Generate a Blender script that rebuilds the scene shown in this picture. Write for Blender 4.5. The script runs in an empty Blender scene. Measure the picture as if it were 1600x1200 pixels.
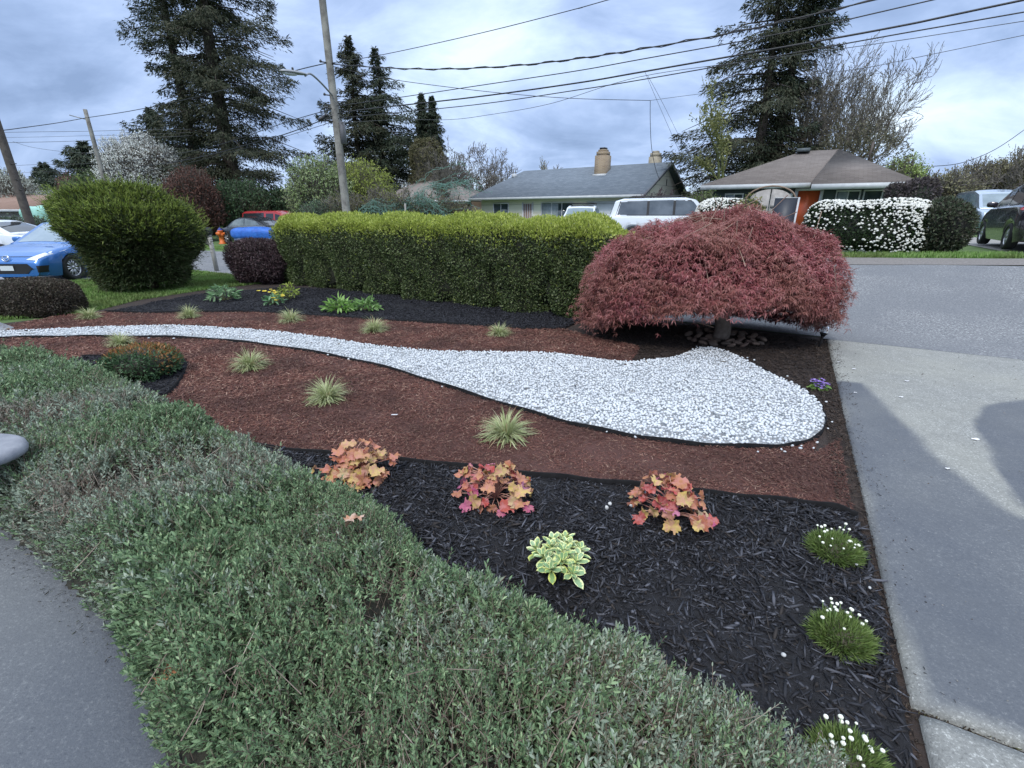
import bpy, math, random
import numpy as np
from mathutils import Vector
from mathutils.bvhtree import BVHTree
from mathutils.geometry import tessellate_polygon
C = bpy.context.scene.collection
rad = math.radians
rng = np.random.default_rng(7)

# ------------------------------------------------------------------ camera model, used to lay the place out
FPX = 732.0; PIT = math.atan(268/732.0); CH = 1.7
cp, sp = math.cos(PIT), math.sin(PIT)
def RAY(px, py):
    cx = (px-800)/FPX; cy = (600-py)/FPX
    return np.array([cx, cp+cy*sp, -sp+cy*cp])
AL = rad(-29.7)
U = np.array([math.cos(AL), math.sin(AL)]); V2 = np.array([-math.sin(AL), math.cos(AL)])
def st(x, y): return x*U[0]+y*U[1], x*V2[0]+y*V2[1]
def xy(s, t): return s*U[0]+t*V2[0], s*U[1]+t*V2[1]
def hgt(x, y):
    s, t = st(x, y)
    k = np.clip((t-8.3)/4.9, 0, 1); k = k*k*(3-2*k)
    return 0.65*np.clip((s+16)/17.0, 0, 1.45)*k
def G(px, py, z=None):                       # the ground under a pixel (z: height above flat garden instead)
    r = RAY(px, py)
    if z is not None:
        t = (z-CH)/r[2]; return r[0]*t, r[1]*t
    t = 0.5
    while t < 400:
        if CH+r[2]*t < hgt(r[0]*t, r[1]*t): break
        t *= 1.004
    return r[0]*t, r[1]*t
def W(px, py, Y):
    r = RAY(px, py); t = Y/r[1]
    return np.array([r[0]*t, Y, CH+r[2]*t])
def onplane(px, py, P0, ud):                 # distance along ud and height where a pixel meets a vertical plane
    r = RAY(px, py); n = np.array([-ud[1], ud[0]])
    t = (P0[0]*n[0]+P0[1]*n[1])/(r[0]*n[0]+r[1]*n[1])
    p = r*t
    return (p[0]-P0[0])*ud[0]+(p[1]-P0[1])*ud[1], CH+p[2]

# ------------------------------------------------------------------ materials
def rgb(c): return (c[0], c[1], c[2], 1)
def newmat(name):
    m = bpy.data.materials.new(name); m.use_nodes = True
    nt = m.node_tree; b = nt.nodes['Principled BSDF']
    return m, nt, b
def N(nt, t, **k):
    n = nt.nodes.new(t)
    for a, v in k.items(): setattr(n, a, v)
    return n
def ramp(nt, fac, cols, interp='LINEAR', pos=None):
    r = N(nt, 'ShaderNodeValToRGB'); e = r.color_ramp; e.interpolation = interp
    while len(e.elements) < len(cols): e.elements.new(0.5)
    for i, c in enumerate(cols):
        e.elements[i].position = pos[i] if pos else i/max(1, len(cols)-1)
    for i, c in enumerate(cols):
        e.elements[i].color = rgb(c)
    nt.links.new(fac, r.inputs[0]); return r.outputs[0]
def mix(nt, f, a, b, mode='MIX'):
    m = N(nt, 'ShaderNodeMix', data_type='RGBA', blend_type=mode)
    for s, v in ((m.inputs[0], f), (m.inputs[6], a), (m.inputs[7], b)):
        if isinstance(v, (int, float)): s.default_value = v
        elif isinstance(v, (tuple, list)): s.default_value = rgb(v)
        else: nt.links.new(v, s)
    return m.outputs[2]
def noise(nt, scale, detail=4, rough=.55, vec=None, coord='Object', dist=0):
    n = N(nt, 'ShaderNodeTexNoise'); n.inputs['Scale'].default_value = scale
    n.inputs['Detail'].default_value = detail; n.inputs['Roughness'].default_value = rough
    n.inputs['Distortion'].default_value = dist
    if vec is None: vec = N(nt, 'ShaderNodeTexCoord').outputs[coord]
    nt.links.new(vec, n.inputs['Vector']); return n.outputs[0]
def bump(nt, b, h, strength=.4, dist=.01):
    n = N(nt, 'ShaderNodeBump'); n.inputs['Strength'].default_value = strength; n.inputs['Distance'].default_value = dist
    nt.links.new(h, n.inputs['Height']); nt.links.new(n.outputs[0], b.inputs['Normal'])
def fol(name, cols, rough=.6, transl=.22, patch=None, pscale=1.5, spec=.3):
    m, nt, b = newmat(name)
    g = N(nt, 'ShaderNodeNewGeometry')
    c = ramp(nt, g.outputs['Random Per Island'], cols)
    if patch:
        n = noise(nt, pscale, 3)
        f = ramp(nt, n, [(0, 0, 0), (1, 1, 1)], pos=[.42, .62])
        c = mix(nt, f, c, mix(nt, .6, c, patch))
    nt.links.new(c, b.inputs['Base Color'])
    b.inputs['Roughness'].default_value = rough; b.inputs['Specular IOR Level'].default_value = spec
    if transl:
        tr = N(nt, 'ShaderNodeBsdfTranslucent'); nt.links.new(c, tr.inputs[0])
        ms = N(nt, 'ShaderNodeMixShader'); ms.inputs[0].default_value = transl
        nt.links.new(b.outputs[0], ms.inputs[1]); nt.links.new(tr.outputs[0], ms.inputs[2])
        nt.links.new(ms.outputs[0], nt.nodes['Material Output'].inputs[0])
    return m
def surf(name, c1, c2=None, scale=5, rough=.7, bmp=0, bscale=None, metal=0, spec=.5, detail=5, coat=0, bd=.01, c3=None, scale3=.6):
    m, nt, b = newmat(name)
    b.inputs['Roughness'].default_value = rough; b.inputs['Metallic'].default_value = metal
    b.inputs['Specular IOR Level'].default_value = spec; b.inputs['Coat Weight'].default_value = coat
    b.inputs['Coat Roughness'].default_value = .05
    c2 = c2 or tuple(x*.85 for x in c1)
    c = ramp(nt, noise(nt, scale, detail), [c1, c2], pos=[.35, .65])
    if c3: c = mix(nt, ramp(nt, noise(nt, scale3, 3), [(0, 0, 0), (1, 1, 1)], pos=[.45, .6]), c, c3)
    nt.links.new(c, b.inputs['Base Color'])
    if bmp: bump(nt, b, noise(nt, bscale or scale*3, 6), bmp, bd)
    return m

# ------------------------------------------------------------------ mesh making
def wloc(o):
    v = np.zeros(3)
    while o is not None: v += np.array(o.location); o = o.parent
    return v
def mk(name, V, F, mat, parent=None, smooth=False, local=False, fm=None, attr=None):
    V = np.asarray(V, dtype=np.float64).reshape(-1, 3)
    if parent is not None and not local: V = V-wloc(parent)
    if isinstance(F, np.ndarray): F = [F]
    me = bpy.data.meshes.new(name)
    me.vertices.add(len(V)); me.vertices.foreach_set('co', V.astype(np.float32).ravel())
    if F and isinstance(F[0], np.ndarray):
        tot = np.concatenate([np.full(len(f), f.shape[1], dtype=np.int32) for f in F])
        idx = np.concatenate([f.ravel() for f in F]).astype(np.int32)
    else:
        tot = np.array([len(f) for f in F], dtype=np.int32); idx = np.array([i for f in F for i in f], dtype=np.int32)
    me.loops.add(len(idx)); me.loops.foreach_set('vertex_index', idx)
    me.polygons.add(len(tot))
    me.polygons.foreach_set('loop_start', np.concatenate([[0], np.cumsum(tot)[:-1]]).astype(np.int32))
    if smooth: me.polygons.foreach_set('use_smooth', np.ones(len(tot), dtype=bool))
    for m in (mat if isinstance(mat, (list, tuple)) else [mat]): me.materials.append(m)
    if fm is not None: me.polygons.foreach_set('material_index', np.asarray(fm, dtype=np.int32))
    if attr is not None:
        a = me.attributes.new('m', 'FLOAT', 'POINT'); a.data.foreach_set('value', np.asarray(attr, dtype=np.float32))
    me.update(calc_edges=True)
    o = bpy.data.objects.new(name, me); C.objects.link(o)
    if parent is not None: o.parent = parent
    return o
def tag(o, label=None, cat=None, group=None, kind=None):
    if label: o['label'] = label
    if cat: o['category'] = cat
    if group: o['group'] = group
    if kind: o['kind'] = kind
    return o
def thing(name, label, cat, loc=(0, 0, 0), rz=0, group=None):
    o = bpy.data.objects.new(name, None); C.objects.link(o); o.empty_display_size = .1
    o.location = loc; o.rotation_euler = (0, 0, rz)
    return tag(o, label, cat, group)
def copy_tree(o, parent=None):
    c = o.copy(); C.objects.link(c)
    if parent is not None: c.parent = parent
    for ch in [x for x in bpy.data.objects if x.parent == o]: copy_tree(ch, c)
    return c
class MB:
    def __init__(s): s.V = []; s.F = []; s.n = 0; s.M = []
    def add(s, V, F, m=0):
        V = np.asarray(V, dtype=float).reshape(-1, 3)
        s.V.append(V); s.F += [tuple(int(i)+s.n for i in f) for f in F]; s.M += [m]*len(F); s.n += len(V); return s
    def box(s, x0, x1, y0, y1, z0, z1, m=0):
        V = [(x, y, z) for z in (z0, z1) for x, y in ((x0, y0), (x1, y0), (x1, y1), (x0, y1))]
        return s.add(V, [(3, 2, 1, 0), (4, 5, 6, 7), (0, 1, 5, 4), (1, 2, 6, 5), (2, 3, 7, 6), (3, 0, 4, 7)], m)
    def obox(s, o, a, b, c, m=0):            # box from a corner and three edge vectors
        o, a, b, c = map(lambda q: np.array(q, float), (o, a, b, c))
        V = [o, o+a, o+a+b, o+b, o+c, o+a+c, o+a+b+c, o+b+c]
        return s.add(V, [(3, 2, 1, 0), (4, 5, 6, 7), (0, 1, 5, 4), (1, 2, 6, 5), (2, 3, 7, 6), (3, 0, 4, 7)], m)
    def tube(s, pts, r, k=8, m=0, cap=True):
        pts = np.array(pts, float); n = len(pts); r = np.broadcast_to(np.array(r, float), (n,))
        d = np.gradient(pts, axis=0); d /= np.linalg.norm(d, axis=1)[:, None]+1e-9
        ref = np.array([0, 0, 1.]) if abs(d[0][2]) < .9 else np.array([1., 0, 0])
        V = []; 
        for i in range(n):
            a = np.cross(d[i], ref); a /= np.linalg.norm(a)+1e-9; b = np.cross(a, d[i]); 
            for j in range(k):
                t = 2*math.pi*j/k; V.append(pts[i]+r[i]*(a*math.cos(t)+b*math.sin(t)))
        F = [(i*k+j, i*k+(j+1) % k, (i+1)*k+(j+1) % k, (i+1)*k+j) for i in range(n-1) for j in range(k)]
        if cap: F += [tuple(range(k))[::-1], tuple(range((n-1)*k, n*k))]
        return s.add(V, F, m)
    def lathe(s, prof, c=(0, 0, 0), axis=2, k=20, m=0):
        V = []
        for r, z in prof:
            for j in range(k):
                t = 2*math.pi*j/k; v = [r*math.cos(t), r*math.sin(t), z]
                if axis == 1: v = [v[0], z, v[1]]
                if axis == 0: v = [z, v[0], v[1]]
                V.append(np.array(v)+np.array(c))
        n = len(prof)
        F = [(i*k+j, i*k+(j+1) % k, (i+1)*k+(j+1) % k, (i+1)*k+j) for i in range(n-1) for j in range(k)]
        return s.add(V, F, m)
    def build(s, name, mat, parent=None, smooth=False, local=False, kind=None):
        o = mk(name, np.concatenate(s.V), s.F, mat, parent, smooth, local, fm=s.M)
        if kind: o['kind'] = kind
        return o
def bevel(o, w=.01, seg=2):
    m = o.modifiers.new('b', 'BEVEL'); m.width = w; m.segments = seg; m.limit_method = 'ANGLE'; return o

def unit(a): return a/(np.linalg.norm(a, axis=-1, keepdims=True)+1e-9)
def rv(n, r=None): return unit((r or rng).normal(size=(n, 3)))
def nz(P, f, seed=0, oct=2):
    r = np.random.default_rng(seed); out = 0; a = 1; tot = 0
    for o in range(oct):
        for k in range(4):
            w = r.normal(size=P.shape[-1])*f*(2**o); out = out+a*np.sin(P@w+r.uniform(0, 6.28)); tot += a*.7
        a *= .5
    return out/tot
def leaves(P, D, Nn, L, Wd, kind='d', fold=.15, droop=.12):
    n = len(P); L = np.broadcast_to(L, (n,))[:, None]; Wd = np.broadcast_to(Wd, (n,))[:, None]
    D = unit(D); S = unit(np.cross(D, Nn)); Z = np.cross(S, D)
    if kind == 'd':
        V = np.stack([P, P+D*L*.45+S*Wd*.5+Z*Wd*fold, P+D*L-Z*L*droop, P+D*L*.45-S*Wd*.5+Z*Wd*fold], 1)
        F = np.arange(4*n).reshape(n, 4)
    else:
        V = np.stack([P, P+D*L*.3+S*Wd*.42+Z*Wd*fold, P+D*L*.68+S*Wd*.4+Z*Wd*fold-Z*L*droop*.4, P+D*L-Z*L*droop,
                      P+D*L*.68-S*Wd*.4+Z*Wd*fold-Z*L*droop*.4, P+D*L*.3-S*Wd*.42+Z*Wd*fold], 1)
        b = (np.arange(n)*6)[:, None]
        F = np.concatenate([b+np.array([0, 1, 2, 3]), b+np.array([0, 3, 4, 5])])
    return V.reshape(-1, 3), F
def prisms(P0, P1, r0, r1, k=3):
    n = len(P0); D = unit(P1-P0); ref = np.where(np.abs(D[:, 2:3]) < .9, np.array([[0, 0, 1.]]), np.array([[1., 0, 0]]))
    A = unit(np.cross(D, ref)); B = np.cross(A, D)
    r0 = np.broadcast_to(r0, (n,))[:, None]; r1 = np.broadcast_to(r1, (n,))[:, None]
    ring = [A*math.cos(2*math.pi*j/k)+B*math.sin(2*math.pi*j/k) for j in range(k)]
    V = np.stack([P0+r0*q for q in ring]+[P1+r1*q for q in ring], 1).reshape(-1, 3)
    b = (np.arange(n)*2*k)[:, None]
    F = np.concatenate([b+np.array([j, (j+1) % k, k+(j+1) % k, k+j]) for j in range(k)])
    return V, F
def spindles(P, D, L, Wd, flat=.35):
    n = len(P); D = unit(D); L = L[:, None]; Wd = Wd[:, None]
    S = unit(np.cross(D, np.array([[0, 0, 1.]])+rng.normal(size=(n, 3))*.35)); Z = np.cross(S, D)
    a = P-D*L*.5; b = P+D*L*.5
    V = np.stack([a-S*Wd*.25, a+S*Wd*.25, P+S*Wd*.5, P+Z*Wd*flat, P-S*Wd*.5, P-Z*Wd*flat, b+S*Wd*.25, b-S*Wd*.25], 1).reshape(-1, 3)
    o = (np.arange(n)*8)[:, None]
    F4 = np.concatenate([o+np.array(q) for q in ([0, 1, 3, 3], )])
    tris = [(0, 1, 3), (1, 2, 3), (0, 3, 4), (3, 2, 6), (3, 6, 7), (3, 7, 4), (0, 5, 1), (1, 5, 2), (0, 4, 5), (5, 6, 2), (5, 7, 6), (5, 4, 7)]
    F = np.concatenate([o+np.array(q) for q in tris])
    return V, F
def inpoly(x, y, poly):
    poly = np.asarray(poly); c = np.zeros(len(x), bool); n = len(poly)
    for i in range(n):
        x0, y0 = poly[i]; x1, y1 = poly[(i+1) % n]
        m = ((y0 > y) != (y1 > y)) & (x < (x1-x0)*(y-y0)/((y1-y0) or 1e-9)+x0); c ^= m
    return c
def pdist(x, y, poly, closed=True):
    poly = np.asarray(poly); d = np.full(len(x), 1e9); n = len(poly)
    for i in range(n if closed else n-1):
        a = poly[i]; b = poly[(i+1) % n]; e = b-a
        t = np.clip(((x-a[0])*e[0]+(y-a[1])*e[1])/(e@e+1e-12), 0, 1)
        d = np.minimum(d, np.hypot(x-a[0]-t*e[0], y-a[1]-t*e[1]))
    return d
def inpts(poly, n, r=None):
    r = r or rng; poly = np.asarray(poly); lo = poly.min(0); hi = poly.max(0); X = []; k = 0
    while k < n:
        q = r.uniform(lo, hi, size=(n*2, 2)); q = q[inpoly(q[:, 0], q[:, 1], poly)]; X.append(q); k += len(q)
    return np.concatenate(X)[:n]
def cat_(parts):                              # join (V,F) pieces with the same face size
    Vs = []; Fs = []; n = 0
    for V, F in parts: Vs.append(V); Fs.append(F+n); n += len(V)
    return np.concatenate(Vs), np.concatenate(Fs)
def rot2(P, a):
    c, s = math.cos(a), math.sin(a); Q = P.copy(); Q[:, 0] = P[:, 0]*c-P[:, 1]*s; Q[:, 1] = P[:, 0]*s+P[:, 1]*c; return Q
def sblob(center, R, n, ex=2.2, rot=0, amp=.1, f=2.5, seed=1, zmin=-.95):
    """random points and outward normals on a lumpy rounded box"""
    R = np.array(R, float); r = np.random.default_rng(seed+99)
    ar = np.array([R[1]*R[2], R[0]*R[2], R[0]*R[1]]); ax = r.choice(3, size=n, p=ar/ar.sum())
    q = r.uniform(-1, 1, size=(n, 3)); q[np.arange(n), ax] = np.sign(r.uniform(-1, 1, n))
    q /= ((np.abs(q)**ex).sum(1)**(1/ex))[:, None]
    nn = unit(np.sign(q)*np.abs(q)**(ex-1)/R)
    P = q*R; d = nz(P, f, seed)
    P = P+nn*(amp*d)[:, None]
    keep = q[:, 2] > zmin
    P, nn = P[keep], nn[keep]
    return rot2(P, rot)+np.array(center), rot2(nn, rot), d[keep]
def hull(center, R, ex=2.2, rot=0, amp=.1, f=2.5, seed=1, scale=.9, k=14):
    V = []; F = []; R = np.array(R, float); g = np.linspace(-1, 1, k); n = 0
    for a in range(3):
        for sgn in (-1, 1):
            A, B = np.meshgrid(g, g, indexing='ij'); q = np.zeros((k*k, 3)); q[:, a] = sgn
            q[:, (a+1) % 3] = A.ravel(); q[:, (a+2) % 3] = B.ravel()
            q /= ((np.abs(q)**ex).sum(1)**(1/ex))[:, None]; nn = unit(np.sign(q)*np.abs(q)**(ex-1)/R)
            P = q*R; P = P+nn*(amp*nz(P, f, seed))[:, None]; P = P*scale
            i = np.arange(k*k).reshape(k, k); f_ = np.stack([i[:-1, :-1], i[1:, :-1], i[1:, 1:], i[:-1, 1:]], -1).reshape(-1, 4)
            if sgn < 0: f_ = f_[:, ::-1]
            V.append(P); F.append(f_+n); n += k*k
    return rot2(np.concatenate(V), rot)+np.array(center), np.concatenate(F)
def blobleaves(center, R, n, L, Wd, ex=2.2, rot=0, amp=.1, f=2.5, seed=1, inward=.12, out=1., rnd=.7, up=.3, kind='d', zmin=-.95):
    P, nn, d = sblob(center, R, n, ex, rot, amp, f, seed, zmin)
    m = len(P); r = np.random.default_rng(seed+5)
    P = P-nn*(np.abs(r.normal(size=m))*inward)[:, None]
    D = unit(nn*out+r.normal(size=(m, 3))*rnd+np.array([0, 0, up]))
    No = unit(nn+r.normal(size=(m, 3))*.6)
    return leaves(P, D, No, L*r.uniform(.65, 1.3, m), Wd*r.uniform(.7, 1.3, m), kind), P, nn
# ------------------------------------------------------------------ camera, sky, sun
S = bpy.context.scene
cam = bpy.data.objects.new('camera', bpy.data.cameras.new('camera')); C.objects.link(cam); S.camera = cam
cam.location = (0, 0, CH); cam.rotation_euler = (rad(90)-PIT, 0, 0)
cam.data.sensor_width = 36; cam.data.lens = FPX/1600*36; cam.data.clip_end = 3000; cam.data.clip_start = .05
S.view_settings.view_transform = 'Standard'; S.view_settings.look = 'None'; S.view_settings.exposure = 0.48
SUN_EL, SUN_AZ = rad(52), rad(200)
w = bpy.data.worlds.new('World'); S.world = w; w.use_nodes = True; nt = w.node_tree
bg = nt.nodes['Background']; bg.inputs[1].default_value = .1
sky = N(nt, 'ShaderNodeTexSky', sky_type='NISHITA'); sky.sun_disc = False; sky.sun_elevation = SUN_EL; sky.sun_rotation = SUN_AZ
tc = N(nt, 'ShaderNodeTexCoord'); sx = N(nt, 'ShaderNodeSeparateXYZ'); nt.links.new(tc.outputs['Generated'], sx.inputs[0])
def mth(op, a, b=None, clamp=False):
    m = N(nt, 'ShaderNodeMath', operation=op, use_clamp=clamp)
    for i, v in enumerate((a, b)):
        if v is None: continue
        if isinstance(v, (int, float)): m.inputs[i].default_value = v
        else: nt.links.new(v, m.inputs[i])
    return m.outputs[0]
zz = mth('ADD', mth('MAXIMUM', sx.outputs[2], 0.0), .42)
cv = N(nt, 'ShaderNodeCombineXYZ'); nt.links.new(mth('DIVIDE', sx.outputs[0], zz), cv.inputs[0]); nt.links.new(mth('DIVIDE', sx.outputs[1], zz), cv.inputs[1])
mp = N(nt, 'ShaderNodeMapping'); mp.inputs['Rotation'].default_value = (0, 0, rad(-24)); mp.inputs['Scale'].default_value = (.95, 1.35, 1); mp.inputs['Location'].default_value = (3.1, 1.7, 0)
nt.links.new(cv.outputs[0], mp.inputs[0])
n1 = noise(nt, .95, 7, .56, mp.outputs[0], dist=.35); n2 = noise(nt, 3.0, 7, .6, mp.outputs[0], dist=.5)
n = mth('ADD', mth('MULTIPLY', n1, .68), mth('MULTIPLY', n2, .32))
cc = ramp(nt, n, [(.21, .30, .49), (.30, .41, .64), (.40, .52, .77), (.54, .68, .89), (.72, .84, .97)], pos=[.35, .43, .49, .56, .64])
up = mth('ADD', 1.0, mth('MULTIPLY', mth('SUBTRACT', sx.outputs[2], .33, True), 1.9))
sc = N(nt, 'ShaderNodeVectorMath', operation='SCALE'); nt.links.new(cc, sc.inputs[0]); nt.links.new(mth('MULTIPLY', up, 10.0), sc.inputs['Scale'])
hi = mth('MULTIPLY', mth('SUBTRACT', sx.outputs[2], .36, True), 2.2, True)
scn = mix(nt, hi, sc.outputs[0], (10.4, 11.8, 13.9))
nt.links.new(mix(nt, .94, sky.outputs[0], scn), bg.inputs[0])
sl = bpy.data.lights.new('sun', 'SUN'); sl.energy = 1.5; sl.angle = rad(14); sl.color = (1, .96, .9)
so = bpy.data.objects.new('sun', sl); C.objects.link(so)
so.rotation_euler = (rad(90)-SUN_EL, 0, math.pi-SUN_AZ)

# ------------------------------------------------------------------ ground
m_grass = surf('lawn_soil', (.06, .11, .03), (.10, .16, .045), 3, .95, .3, 60)
m_soil = surf('soil', (.045, .030, .024), (.024, .017, .015), 9, .95, .6, 90, bd=.02)
m_red = surf('red_mulch_base', (.06, .025, .020), (.11, .045, .035), 55, .95, .8, 130, bd=.02)
m_blk = surf('black_mulch_base', (.005, .005, .007), (.013, .013, .016), 50, .95, .8, 110, bd=.02)
m_white = surf('gravel_base', (.44, .46, .48), (.34, .35, .36), 60, .9, .8, 90)
m_asph0 = surf('asphalt', (.10, .105, .11), (.27, .275, .275), 30, .85, .6, 90, c3=(.175, .185, .20), bd=.008, detail=9)
m_should = surf('shoulder', (.13, .12, .11), (.22, .2, .19), 30, .95, .6, 80)
m_asph, nt_, b_a = newmat('asphalt')
c_ = ramp(nt_, noise(nt_, 42, 6, .8), [(.05, .052, .058), (.15, .155, .163), (.185, .19, .197), (.46, .465, .47)], pos=[.36, .46, .54, .64])
c_ = mix(nt_, ramp(nt_, noise(nt_, .7, 5), [(0, 0, 0), (.6, .6, .6)], pos=[.42, .62]), c_, (.135, .142, .155))
nt_.links.new(c_, b_a.inputs['Base Color']); b_a.inputs['Roughness'].default_value = .8; b_a.inputs['Specular IOR Level'].default_value = .25; bump(nt_, b_a, noise(nt_, 90, 4), .4, .004)
def grid_sheet(name, s0, s1, t0, t1, dz, mat, ds=1., kind='structure', wob=0):
    ns = max(2, int((s1-s0)/ds)+1); ntt = max(2, int((t1-t0)/min(ds, .7))+1)
    A, B = np.meshgrid(np.linspace(s0, s1, ns), np.linspace(t0, t1, ntt), indexing='ij')
    if wob:
        e = np.stack([A.ravel(), A.ravel()*0], 1); k = (wob*nz(e, 1.3, 5)).reshape(A.shape)
        B = B+k*(2*(B-t0)/(t1-t0)-1)
    X, Y = xy(A, B); Z = hgt(X, Y)+dz
    i = np.arange(ns*ntt).reshape(ns, ntt); F = np.stack([i[:-1, :-1], i[1:, :-1], i[1:, 1:], i[:-1, 1:]], -1).reshape(-1, 4)
    return tag(mk(name, np.stack([X, Y, Z], -1).reshape(-1, 3), F, mat), kind=kind)
def axis(a, b, fine0, fine1, f):
    q = list(np.arange(fine0, fine1+1e-6, f)); x = fine1; d = f
    while x < b: d *= 1.35; x += d; q.append(min(x, b))
    x = fine0; d = f
    while x > a: d *= 1.35; x -= d; q.insert(0, max(x, a))
    return np.array(q)
ga, gb = axis(-900, 900, -34, 34, .8), axis(-300, 1200, 6, 40, .5)
A, B = np.meshgrid(ga, gb, indexing='ij'); X, Y = xy(A, B)
far = np.clip((np.hypot(X, Y)-60)/600, 0, 1)
i = np.arange(A.size).reshape(A.shape)
tag(mk('ground', np.stack([X, Y, hgt(X, Y)-.002-far*1.0], -1).reshape(-1, 3), np.stack([i[:-1, :-1], i[1:, :-1], i[1:, 1:], i[:-1, 1:]], -1).reshape(-1, 4), m_grass), kind='structure')
grid_sheet('street', -90, 45, 8.0, 12.75, .012, m_asph, wob=.12)
grid_sheet('gravel_shoulder', -3.6, 24, 12.65, 14.2, .016, m_should, .5, wob=.15)
grid_sheet('gravel_drive', 4.6, 14, 13.9, 24, .010, surf('gravel_drive', (.2, .19, .18), (.30, .29, .28), 40, .95, .5, 70), .5, wob=.1)
grid_sheet('parking_pad', -9.5, -1.2, 13.2, 25, .020, surf('pad_concrete', (.3, .3, .3), (.24, .24, .24), 3, .85), .6)
grid_sheet('left_drive', -26, -16.2, 2.2, 8.05, .018, surf('drive_concrete', (.25, .26, .27), (.2, .2, .22), 3, .85), .6)

def wetfield(X, Y):
    x, y = X.ravel(), Y.ravel(); f = 0
    w1 = [G(*q, 0) for q in [(1303, 600), (1345, 605), (1375, 635), (1400, 665), (1440, 695), (1480, 735), (1510, 760), (1530, 775), (1560, 800), (1585, 815), (1640, 830), (1900, 900), (1900, 1250), (1440, 1120), (1400, 1010), (1368, 850), (1335, 740), (1312, 640)]]
    w2 = [G(*q, 0) for q in [(2300, 600), (1640, 628), (1560, 635), (1535, 645), (1520, 664), (1535, 695), (1548, 720), (1553, 745), (1562, 778), (1585, 803), (1640, 820), (2300, 840)]]
    P = np.stack([x, y], 1)
    for wp, s in ((w1, .035), (w2, .02)):
        d = pdist(x, y, wp)*np.where(inpoly(x, y, wp), 1, -1)+.05*nz(P, 3.6, 3, 4)
        f = np.maximum(f, np.clip(d/s*.5+.5, 0, 1))
    return f*np.clip(.92+.22*nz(P, 2.1, 13, 4), .5, 1)
def slabmat(name, base, dark):
    m, nt, b = newmat(name)
    at = N(nt, 'ShaderNodeAttribute', attribute_name='m')
    sp_ = noise(nt, 75, 5, .85); md = noise(nt, 7, 5, .6); lg = noise(nt, 1.1, 5)
    c = ramp(nt, sp_, [tuple(v*.5 for v in base), base, base, tuple(min(1, v*2.2) for v in base)], pos=[.36, .45, .55, .62])
    c = mix(nt, ramp(nt, md, [(0, 0, 0), (.45, .45, .45)], pos=[.35, .75]), c, tuple(v*.6 for v in base))
    c = mix(nt, ramp(nt, lg, [(0, 0, 0), (.35, .35, .35)], pos=[.4, .7]), c, (base[0]*1.25, base[1]*1.22, base[2]*1.1))
    cw = mix(nt, .78, c, dark)
    c = mix(nt, at.outputs['Fac'], c, cw)
    nt.links.new(c, b.inputs['Base Color']); b.inputs['Specular IOR Level'].default_value = .25
    r = N(nt, 'ShaderNodeMapRange'); nt.links.new(at.outputs['Fac'], r.inputs[0]); r.inputs[3].default_value = .85; r.inputs[4].default_value = .62
    nt.links.new(r.outputs[0], b.inputs['Roughness'])
    bump(nt, b, noise(nt, 120, 4), .6, .006)
    return m
m_conc = slabmat('driveway_concrete', (.245, .248, .235), (.050, .060, .084))
def slab(name, s0, s1, t0, t1, step=.05, wet=True):
    ns = int((s1-s0)/step)+1; n2 = int((t1-t0)/step)+1
    A, B = np.meshgrid(np.linspace(s0, s1, ns), np.linspace(t0, t1, n2), indexing='ij')
    X, Y = xy(A, B); i = np.arange(ns*n2).reshape(ns, n2)
    Z = np.full(X.shape, .045); Z[0] -= .01; Z[:, 0] -= .008; Z[-1] -= .01; Z[:, -1] -= .008
    V = np.stack([X, Y, Z], -1).reshape(-1, 3)
    F = np.stack([i[:-1, :-1], i[1:, :-1], i[1:, 1:], i[:-1, 1:]], -1).reshape(-1, 4)
    ring = np.concatenate([i[:, 0], i[-1, 1:], i[-2::-1, -1], i[0, -2:0:-1]]); k = len(ring); lo = V[ring].copy(); lo[:, 2] = -.05
    F2 = np.stack([ring, V.shape[0]+np.arange(k), V.shape[0]+(np.arange(k)+1) % k, np.roll(ring, -1)], -1)
    att = wetfield(X, Y) if wet is True else np.clip(wet+.25*nz(V[:, :2], 1.2, 8, 3), 0, 1)
    V = np.concatenate([V, lo]); att = np.concatenate([att, np.zeros(k)])
    return tag(mk(name, V, np.concatenate([F, F2]), m_conc, attr=att), kind='structure')
slab('driveway', .67, 11, 1.76, 7.72, .04)
slab('driveway', .685, 9, -3, 1.722, .05, .25)
m_apron = grid_sheet('driveway_apron', .62, 12, 7.76, 8.3, .030, m_asph, .5)
slab('walkway', -5.6, .2, -2.2, .64, .05, .95)
wp = [G(-260, 520, 0), G(-200, 497, 0), G(-5, 505, 0), G(23, 515, 0), G(0, 522, 0)]
def sheet(name, poly, z, mat, kind='structure', th=.0):
    t = tessellate_polygon([[Vector((p[0], p[1], 0)) for p in poly]])
    V = [(p[0], p[1], z) for p in poly]; F = [tuple(f) for f in t]
    a = np.array(poly); sg = sum(a[i][0]*a[(i+1) % len(a)][1]-a[(i+1) % len(a)][0]*a[i][1] for i in range(len(a)))
    def nrm(f): p, q, r = (np.array(V[k]) for k in f); return np.cross(q-p, r-p)[2]
    F = [f if nrm(f) > 0 else f[::-1] for f in F]
    if th:
        n = len(V); V += [(x, y, z-th) for x, y, _ in V]
        F += [(i, i+n, (i+1) % n+n, (i+1) % n) if sg > 0 else (i, (i+1) % n, (i+1) % n+n, i+n) for i in range(n)]
    return tag(mk(name, V, F, mat), kind=kind)
sheet('path', wp, .04, surf('path_concrete', (.36, .37, .38), (.3, .3, .32), 8, .85, .2, 90), th=.06)
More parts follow.
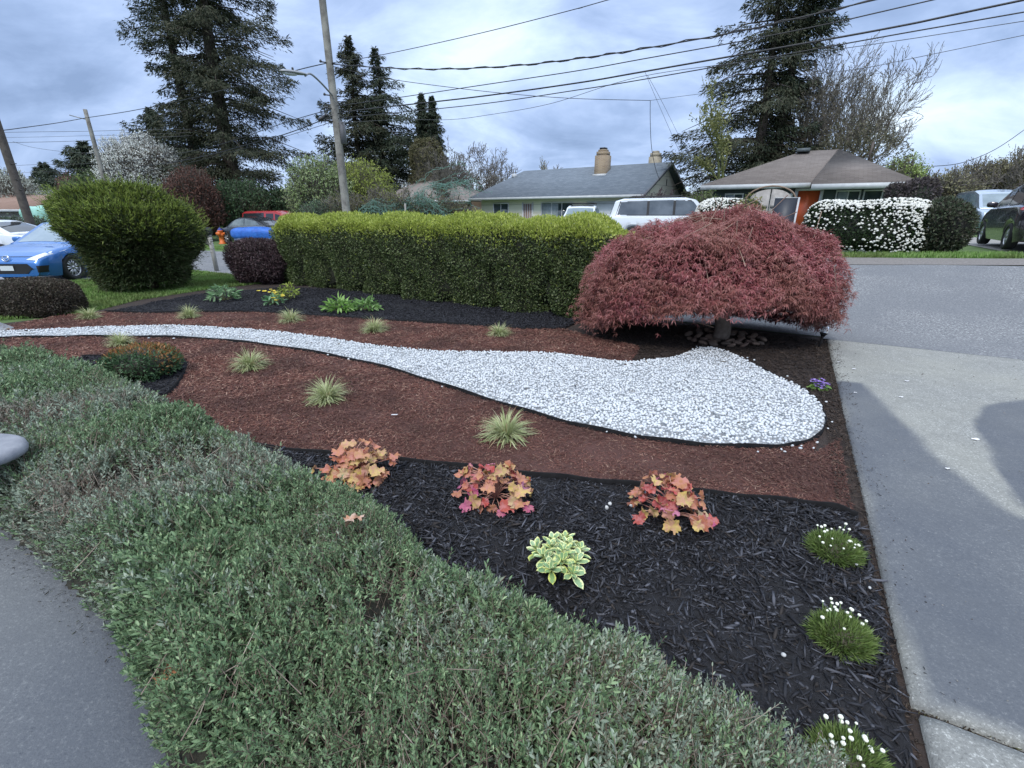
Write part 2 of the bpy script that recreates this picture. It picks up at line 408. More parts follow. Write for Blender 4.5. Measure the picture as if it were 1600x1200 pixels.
def spline(P, k=8, closed=False):
    P = np.array(P, float); n = len(P); out = []
    rngs = range(n if closed else n-1)
    for i in rngs:
        p0, p1, p2, p3 = (P[(i+j) % n] if closed else P[min(max(i+j, 0), n-1)] for j in (-1, 0, 1, 2))
        for q in range(k):
            t = q/k; out.append(.5*((2*p1)+(-p0+p2)*t+(2*p0-5*p1+4*p2-p3)*t*t+(-p0+3*p1-3*p2+p3)*t**3))
    if not closed: out.append(P[-1])
    return np.array(out)
g = lambda pts, z=0: [G(x, y, z) for x, y in pts]
GF = spline(g([(-160, 532), (0, 531), (100, 529), (190, 529), (300, 531), (400, 540), (500, 555), (600, 577), (700, 608), (800, 640), (900, 668), (1000, 688), (1100, 700), (1200, 703), (1250, 698), (1280, 683), (1290, 662)]))
GBk = spline(g([(1290, 662), (1283, 640), (1262, 618), (1225, 597), (1180, 574), (1140, 555), (1110, 547), (1085, 549), (1050, 562), (985, 569), (930, 565), (880, 557), (800, 554), (700, 553), (600, 545), (500, 530), (400, 519), (300, 512), (200, 513), (100, 517), (0, 521), (-160, 524)]))
gravel = np.concatenate([GF, GBk[1:]])
deL = [np.array(xy(.67, t)) for t in (7.7, 1.76)]
EF = spline(g([(380, 700), (470, 711), (560, 719), (650, 727), (800, 744), (900, 755), (1000, 765), (1100, 777), (1200, 787), (1290, 797), (1338, 812)]))
EB = spline(g([(165, 489), (240, 491), (330, 489), (400, 490), (470, 494), (560, 500), (700, 508), (800, 516), (880, 516)]))
SB = spline(g([(128, 561), (170, 559), (240, 556), (278, 560), (292, 573), (285, 592), (268, 615), (250, 625)]))
soil_poly = [G(-20, 508, 0), G(130, 492, 0), G(215, 468, 0), G(325, 452, 0), G(400, 440, 0), xy(-9.5, 8.0), xy(-8, 7.95), xy(.45, 7.95), xy(.64, 7.7), xy(.64, 1.7), xy(.7, -3), xy(.2, -3), xy(-5, .2), (-8.5, 4.5), (-9.2, 6.9)]
soil_poly[8:12] = [xy(1.2, 7.95), xy(1.2, -3.2)]
sheet('garden_soil', soil_poly, .004, m_soil)
redpoly = np.array(list(GBk[::-1][:8*9])+list([G(1000, 540, 0), G(900, 520, 0)])+list(EB[::-1])+[G(60, 505, 0), G(-160, 520, 0)])
redA = np.concatenate([EB, [G(935, 530, 0), G(1000, 545, 0)], GBk[8*9:], [G(0, 512, 0), G(100, 494, 0)]])
redB = np.concatenate([GF[:8*15], [G(1270, 712, 0), G(1308, 690, 0)], [np.array(xy(.6, 4.1)), np.array(xy(.6, 2.6))], EF[::-1], [(-3.4, 3.2), (-6.5, 5.0), (-8, 6.0)]])
blackA = np.concatenate([EF, [np.array(xy(.64, 2.5)), np.array(xy(.64, 1.0)), np.array((.6, .9)), np.array((-1.2, 2.2)), np.array((-2.2, 3.1))]])
blackB = np.concatenate([EB, [G(930, 490, 0), G(700, 470, 0), G(560, 455, 0), G(440, 450, 0), G(330, 458, 0), G(250, 472, 0)]])
blackC = np.concatenate([SB, [G(150, 610, 0), G(110, 580, 0)]])
darkD = np.concatenate([GBk[:8*9+1], [G(1000, 545, 0), G(935, 528, 0), G(930, 495, 0), np.array(xy(-.5, 7.8)), np.array(xy(.6, 7.7)), np.array(xy(.6, 4.05)), G(1308, 690, 0)]])
sheet('red_mulch_bed', redA, .012, m_red); sheet('red_mulch_bed', redB, .012, m_red)
sheet('black_mulch_bed', blackA, .018, m_blk); sheet('black_mulch_bed', blackB, .018, m_blk); sheet('black_mulch_bed', blackC, .018, m_blk)
sheet('brown_mulch_bed', darkD, .010, m_soil)
sheet('gravel_bed', gravel, .022, m_white)

m_edge = surf('edging_plastic', (.006, .006, .007), (.012, .012, .013), 20, .8, spec=.15)
def strip(label, P, h=.045, th=.009, z0=.0, m=m_edge):
    P = np.array(P); d = np.gradient(P, axis=0); nn = unit(np.stack([-d[:, 1], d[:, 0]], 1)); z = h+.006*np.sin(np.arange(len(P))*.7)
    k = len(P); V = np.concatenate([np.c_[P-nn*th/2, np.full(k, z0)], np.c_[P-nn*th/2, z], np.c_[P+nn*th/2, z], np.c_[P+nn*th/2, np.full(k, z0)]])
    i = np.arange(k-1)[:, None]; F = np.concatenate([i+np.array([a*k, a*k+1, (a+1)*k+1, (a+1)*k])[[3, 2, 1, 0]] for a in range(3)])
    return tag(mk('garden_edging', V, F, m), label, 'garden edging', 'black plastic garden edging')
strip('long black plastic edging along the front of the white gravel path', GF, .05)
strip('black edging curving behind the white gravel path', GBk, .035)
strip('straight black edging between front red mulch and the black mulch by the coral bells', EF, .055, .014)
strip('black edging in front of the dark mulch strip below the clipped hedge', EB, .05)
strip('short curved black edging round the small dark bed beside the low bronze shrub', SB, .05)

# loose mulch, gravel, grass: nobody could count them
def mulch(name, label, polys, dens, Lr, Wr, cols, z=.02, holes=(), tilt=.35, nearw=1.0, flat=.35, patch=None):
    m = fol('chips_'+name+str(len(bpy.data.materials)), cols, .75, 0, spec=.35, patch=patch, pscale=1.6)
    Ps = []
    for poly in polys:
        p = np.asarray(poly); ar = abs(sum(p[i][0]*p[(i+1) % len(p)][1]-p[(i+1) % len(p)][0]*p[i][1] for i in range(len(p))))/2
        q = inpts(p, int(ar*dens))
        for h in holes: q = q[~inpoly(q[:, 0], q[:, 1], h)]
        Ps.append(q)
    q = np.concatenate(Ps); dist = np.hypot(q[:, 0], q[:, 1])
    q = q[rng.uniform(size=len(q)) < np.clip((3.2/np.maximum(dist, .1))**nearw, .25, 1)]; dist = np.hypot(q[:, 0], q[:, 1]); n = len(q)
    sc = np.clip(dist/3.2, 1, 1.9)
    mound = .014*nz(q, 2.2, 4)+.008*nz(q, 9, 5)
    P = np.c_[q, z+mound+rng.uniform(0, .016, n)]
    a = rng.uniform(0, 2*math.pi, n); D = np.c_[np.cos(a), np.sin(a), rng.normal(size=n)*tilt]
    k = rng.uniform(0, 1, n)**2.2
    L = (Lr[0]+(Lr[1]-Lr[0])*k)*sc; Wd = (Wr[0]+(Wr[1]-Wr[0])*rng.uniform(0, 1, n)**2)*sc
    V, F = spindles(P, D, L, Wd, flat)
    print(name, n)
    return tag(mk(name, V, F, m), label, 'mulch', kind='stuff')
mulch('red_mulch', 'shredded red brown bark mulch beside the white gravel', [redA, redB], 7600, (.014, .062), (.0022, .007),
      [(.175, .066, .050), (.09, .036, .029), (.25, .105, .079), (.145, .058, .047), (.34, .18, .13), (.12, .047, .038), (.215, .088, .067), (.52, .35, .26)], .016, holes=(gravel, blackA, blackC), nearw=1.1, patch=(.05, .026, .022))
mulch('black_mulch', 'shredded black bark mulch in the front bed', [blackA], 5200, (.016, .115), (.003, .019),
      [(.005, .005, .007), (.015, .015, .020), (.007, .007, .009), (.052, .054, .066), (.009, .009, .012), (.026, .027, .034), (.006, .006, .008), (.115, .118, .14), (.012, .010, .010), (.04, .033, .03)], .024, tilt=.38, nearw=.5, flat=.32)
mulch('black_mulch', 'shredded black bark mulch in the strip below the hedge and the small left bed', [blackB, blackC], 3500, (.02, .07), (.004, .013),
      [(.010, .010, .014), (.020, .020, .026), (.013, .013, .017), (.035, .036, .045), (.016, .016, .02)], .022, nearw=.8)
mulch('brown_mulch', 'dark brown old mulch around and under the red maple', [darkD], 3200, (.012, .05), (.003, .009),
      [(.035, .023, .018), (.02, .014, .012), (.05, .034, .026), (.016, .012, .011), (.08, .055, .04)], .014, holes=(gravel,), nearw=.8)
stripW = [xy(-5.4, .66), xy(.15, .66), xy(.15, .40), xy(-5.4, .34)]
mulch('fallen_debris', 'dark crumbs and needles along the edge of the concrete walkway', [stripW], 1300, (.004, .022), (.002, .006), [(.03, .025, .02), (.05, .04, .03), (.02, .02, .015), (.07, .08, .04)], .040, tilt=.1, nearw=0)
stripD = [xy(.67, 1.8), xy(.67, 7.6), xy(.80, 7.6), xy(.78, 4), xy(.86, 1.8)]
mulch('fallen_debris', 'dark crumbs of mulch along the garden edge of the driveway', [stripD], 800, (.004, .02), (.002, .006), [(.03, .025, .02), (.015, .015, .015), (.06, .03, .02), (.04, .035, .03)], .040, tilt=.1, nearw=0)
joint = [xy(.5, 1.71), xy(6, 1.71), xy(6, 1.77), xy(.5, 1.77)]
mulch('joint_moss', 'brown moss and crumbs filling the joint between the driveway slabs', [joint], 6000, (.006, .025), (.003, .008), [(.05, .035, .02), (.03, .022, .015), (.08, .06, .03), (.06, .07, .02)], .012, tilt=.6, nearw=0)
sideS = [xy(.52, 1.2), xy(.52, 7.7), xy(.67, 7.7), xy(.67, 1.2)]
mulch('edge_soil', 'brown soil and old mulch in the gap along the driveway edge', [sideS], 5000, (.008, .04), (.003, .009), [(.05, .036, .028), (.03, .022, .018), (.08, .055, .04), (.02, .017, .015)], .014, tilt=.4, nearw=0)
def ico(sub):
    import bmesh
    bm = bmesh.new(); bmesh.ops.create_icosphere(bm, subdivisions=sub, radius=1)
    V = np.array([v.co[:] for v in bm.verts]); F = np.array([[v.index for v in f.verts] for f in bm.faces]); bm.free(); return V, F
def stones(P, R, sub, flat=.72, seed=3):
    r = np.random.default_rng(seed); V0, F0 = ico(sub); vs = []
    for k in range(7):
        V = V0*r.uniform(.75, 1.2, size=(1, 3)); 
        for j in range(7):                    # chipped facets
            d = unit(r.normal(size=3)); c = r.uniform(.62, .85); e = V@d; V = V-np.maximum(e-c, 0)[:, None]*d
        vs.append(V)
    n = len(P); k = r.integers(0, 7, n); B = np.stack(vs)[k]
    a = r.uniform(0, 6.28, n); b = r.normal(size=n)*.5; ca, sa, cb, sb = np.cos(a), np.sin(a), np.cos(b), np.sin(b)
    x, y, z = B[:, :, 0], B[:, :, 1], B[:, :, 2]*flat
    y, z = y*cb[:, None]-z*sb[:, None], y*sb[:, None]+z*cb[:, None]; x, y = x*ca[:, None]-y*sa[:, None], x*sa[:, None]+y*ca[:, None]
    Vt = np.stack([x, y, z], -1)*R[:, None, None]+P[:, None, :]
    return Vt.reshape(-1, 3), ((np.arange(n)*len(V0))[:, None, None]+F0).reshape(-1, 3)
m_stone = fol('white_marble_chips', [(.52, .55, .58), (.61, .63, .65), (.56, .59, .61), (.66, .68, .69), (.47, .50, .53), (.59, .61, .63), (.54, .57, .60), (.64, .66, .67), (.57, .59, .61), (.60, .62, .64), (.63, .65, .66), (.24, .26, .27)], .62, 0)
q = inpts(gravel, 44000); dd = pdist(q[:, 0], q[:, 1], gravel); keep = dd > .012; q = q[keep]; dd = dd[keep]
# thin out so that stones sit side by side
cell = {}; sel = []
for i, (a, b) in enumerate(q):
    r_ = .0178 if math.hypot(a, b) < 5.6 else .0225
    k = (int(a//.03), int(b//.03)); ok = True
    for u in (-1, 0, 1):
        for v in (-1, 0, 1):
            for j in cell.get((k[0]+u, k[1]+v), ()):
                if (q[j][0]-a)**2+(q[j][1]-b)**2 < r_*r_: ok = False; break
            if not ok: break
        if not ok: break
    if ok: cell.setdefault(k, []).append(i); sel.append(i)
q = q[sel]; dd = dd[sel]; n = len(q); print('stones', n)
P = np.c_[q, .034+.018*np.clip(dd/.1, 0, 1)+rng.uniform(-.004, .014, n)+.010*nz(q, 3, 2)]
R_ = .0095+.0085*rng.uniform(0, 1, n)**1.3; nearm = np.hypot(q[:, 0], q[:, 1]) < 4.3
V1, F1 = stones(P[nearm], R_[nearm], 2); V2_, F2_ = stones(P[~nearm], R_[~nearm], 1, seed=4)
V_, F_ = cat_([(V1, F1), (V2_, F2_)])
tag(mk('white_gravel', V_, F_, m_stone, smooth=False), 'white marble chips filling the curving river shaped path', 'gravel', kind='stuff')

mulch('bark_on_gravel', 'stray bark chips and dead leaves lying on the white gravel', [gravel], 26, (.012, .045), (.004, .012), [(.06, .04, .03), (.10, .05, .035), (.02, .02, .02), (.22, .17, .10)], .058, tilt=.15, nearw=0)
q = np.concatenate([GBk, GF])[rng.integers(0, len(GBk)+len(GF), 90)]+rng.normal(size=(90, 2))*.05; q = q[~inpoly(q[:, 0], q[:, 1], gravel)]
V, F = stones(np.c_[q, np.full(len(q), .032)], rng.uniform(.008, .018, len(q)), 1, seed=9); tag(mk('stray_gravel', V, F, m_stone), 'stray white chips scattered on the mulch beside the path', 'gravel', kind='stuff')
mulch('driveway_grit', 'pale grit and crumbs scattered on the driveway', [[xy(.7, 1.8), xy(7, 1.8), xy(9, 7.7), xy(.7, 7.7)]], 22, (.004, .014), (.003, .008), [(.5, .5, .48), (.04, .03, .02), (.3, .28, .25), (.08, .05, .03)], .049, tilt=.05, nearw=0)
# lawn
m_blade = fol('grass_blades', [(.12, .22, .045), (.18, .32, .07), (.14, .27, .055), (.24, .37, .11), (.28, .34, .15)], .6, .2, patch=(.13, .15, .05), pscale=.8)
def grass(label, poly, n, h=.06, wob=True):
    q = inpts(poly, n); z = hgt(q[:, 0], q[:, 1]); a = rng.uniform(0, 6.28, n)
    D = np.c_[np.cos(a)*.6, np.sin(a)*.6, np.ones(n)]; No = np.c_[np.cos(a), np.sin(a), np.full(n, .2)]
    V, F = leaves(np.c_[q, z], D, No, h*rng.uniform(.5, 1.5, n), .014, 'd')
    return tag(mk('lawn_grass', V, F, m_blade), label, 'grass', kind='stuff')
lawn = [G(-420, 500, 0), G(-30, 503, 0), G(130, 492, 0), G(215, 470, 0), G(325, 453, 0), G(435, 441, 0), xy(-8.0, 7.95), xy(-16.15, 7.95), xy(-16.15, 3.5), xy(-18, 2.1)]
grass('green lawn between the dark round shrub and the blue car', lawn, 90000)
verge = [xy(-.2, 15.2), xy(4.4, 15.4), xy(5.0, 14.6), xy(4.2, 14.2), xy(-3.3, 14.1), xy(-3.3, 15.2)]
sheet_v = grass('narrow grass verge below the white flowering hedge', verge, 16000, .09)
far_v = [xy(-34, 13.35), xy(-9.6, 13.35), xy(-9.6, 14.6), xy(-34, 14.6)]
grass('grass strip on the far side of the street behind the orange hydrant', far_v, 22000, .09)

# ------------------------------------------------------------------ woody ground cover in the foreground
top = [(-260, 552), (0, 548), (60, 550), (150, 574), (205, 592), (262, 626), (330, 655), (400, 688), (455, 716), (520, 748), (590, 772), (650, 815), (700, 868), (760, 893), (830, 915), (900, 968), (960, 990), (1030, 1015), (1090, 1055), (1160, 1085), (1230, 1120), (1262, 1160)]
cov = [G(x, y+4, .20) for x, y in top]+[(1.0, .95), (.8, .3), (.2, .25), (-.64, .62), (-1.09, .94), (-1.63, 1.44), (-2.24, 1.80), (-2.9, 2.17), (-4.2, 2.85), (-6.0, 3.8), (-9, 5.4)]
cov = np.array(cov)
def covH(x, y):
    d = pdist(x, y, cov); P = np.stack([x, y], 1)
    return np.minimum(.33, .30*(np.clip(d/.20, 0, 1))**.5+.06)*(1+.26*nz(P, 2.6, 11, 3)+.17*nz(P, 9, 14, 2))
m_cv = [fol('cover_leaf_green', [(.12, .20, .10), (.21, .32, .165), (.15, .24, .125), (.36, .47, .26), (.08, .13, .065), (.26, .37, .195), (.045, .075, .04), (.18, .28, .14)], .5, .2),
        fol('cover_leaf_grey', [(.22, .28, .205), (.31, .37, .28), (.165, .215, .16), (.42, .48, .37), (.10, .13, .10)], .5, .15),
        fol('cover_leaf_dusk', [(.20, .19, .155), (.28, .26, .22), (.14, .15, .10), (.33, .30, .26)], .6, .1),
        fol('cover_stem', [(.17, .12, .09), (.28, .22, .18), (.11, .08, .06), (.40, .34, .28)], .8, 0)]
q = inpts(cov, 42000); dist = np.hypot(q[:, 0], q[:, 1])
q = q[rng.uniform(size=len(q)) < np.clip(2.2/dist, .42, 1)*.86]; dist = np.hypot(q[:, 0], q[:, 1])
hole = np.zeros(len(q), bool)
hx, hy = G(85, 665, .25); hole |= np.hypot((q[:, 0]-hx)/.30, (q[:, 1]-hy)/.20) < 1
q = q[~hole | (rng.uniform(size=len(q)) < .3)]; dist = np.hypot(q[:, 0], q[:, 1])
gap_ = nz(q, 4.2, 77, 2); q = q[(gap_ > -.55) | (rng.uniform(size=len(q)) < .22)]; dist = np.hypot(q[:, 0], q[:, 1])
n = len(q); H = covH(q[:, 0], q[:, 1]); print('sprigs', n)
dE = pdist(q[:, 0], q[:, 1], cov)
# outward lean near the border
e = .02; gx = (pdist(q[:, 0]+e, q[:, 1], cov)-pdist(q[:, 0]-e, q[:, 1], cov)); gy = (pdist(q[:, 0], q[:, 1]+e, cov)-pdist(q[:, 0], q[:, 1]-e, cov))
og = -unit(np.c_[gx, gy])*np.clip(1-dE/.28, 0, 1)[:, None]
lean = np.c_[nz(q, 2.5, 21), nz(q, 2.5, 22)]*.28+rng.normal(size=(n, 2))*.26+og*.9
D = unit(np.c_[lean, np.ones(n)])
Ls = rng.uniform(.08, .15, n)
tall = rng.uniform(size=n) < .02; 
tip = np.c_[q, H+rng.normal(size=n)*.018]; tip[tall, 2] += rng.uniform(.03, .11, tall.sum()); Ls[tall] += .08; tip[:, 2] += .02*np.abs(rng.normal(size=n))
base = tip-D*Ls[:, None]
pk = nz(q, 2.3, 31, 3)+rng.normal(size=n)*.22; kind = np.where(pk > .42, 2, np.where(pk > .05, 1, 0))
parts = []; fms = []
NP = 8; lsz = np.clip(1+.38*nz(q, 3.3, 41, 2), .6, 1.45)
for k in range(NP):
    f = (k+.3)/NP; f = 1-(1-f)**1.15
    for sgn in (0, 1):
        a = (k % 2)*1.57+sgn*math.pi+rng.normal(size=n)*.4
        ref = unit(np.cross(D, np.array([[.3, .9, .1]]))); r2 = np.cross(D, ref)
        out = ref*np.cos(a)[:, None]+r2*np.sin(a)[:, None]
        ld = unit(out*(1-.55*f)+D*(.45+.6*f)); L = (.0225 if k < NP-1 else .016)*rng.uniform(.6, 1.3, n)
        L = L*np.where(kind == 2, .75, 1)
        L = L*np.clip(.9+dist*.07, 1, 1.35)*lsz
        sel = rng.uniform(size=n) < np.where(kind == 2, .75, np.where(dist > 4, .85, .95))
        Vv, Ff = leaves((base+D*(Ls*f)[:, None])[sel], ld[sel], unit(D-ld*.4+rng.normal(size=(n, 3))*.25)[sel], L[sel], (L*.36)[sel], 'o' , .12, .1)
        parts.append((Vv, Ff)); kk = kind[sel]; fms.append(np.concatenate([kk, kk]))
Vl, Fl = cat_(parts)
sv, sf = prisms(tip-D*(Ls+.05)[:, None], tip-D*.01, .0016, .0008, 3)
nb = 4200; wb_ = (kind == 2)*4+1.; wb_ = wb_*(dE > .16); qb = q[rng.choice(n, nb, p=wb_/wb_.sum())]; hb = covH(qb[:, 0], qb[:, 1]); db = unit(np.c_[rng.normal(size=(nb, 2))*.45, rng.uniform(.3, 1, nb)])
b1 = np.c_[qb, hb+rng.uniform(-.02, .045, nb)]; b0 = b1-db*rng.uniform(.08, .2, nb)[:, None]
bv, bf = prisms(b0, b1, .0022, .0009, 3)
Va, Fa = cat_([(Vl, Fl), (sv, sf), (bv, bf)])
cvo = mk('ground_cover', Va, Fa, m_cv, fm=np.concatenate(fms+[np.full(len(sf)+len(bf), 3)]))
tag(cvo, 'grey green woody ground cover spilling over the concrete walkway', 'ground cover', kind='stuff')
# the dark tangle of twigs and litter under the leaves
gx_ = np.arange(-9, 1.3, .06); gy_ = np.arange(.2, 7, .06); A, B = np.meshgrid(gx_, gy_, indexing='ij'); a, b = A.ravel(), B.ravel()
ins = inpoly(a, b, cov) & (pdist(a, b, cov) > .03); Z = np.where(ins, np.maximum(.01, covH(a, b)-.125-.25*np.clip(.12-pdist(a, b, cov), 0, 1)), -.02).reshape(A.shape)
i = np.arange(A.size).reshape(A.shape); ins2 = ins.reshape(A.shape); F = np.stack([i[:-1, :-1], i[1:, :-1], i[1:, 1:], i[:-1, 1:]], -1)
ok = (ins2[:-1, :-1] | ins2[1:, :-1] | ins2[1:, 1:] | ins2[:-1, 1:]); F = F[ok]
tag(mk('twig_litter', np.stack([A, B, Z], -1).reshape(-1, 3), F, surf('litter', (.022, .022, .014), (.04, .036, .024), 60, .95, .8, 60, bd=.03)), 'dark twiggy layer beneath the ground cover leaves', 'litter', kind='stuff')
# ------------------------------------------------------------------ garden plants
def blades(c, n, L, Wd, spread=1.2, droop=1., seg=6, seed=0, up=.9):
    r = np.random.default_rng(seed); a = r.uniform(0, 6.28, n); el = np.clip(r.normal(.85, .38, n), .12, 1.5)
    Lb = L*r.uniform(.6, 1.2, n); rb = r.uniform(0, .035, n)
    px = c[0]+np.cos(a)*rb; py = c[1]+np.sin(a)*rb; pz = np.full(n, c[2]-.01); tw = r.normal(size=n)*.5
    pts = []; ang = el.copy(); aa = a.copy()
    for k in range(seg+1):
        pts.append(np.c_[px, py, pz]); st_ = Lb/seg
        px = px+np.cos(aa)*np.cos(ang)*st_; py = py+np.sin(aa)*np.cos(ang)*st_; pz = np.maximum(pz+np.sin(ang)*st_, c[2]+.004+.002*k)
        ang = ang-droop*(.12+.34*(k/seg))*(1.5-el*.55); aa = aa+tw*.12
    pts = np.stack(pts, 1); S_ = np.c_[-np.sin(a), np.cos(a), np.zeros(n)][:, None, :]
    wd = Wd*r.uniform(.7, 1.2, n)[:, None, None]*(np.array([.6, .9, 1, .95, .75, .45, .08])[:seg+1])[None, :, None]*.5
    V = np.stack([pts-S_*wd, pts+S_*wd], 2).reshape(n, -1, 3); m = V.shape[1]
    o = (np.arange(n)*m)[:, None]; F = np.concatenate([o+np.array([2*k, 2*k+1, 2*k+3, 2*k+2]) for k in range(seg)])
    return V.reshape(-1, 3), F
m_sedge = fol('sedge_blade', [(.40, .43, .20), (.52, .54, .30), (.24, .31, .12), (.60, .60, .38), (.32, .38, .17), (.46, .49, .26)], .5, .25)
m_sedge_tip = fol('sedge_dry', [(.38, .27, .15), (.5, .38, .24)], .7, .2)
SG = [((142, 499), .24, 'pale variegated sedge clump nearest the dark round shrub, behind the white path'),
      ((297, 497), .25, 'pale variegated sedge clump in the back row, second from the left'),
      ((455, 504), .27, 'pale variegated sedge clump behind the white path in front of the yellow primrose'),
      ((586, 519), .28, 'pale variegated sedge clump behind the white path in front of the green hellebores'),
      ((780, 525), .23, 'pale variegated sedge clump at the right end of the back row below the tall hedge'),
      ((190, 541), .22, 'small pale sedge clump overlapping the front edge of the white path, above the bronze shrub'),
      ((392, 577), .27, 'pale sedge clump in the front red mulch right of the small dark bed'),
      ((512, 627), .255, 'upright pale sedge clump midway along the front red mulch'),
      ((791, 685), .265, 'largest pale sedge clump, in the red mulch above the middle coral bells')]
for i, (p, L, lab) in enumerate(SG):
    c = (*G(*p, 0), .02); t = thing('sedge_clump', lab, 'ornamental grass', c, 0, 'variegated sedge clumps')
    V, F = blades(c, 330, L*.92, .0085, seed=i+3, droop=.95); mk('grass_blades', V, F, m_sedge, t)
    V, F = blades(c, 14, L*1.25, .005, seed=i+60, droop=1.3); mk('dry_blades', V, F, m_sedge_tip, t)
# coral bells
def lobed(r, R=.05, k=15):
    V = [(0, 0, 0)]
    for j in range(k*2):
        a = 2*math.pi*(j/(k*2))*.93+.22; rr = R*(1+.13*math.cos(5*a)+(.07 if j % 2 else -.05)+.05*r.normal())
        V.append((rr*math.cos(a), rr*math.sin(a), .36*rr*math.sin(a*2.5+r.normal()*.5)+.10*rr*math.sin(a*5+1)))
    V2q = [(x*.55, y*.55, z*.35+.006) for x, y, z in V[1:]]
    n = k*2; F = []
    for j in range(n):
        q = (j+1) % n
        if j < n-1: F.append((1+n+j, 1+j, 1+q, 1+n+q))
        F.append((0, 1+n+j, 1+n+q, 1+n+q)) if False else F.append((0, 1+n+j, 1+n+q))
    return np.array(V+V2q), F
def veinmat(name, cols):
    m = fol(name, cols, .55, .25, patch=(.56, .24, .24), pscale=34); nt = m.node_tree; b = nt.nodes['Principled BSDF']
    bump(nt, b, noise(nt, 120, 3), .5, .003); return m
hm = [veinmat('coral_orange', [(.50, .20, .10), (.62, .33, .17), (.42, .14, .07), (.60, .40, .20)]),
      veinmat('coral_gold', [(.60, .42, .13), (.66, .50, .20), (.50, .36, .10), (.58, .45, .25)]),
      veinmat('coral_pink', [(.55, .16, .34), (.48, .10, .20), (.62, .28, .42)]),
      veinmat('coral_red', [(.42, .06, .055), (.50, .11, .08), (.30, .05, .05)])]
m_pet = surf('petiole', (.38, .16, .14), (.5, .3, .22), 30, .5)
def coral(px, lab, seed, mixp, R):
    r = np.random.default_rng(seed); c = np.array((*G(*px, 0), .02)); t = thing('coral_bells', lab, 'coral bells', c, 0, 'coral bells in the black mulch')
    mbs = [MB() for _ in hm]; st_ = MB()
    for j in range(62):
        a = r.uniform(0, 6.28); q = r.uniform(.02, 1)**.55; rr = R*q*(1+.25*math.sin(a*2+seed)); h = .20*(1-.62*q*q)+r.normal()*.035
        if q > .8: h *= r.uniform(.4, 1)
        e = c+np.array([rr*math.cos(a), rr*math.sin(a), h]); d = np.array([math.cos(a), math.sin(a), 0])
        mid = c+np.array([rr*.35*math.cos(a), rr*.35*math.sin(a), h*.75])
        st_.tube(spline([c, mid, e], 4), .0026, 5)
        V, F = lobed(r, r.uniform(.026, .052)); V = V+np.array([.02, 0, 0])
        tilt = .15+q*.95+r.normal()*.45; x = V[:, 0]*math.cos(tilt)+V[:, 2]*math.sin(tilt); z = -V[:, 0]*math.sin(tilt)+V[:, 2]*math.cos(tilt)
        P = np.c_[x*d[0]-V[:, 1]*d[1], x*d[1]+V[:, 1]*d[0], z]+e
        mbs[r.choice(4, p=mixp)].add(P, F)
    for mb, m, nm in zip(mbs, hm, ('orange', 'gold', 'pink', 'red')):
        if mb.n: o = mb.build('leaves', m, t, smooth=True); o['label'] = nm+' tinted lobed leaves'
    st_.build('leaf_stalks', m_pet, t, smooth=True)
coral((555, 752), 'amber and gold coral bells partly behind the green ground cover', 1, [.55, .36, .04, .05], .21)
coral((775, 783), 'coral bells with the most magenta leaves, between the other two', 2, [.40, .27, .24, .09], .22)
coral((1045, 815), 'coral bells with red and orange upper leaves, nearest the driveway', 3, [.44, .22, .12, .22], .20)
# variegated stonecrop
m, nt, b = newmat('stonecrop_leaf'); at = N(nt, 'ShaderNodeAttribute', attribute_name='m'); gg = N(nt, 'ShaderNodeNewGeometry')
cen = ramp(nt, gg.outputs['Random Per Island'], [(.16, .28, .13), (.24, .36, .20), (.20, .31, .12)]); edg = ramp(nt, gg.outputs['Random Per Island'], [(.62, .66, .25), (.74, .76, .45), (.60, .62, .16)])
e_ = N(nt, 'ShaderNodeMath', operation='ADD'); nt.links.new(at.outputs['Fac'], e_.inputs[0]); nt.links.new(noise(nt, 90, 3), e_.inputs[1])
nt.links.new(mix(nt, ramp(nt, e_.outputs[0], [(0, 0, 0), (1, 1, 1)], pos=[.80, .95]), cen, edg), b.inputs['Base Color']); b.inputs['Roughness'].default_value = .4; b.inputs['Subsurface Weight'].default_value = .1
m_stc = m
c = np.array((*G(872, 905, 0), .02)); t = thing('stonecrop', 'yellow edged variegated stonecrop in rosettes beside the ground cover', 'succulent', c)
r = np.random.default_rng(5); VV = []; FF = []; AA = []; nV = 0; stm = MB()
for j in range(12):
    a = j*2.4; rr = .105*math.sqrt((j+.3)/12); lean = rr*2.6; hh = .155-.35*rr
    top_ = c+np.array([rr*1.25*math.cos(a), rr*1.25*math.sin(a), hh]); ax = unit(np.array([lean*math.cos(a)*1.6, lean*math.sin(a)*1.6, 1]))
    stm.tube([c+np.array([rr*.4*math.cos(a), rr*.4*math.sin(a), 0]), top_], .004, 6)
    r1 = unit(np.cross(ax, [.3, .2, .9])); r2 = np.cross(ax, r1)
    for k in range(11):
        b_ = k*2.39996+r.normal()*.12; lv = k/11; el = .35+.95*lv; o = r1*math.cos(b_)+r2*math.sin(b_); d = unit(o*math.cos(el)+ax*math.sin(el)); s_ = np.cross(ax, o); nn = np.cross(d, s_); nn = nn if nn@ax > 0 else -nn
        L = (.088-.045*lv)*r.uniform(.85, 1.15); Wd = L*.44
        us = np.linspace(0, 1, 7); prof = np.array([.22, .40, .66, .92, 1.0, .78, .12])
        for ui, u_ in enumerate(us):
            for vj, v_ in enumerate((-1, -.62, 0, .62, 1)):
                VV.append(top_-ax*(.03*(1-lv))+d*L*u_+s_*v_*Wd*.5*prof[ui]+nn*(.12*L*(v_*v_)*.6-.18*L*u_*u_+.05*L)); AA.append(1. if (abs(v_) > .9 or ui >= 6) else (.30 if abs(v_) > .5 else 0))
        for ui in range(6):
            for vj in range(4): q0 = nV+ui*5+vj; FF.append((q0, q0+1, q0+6, q0+5))
        nV += 35
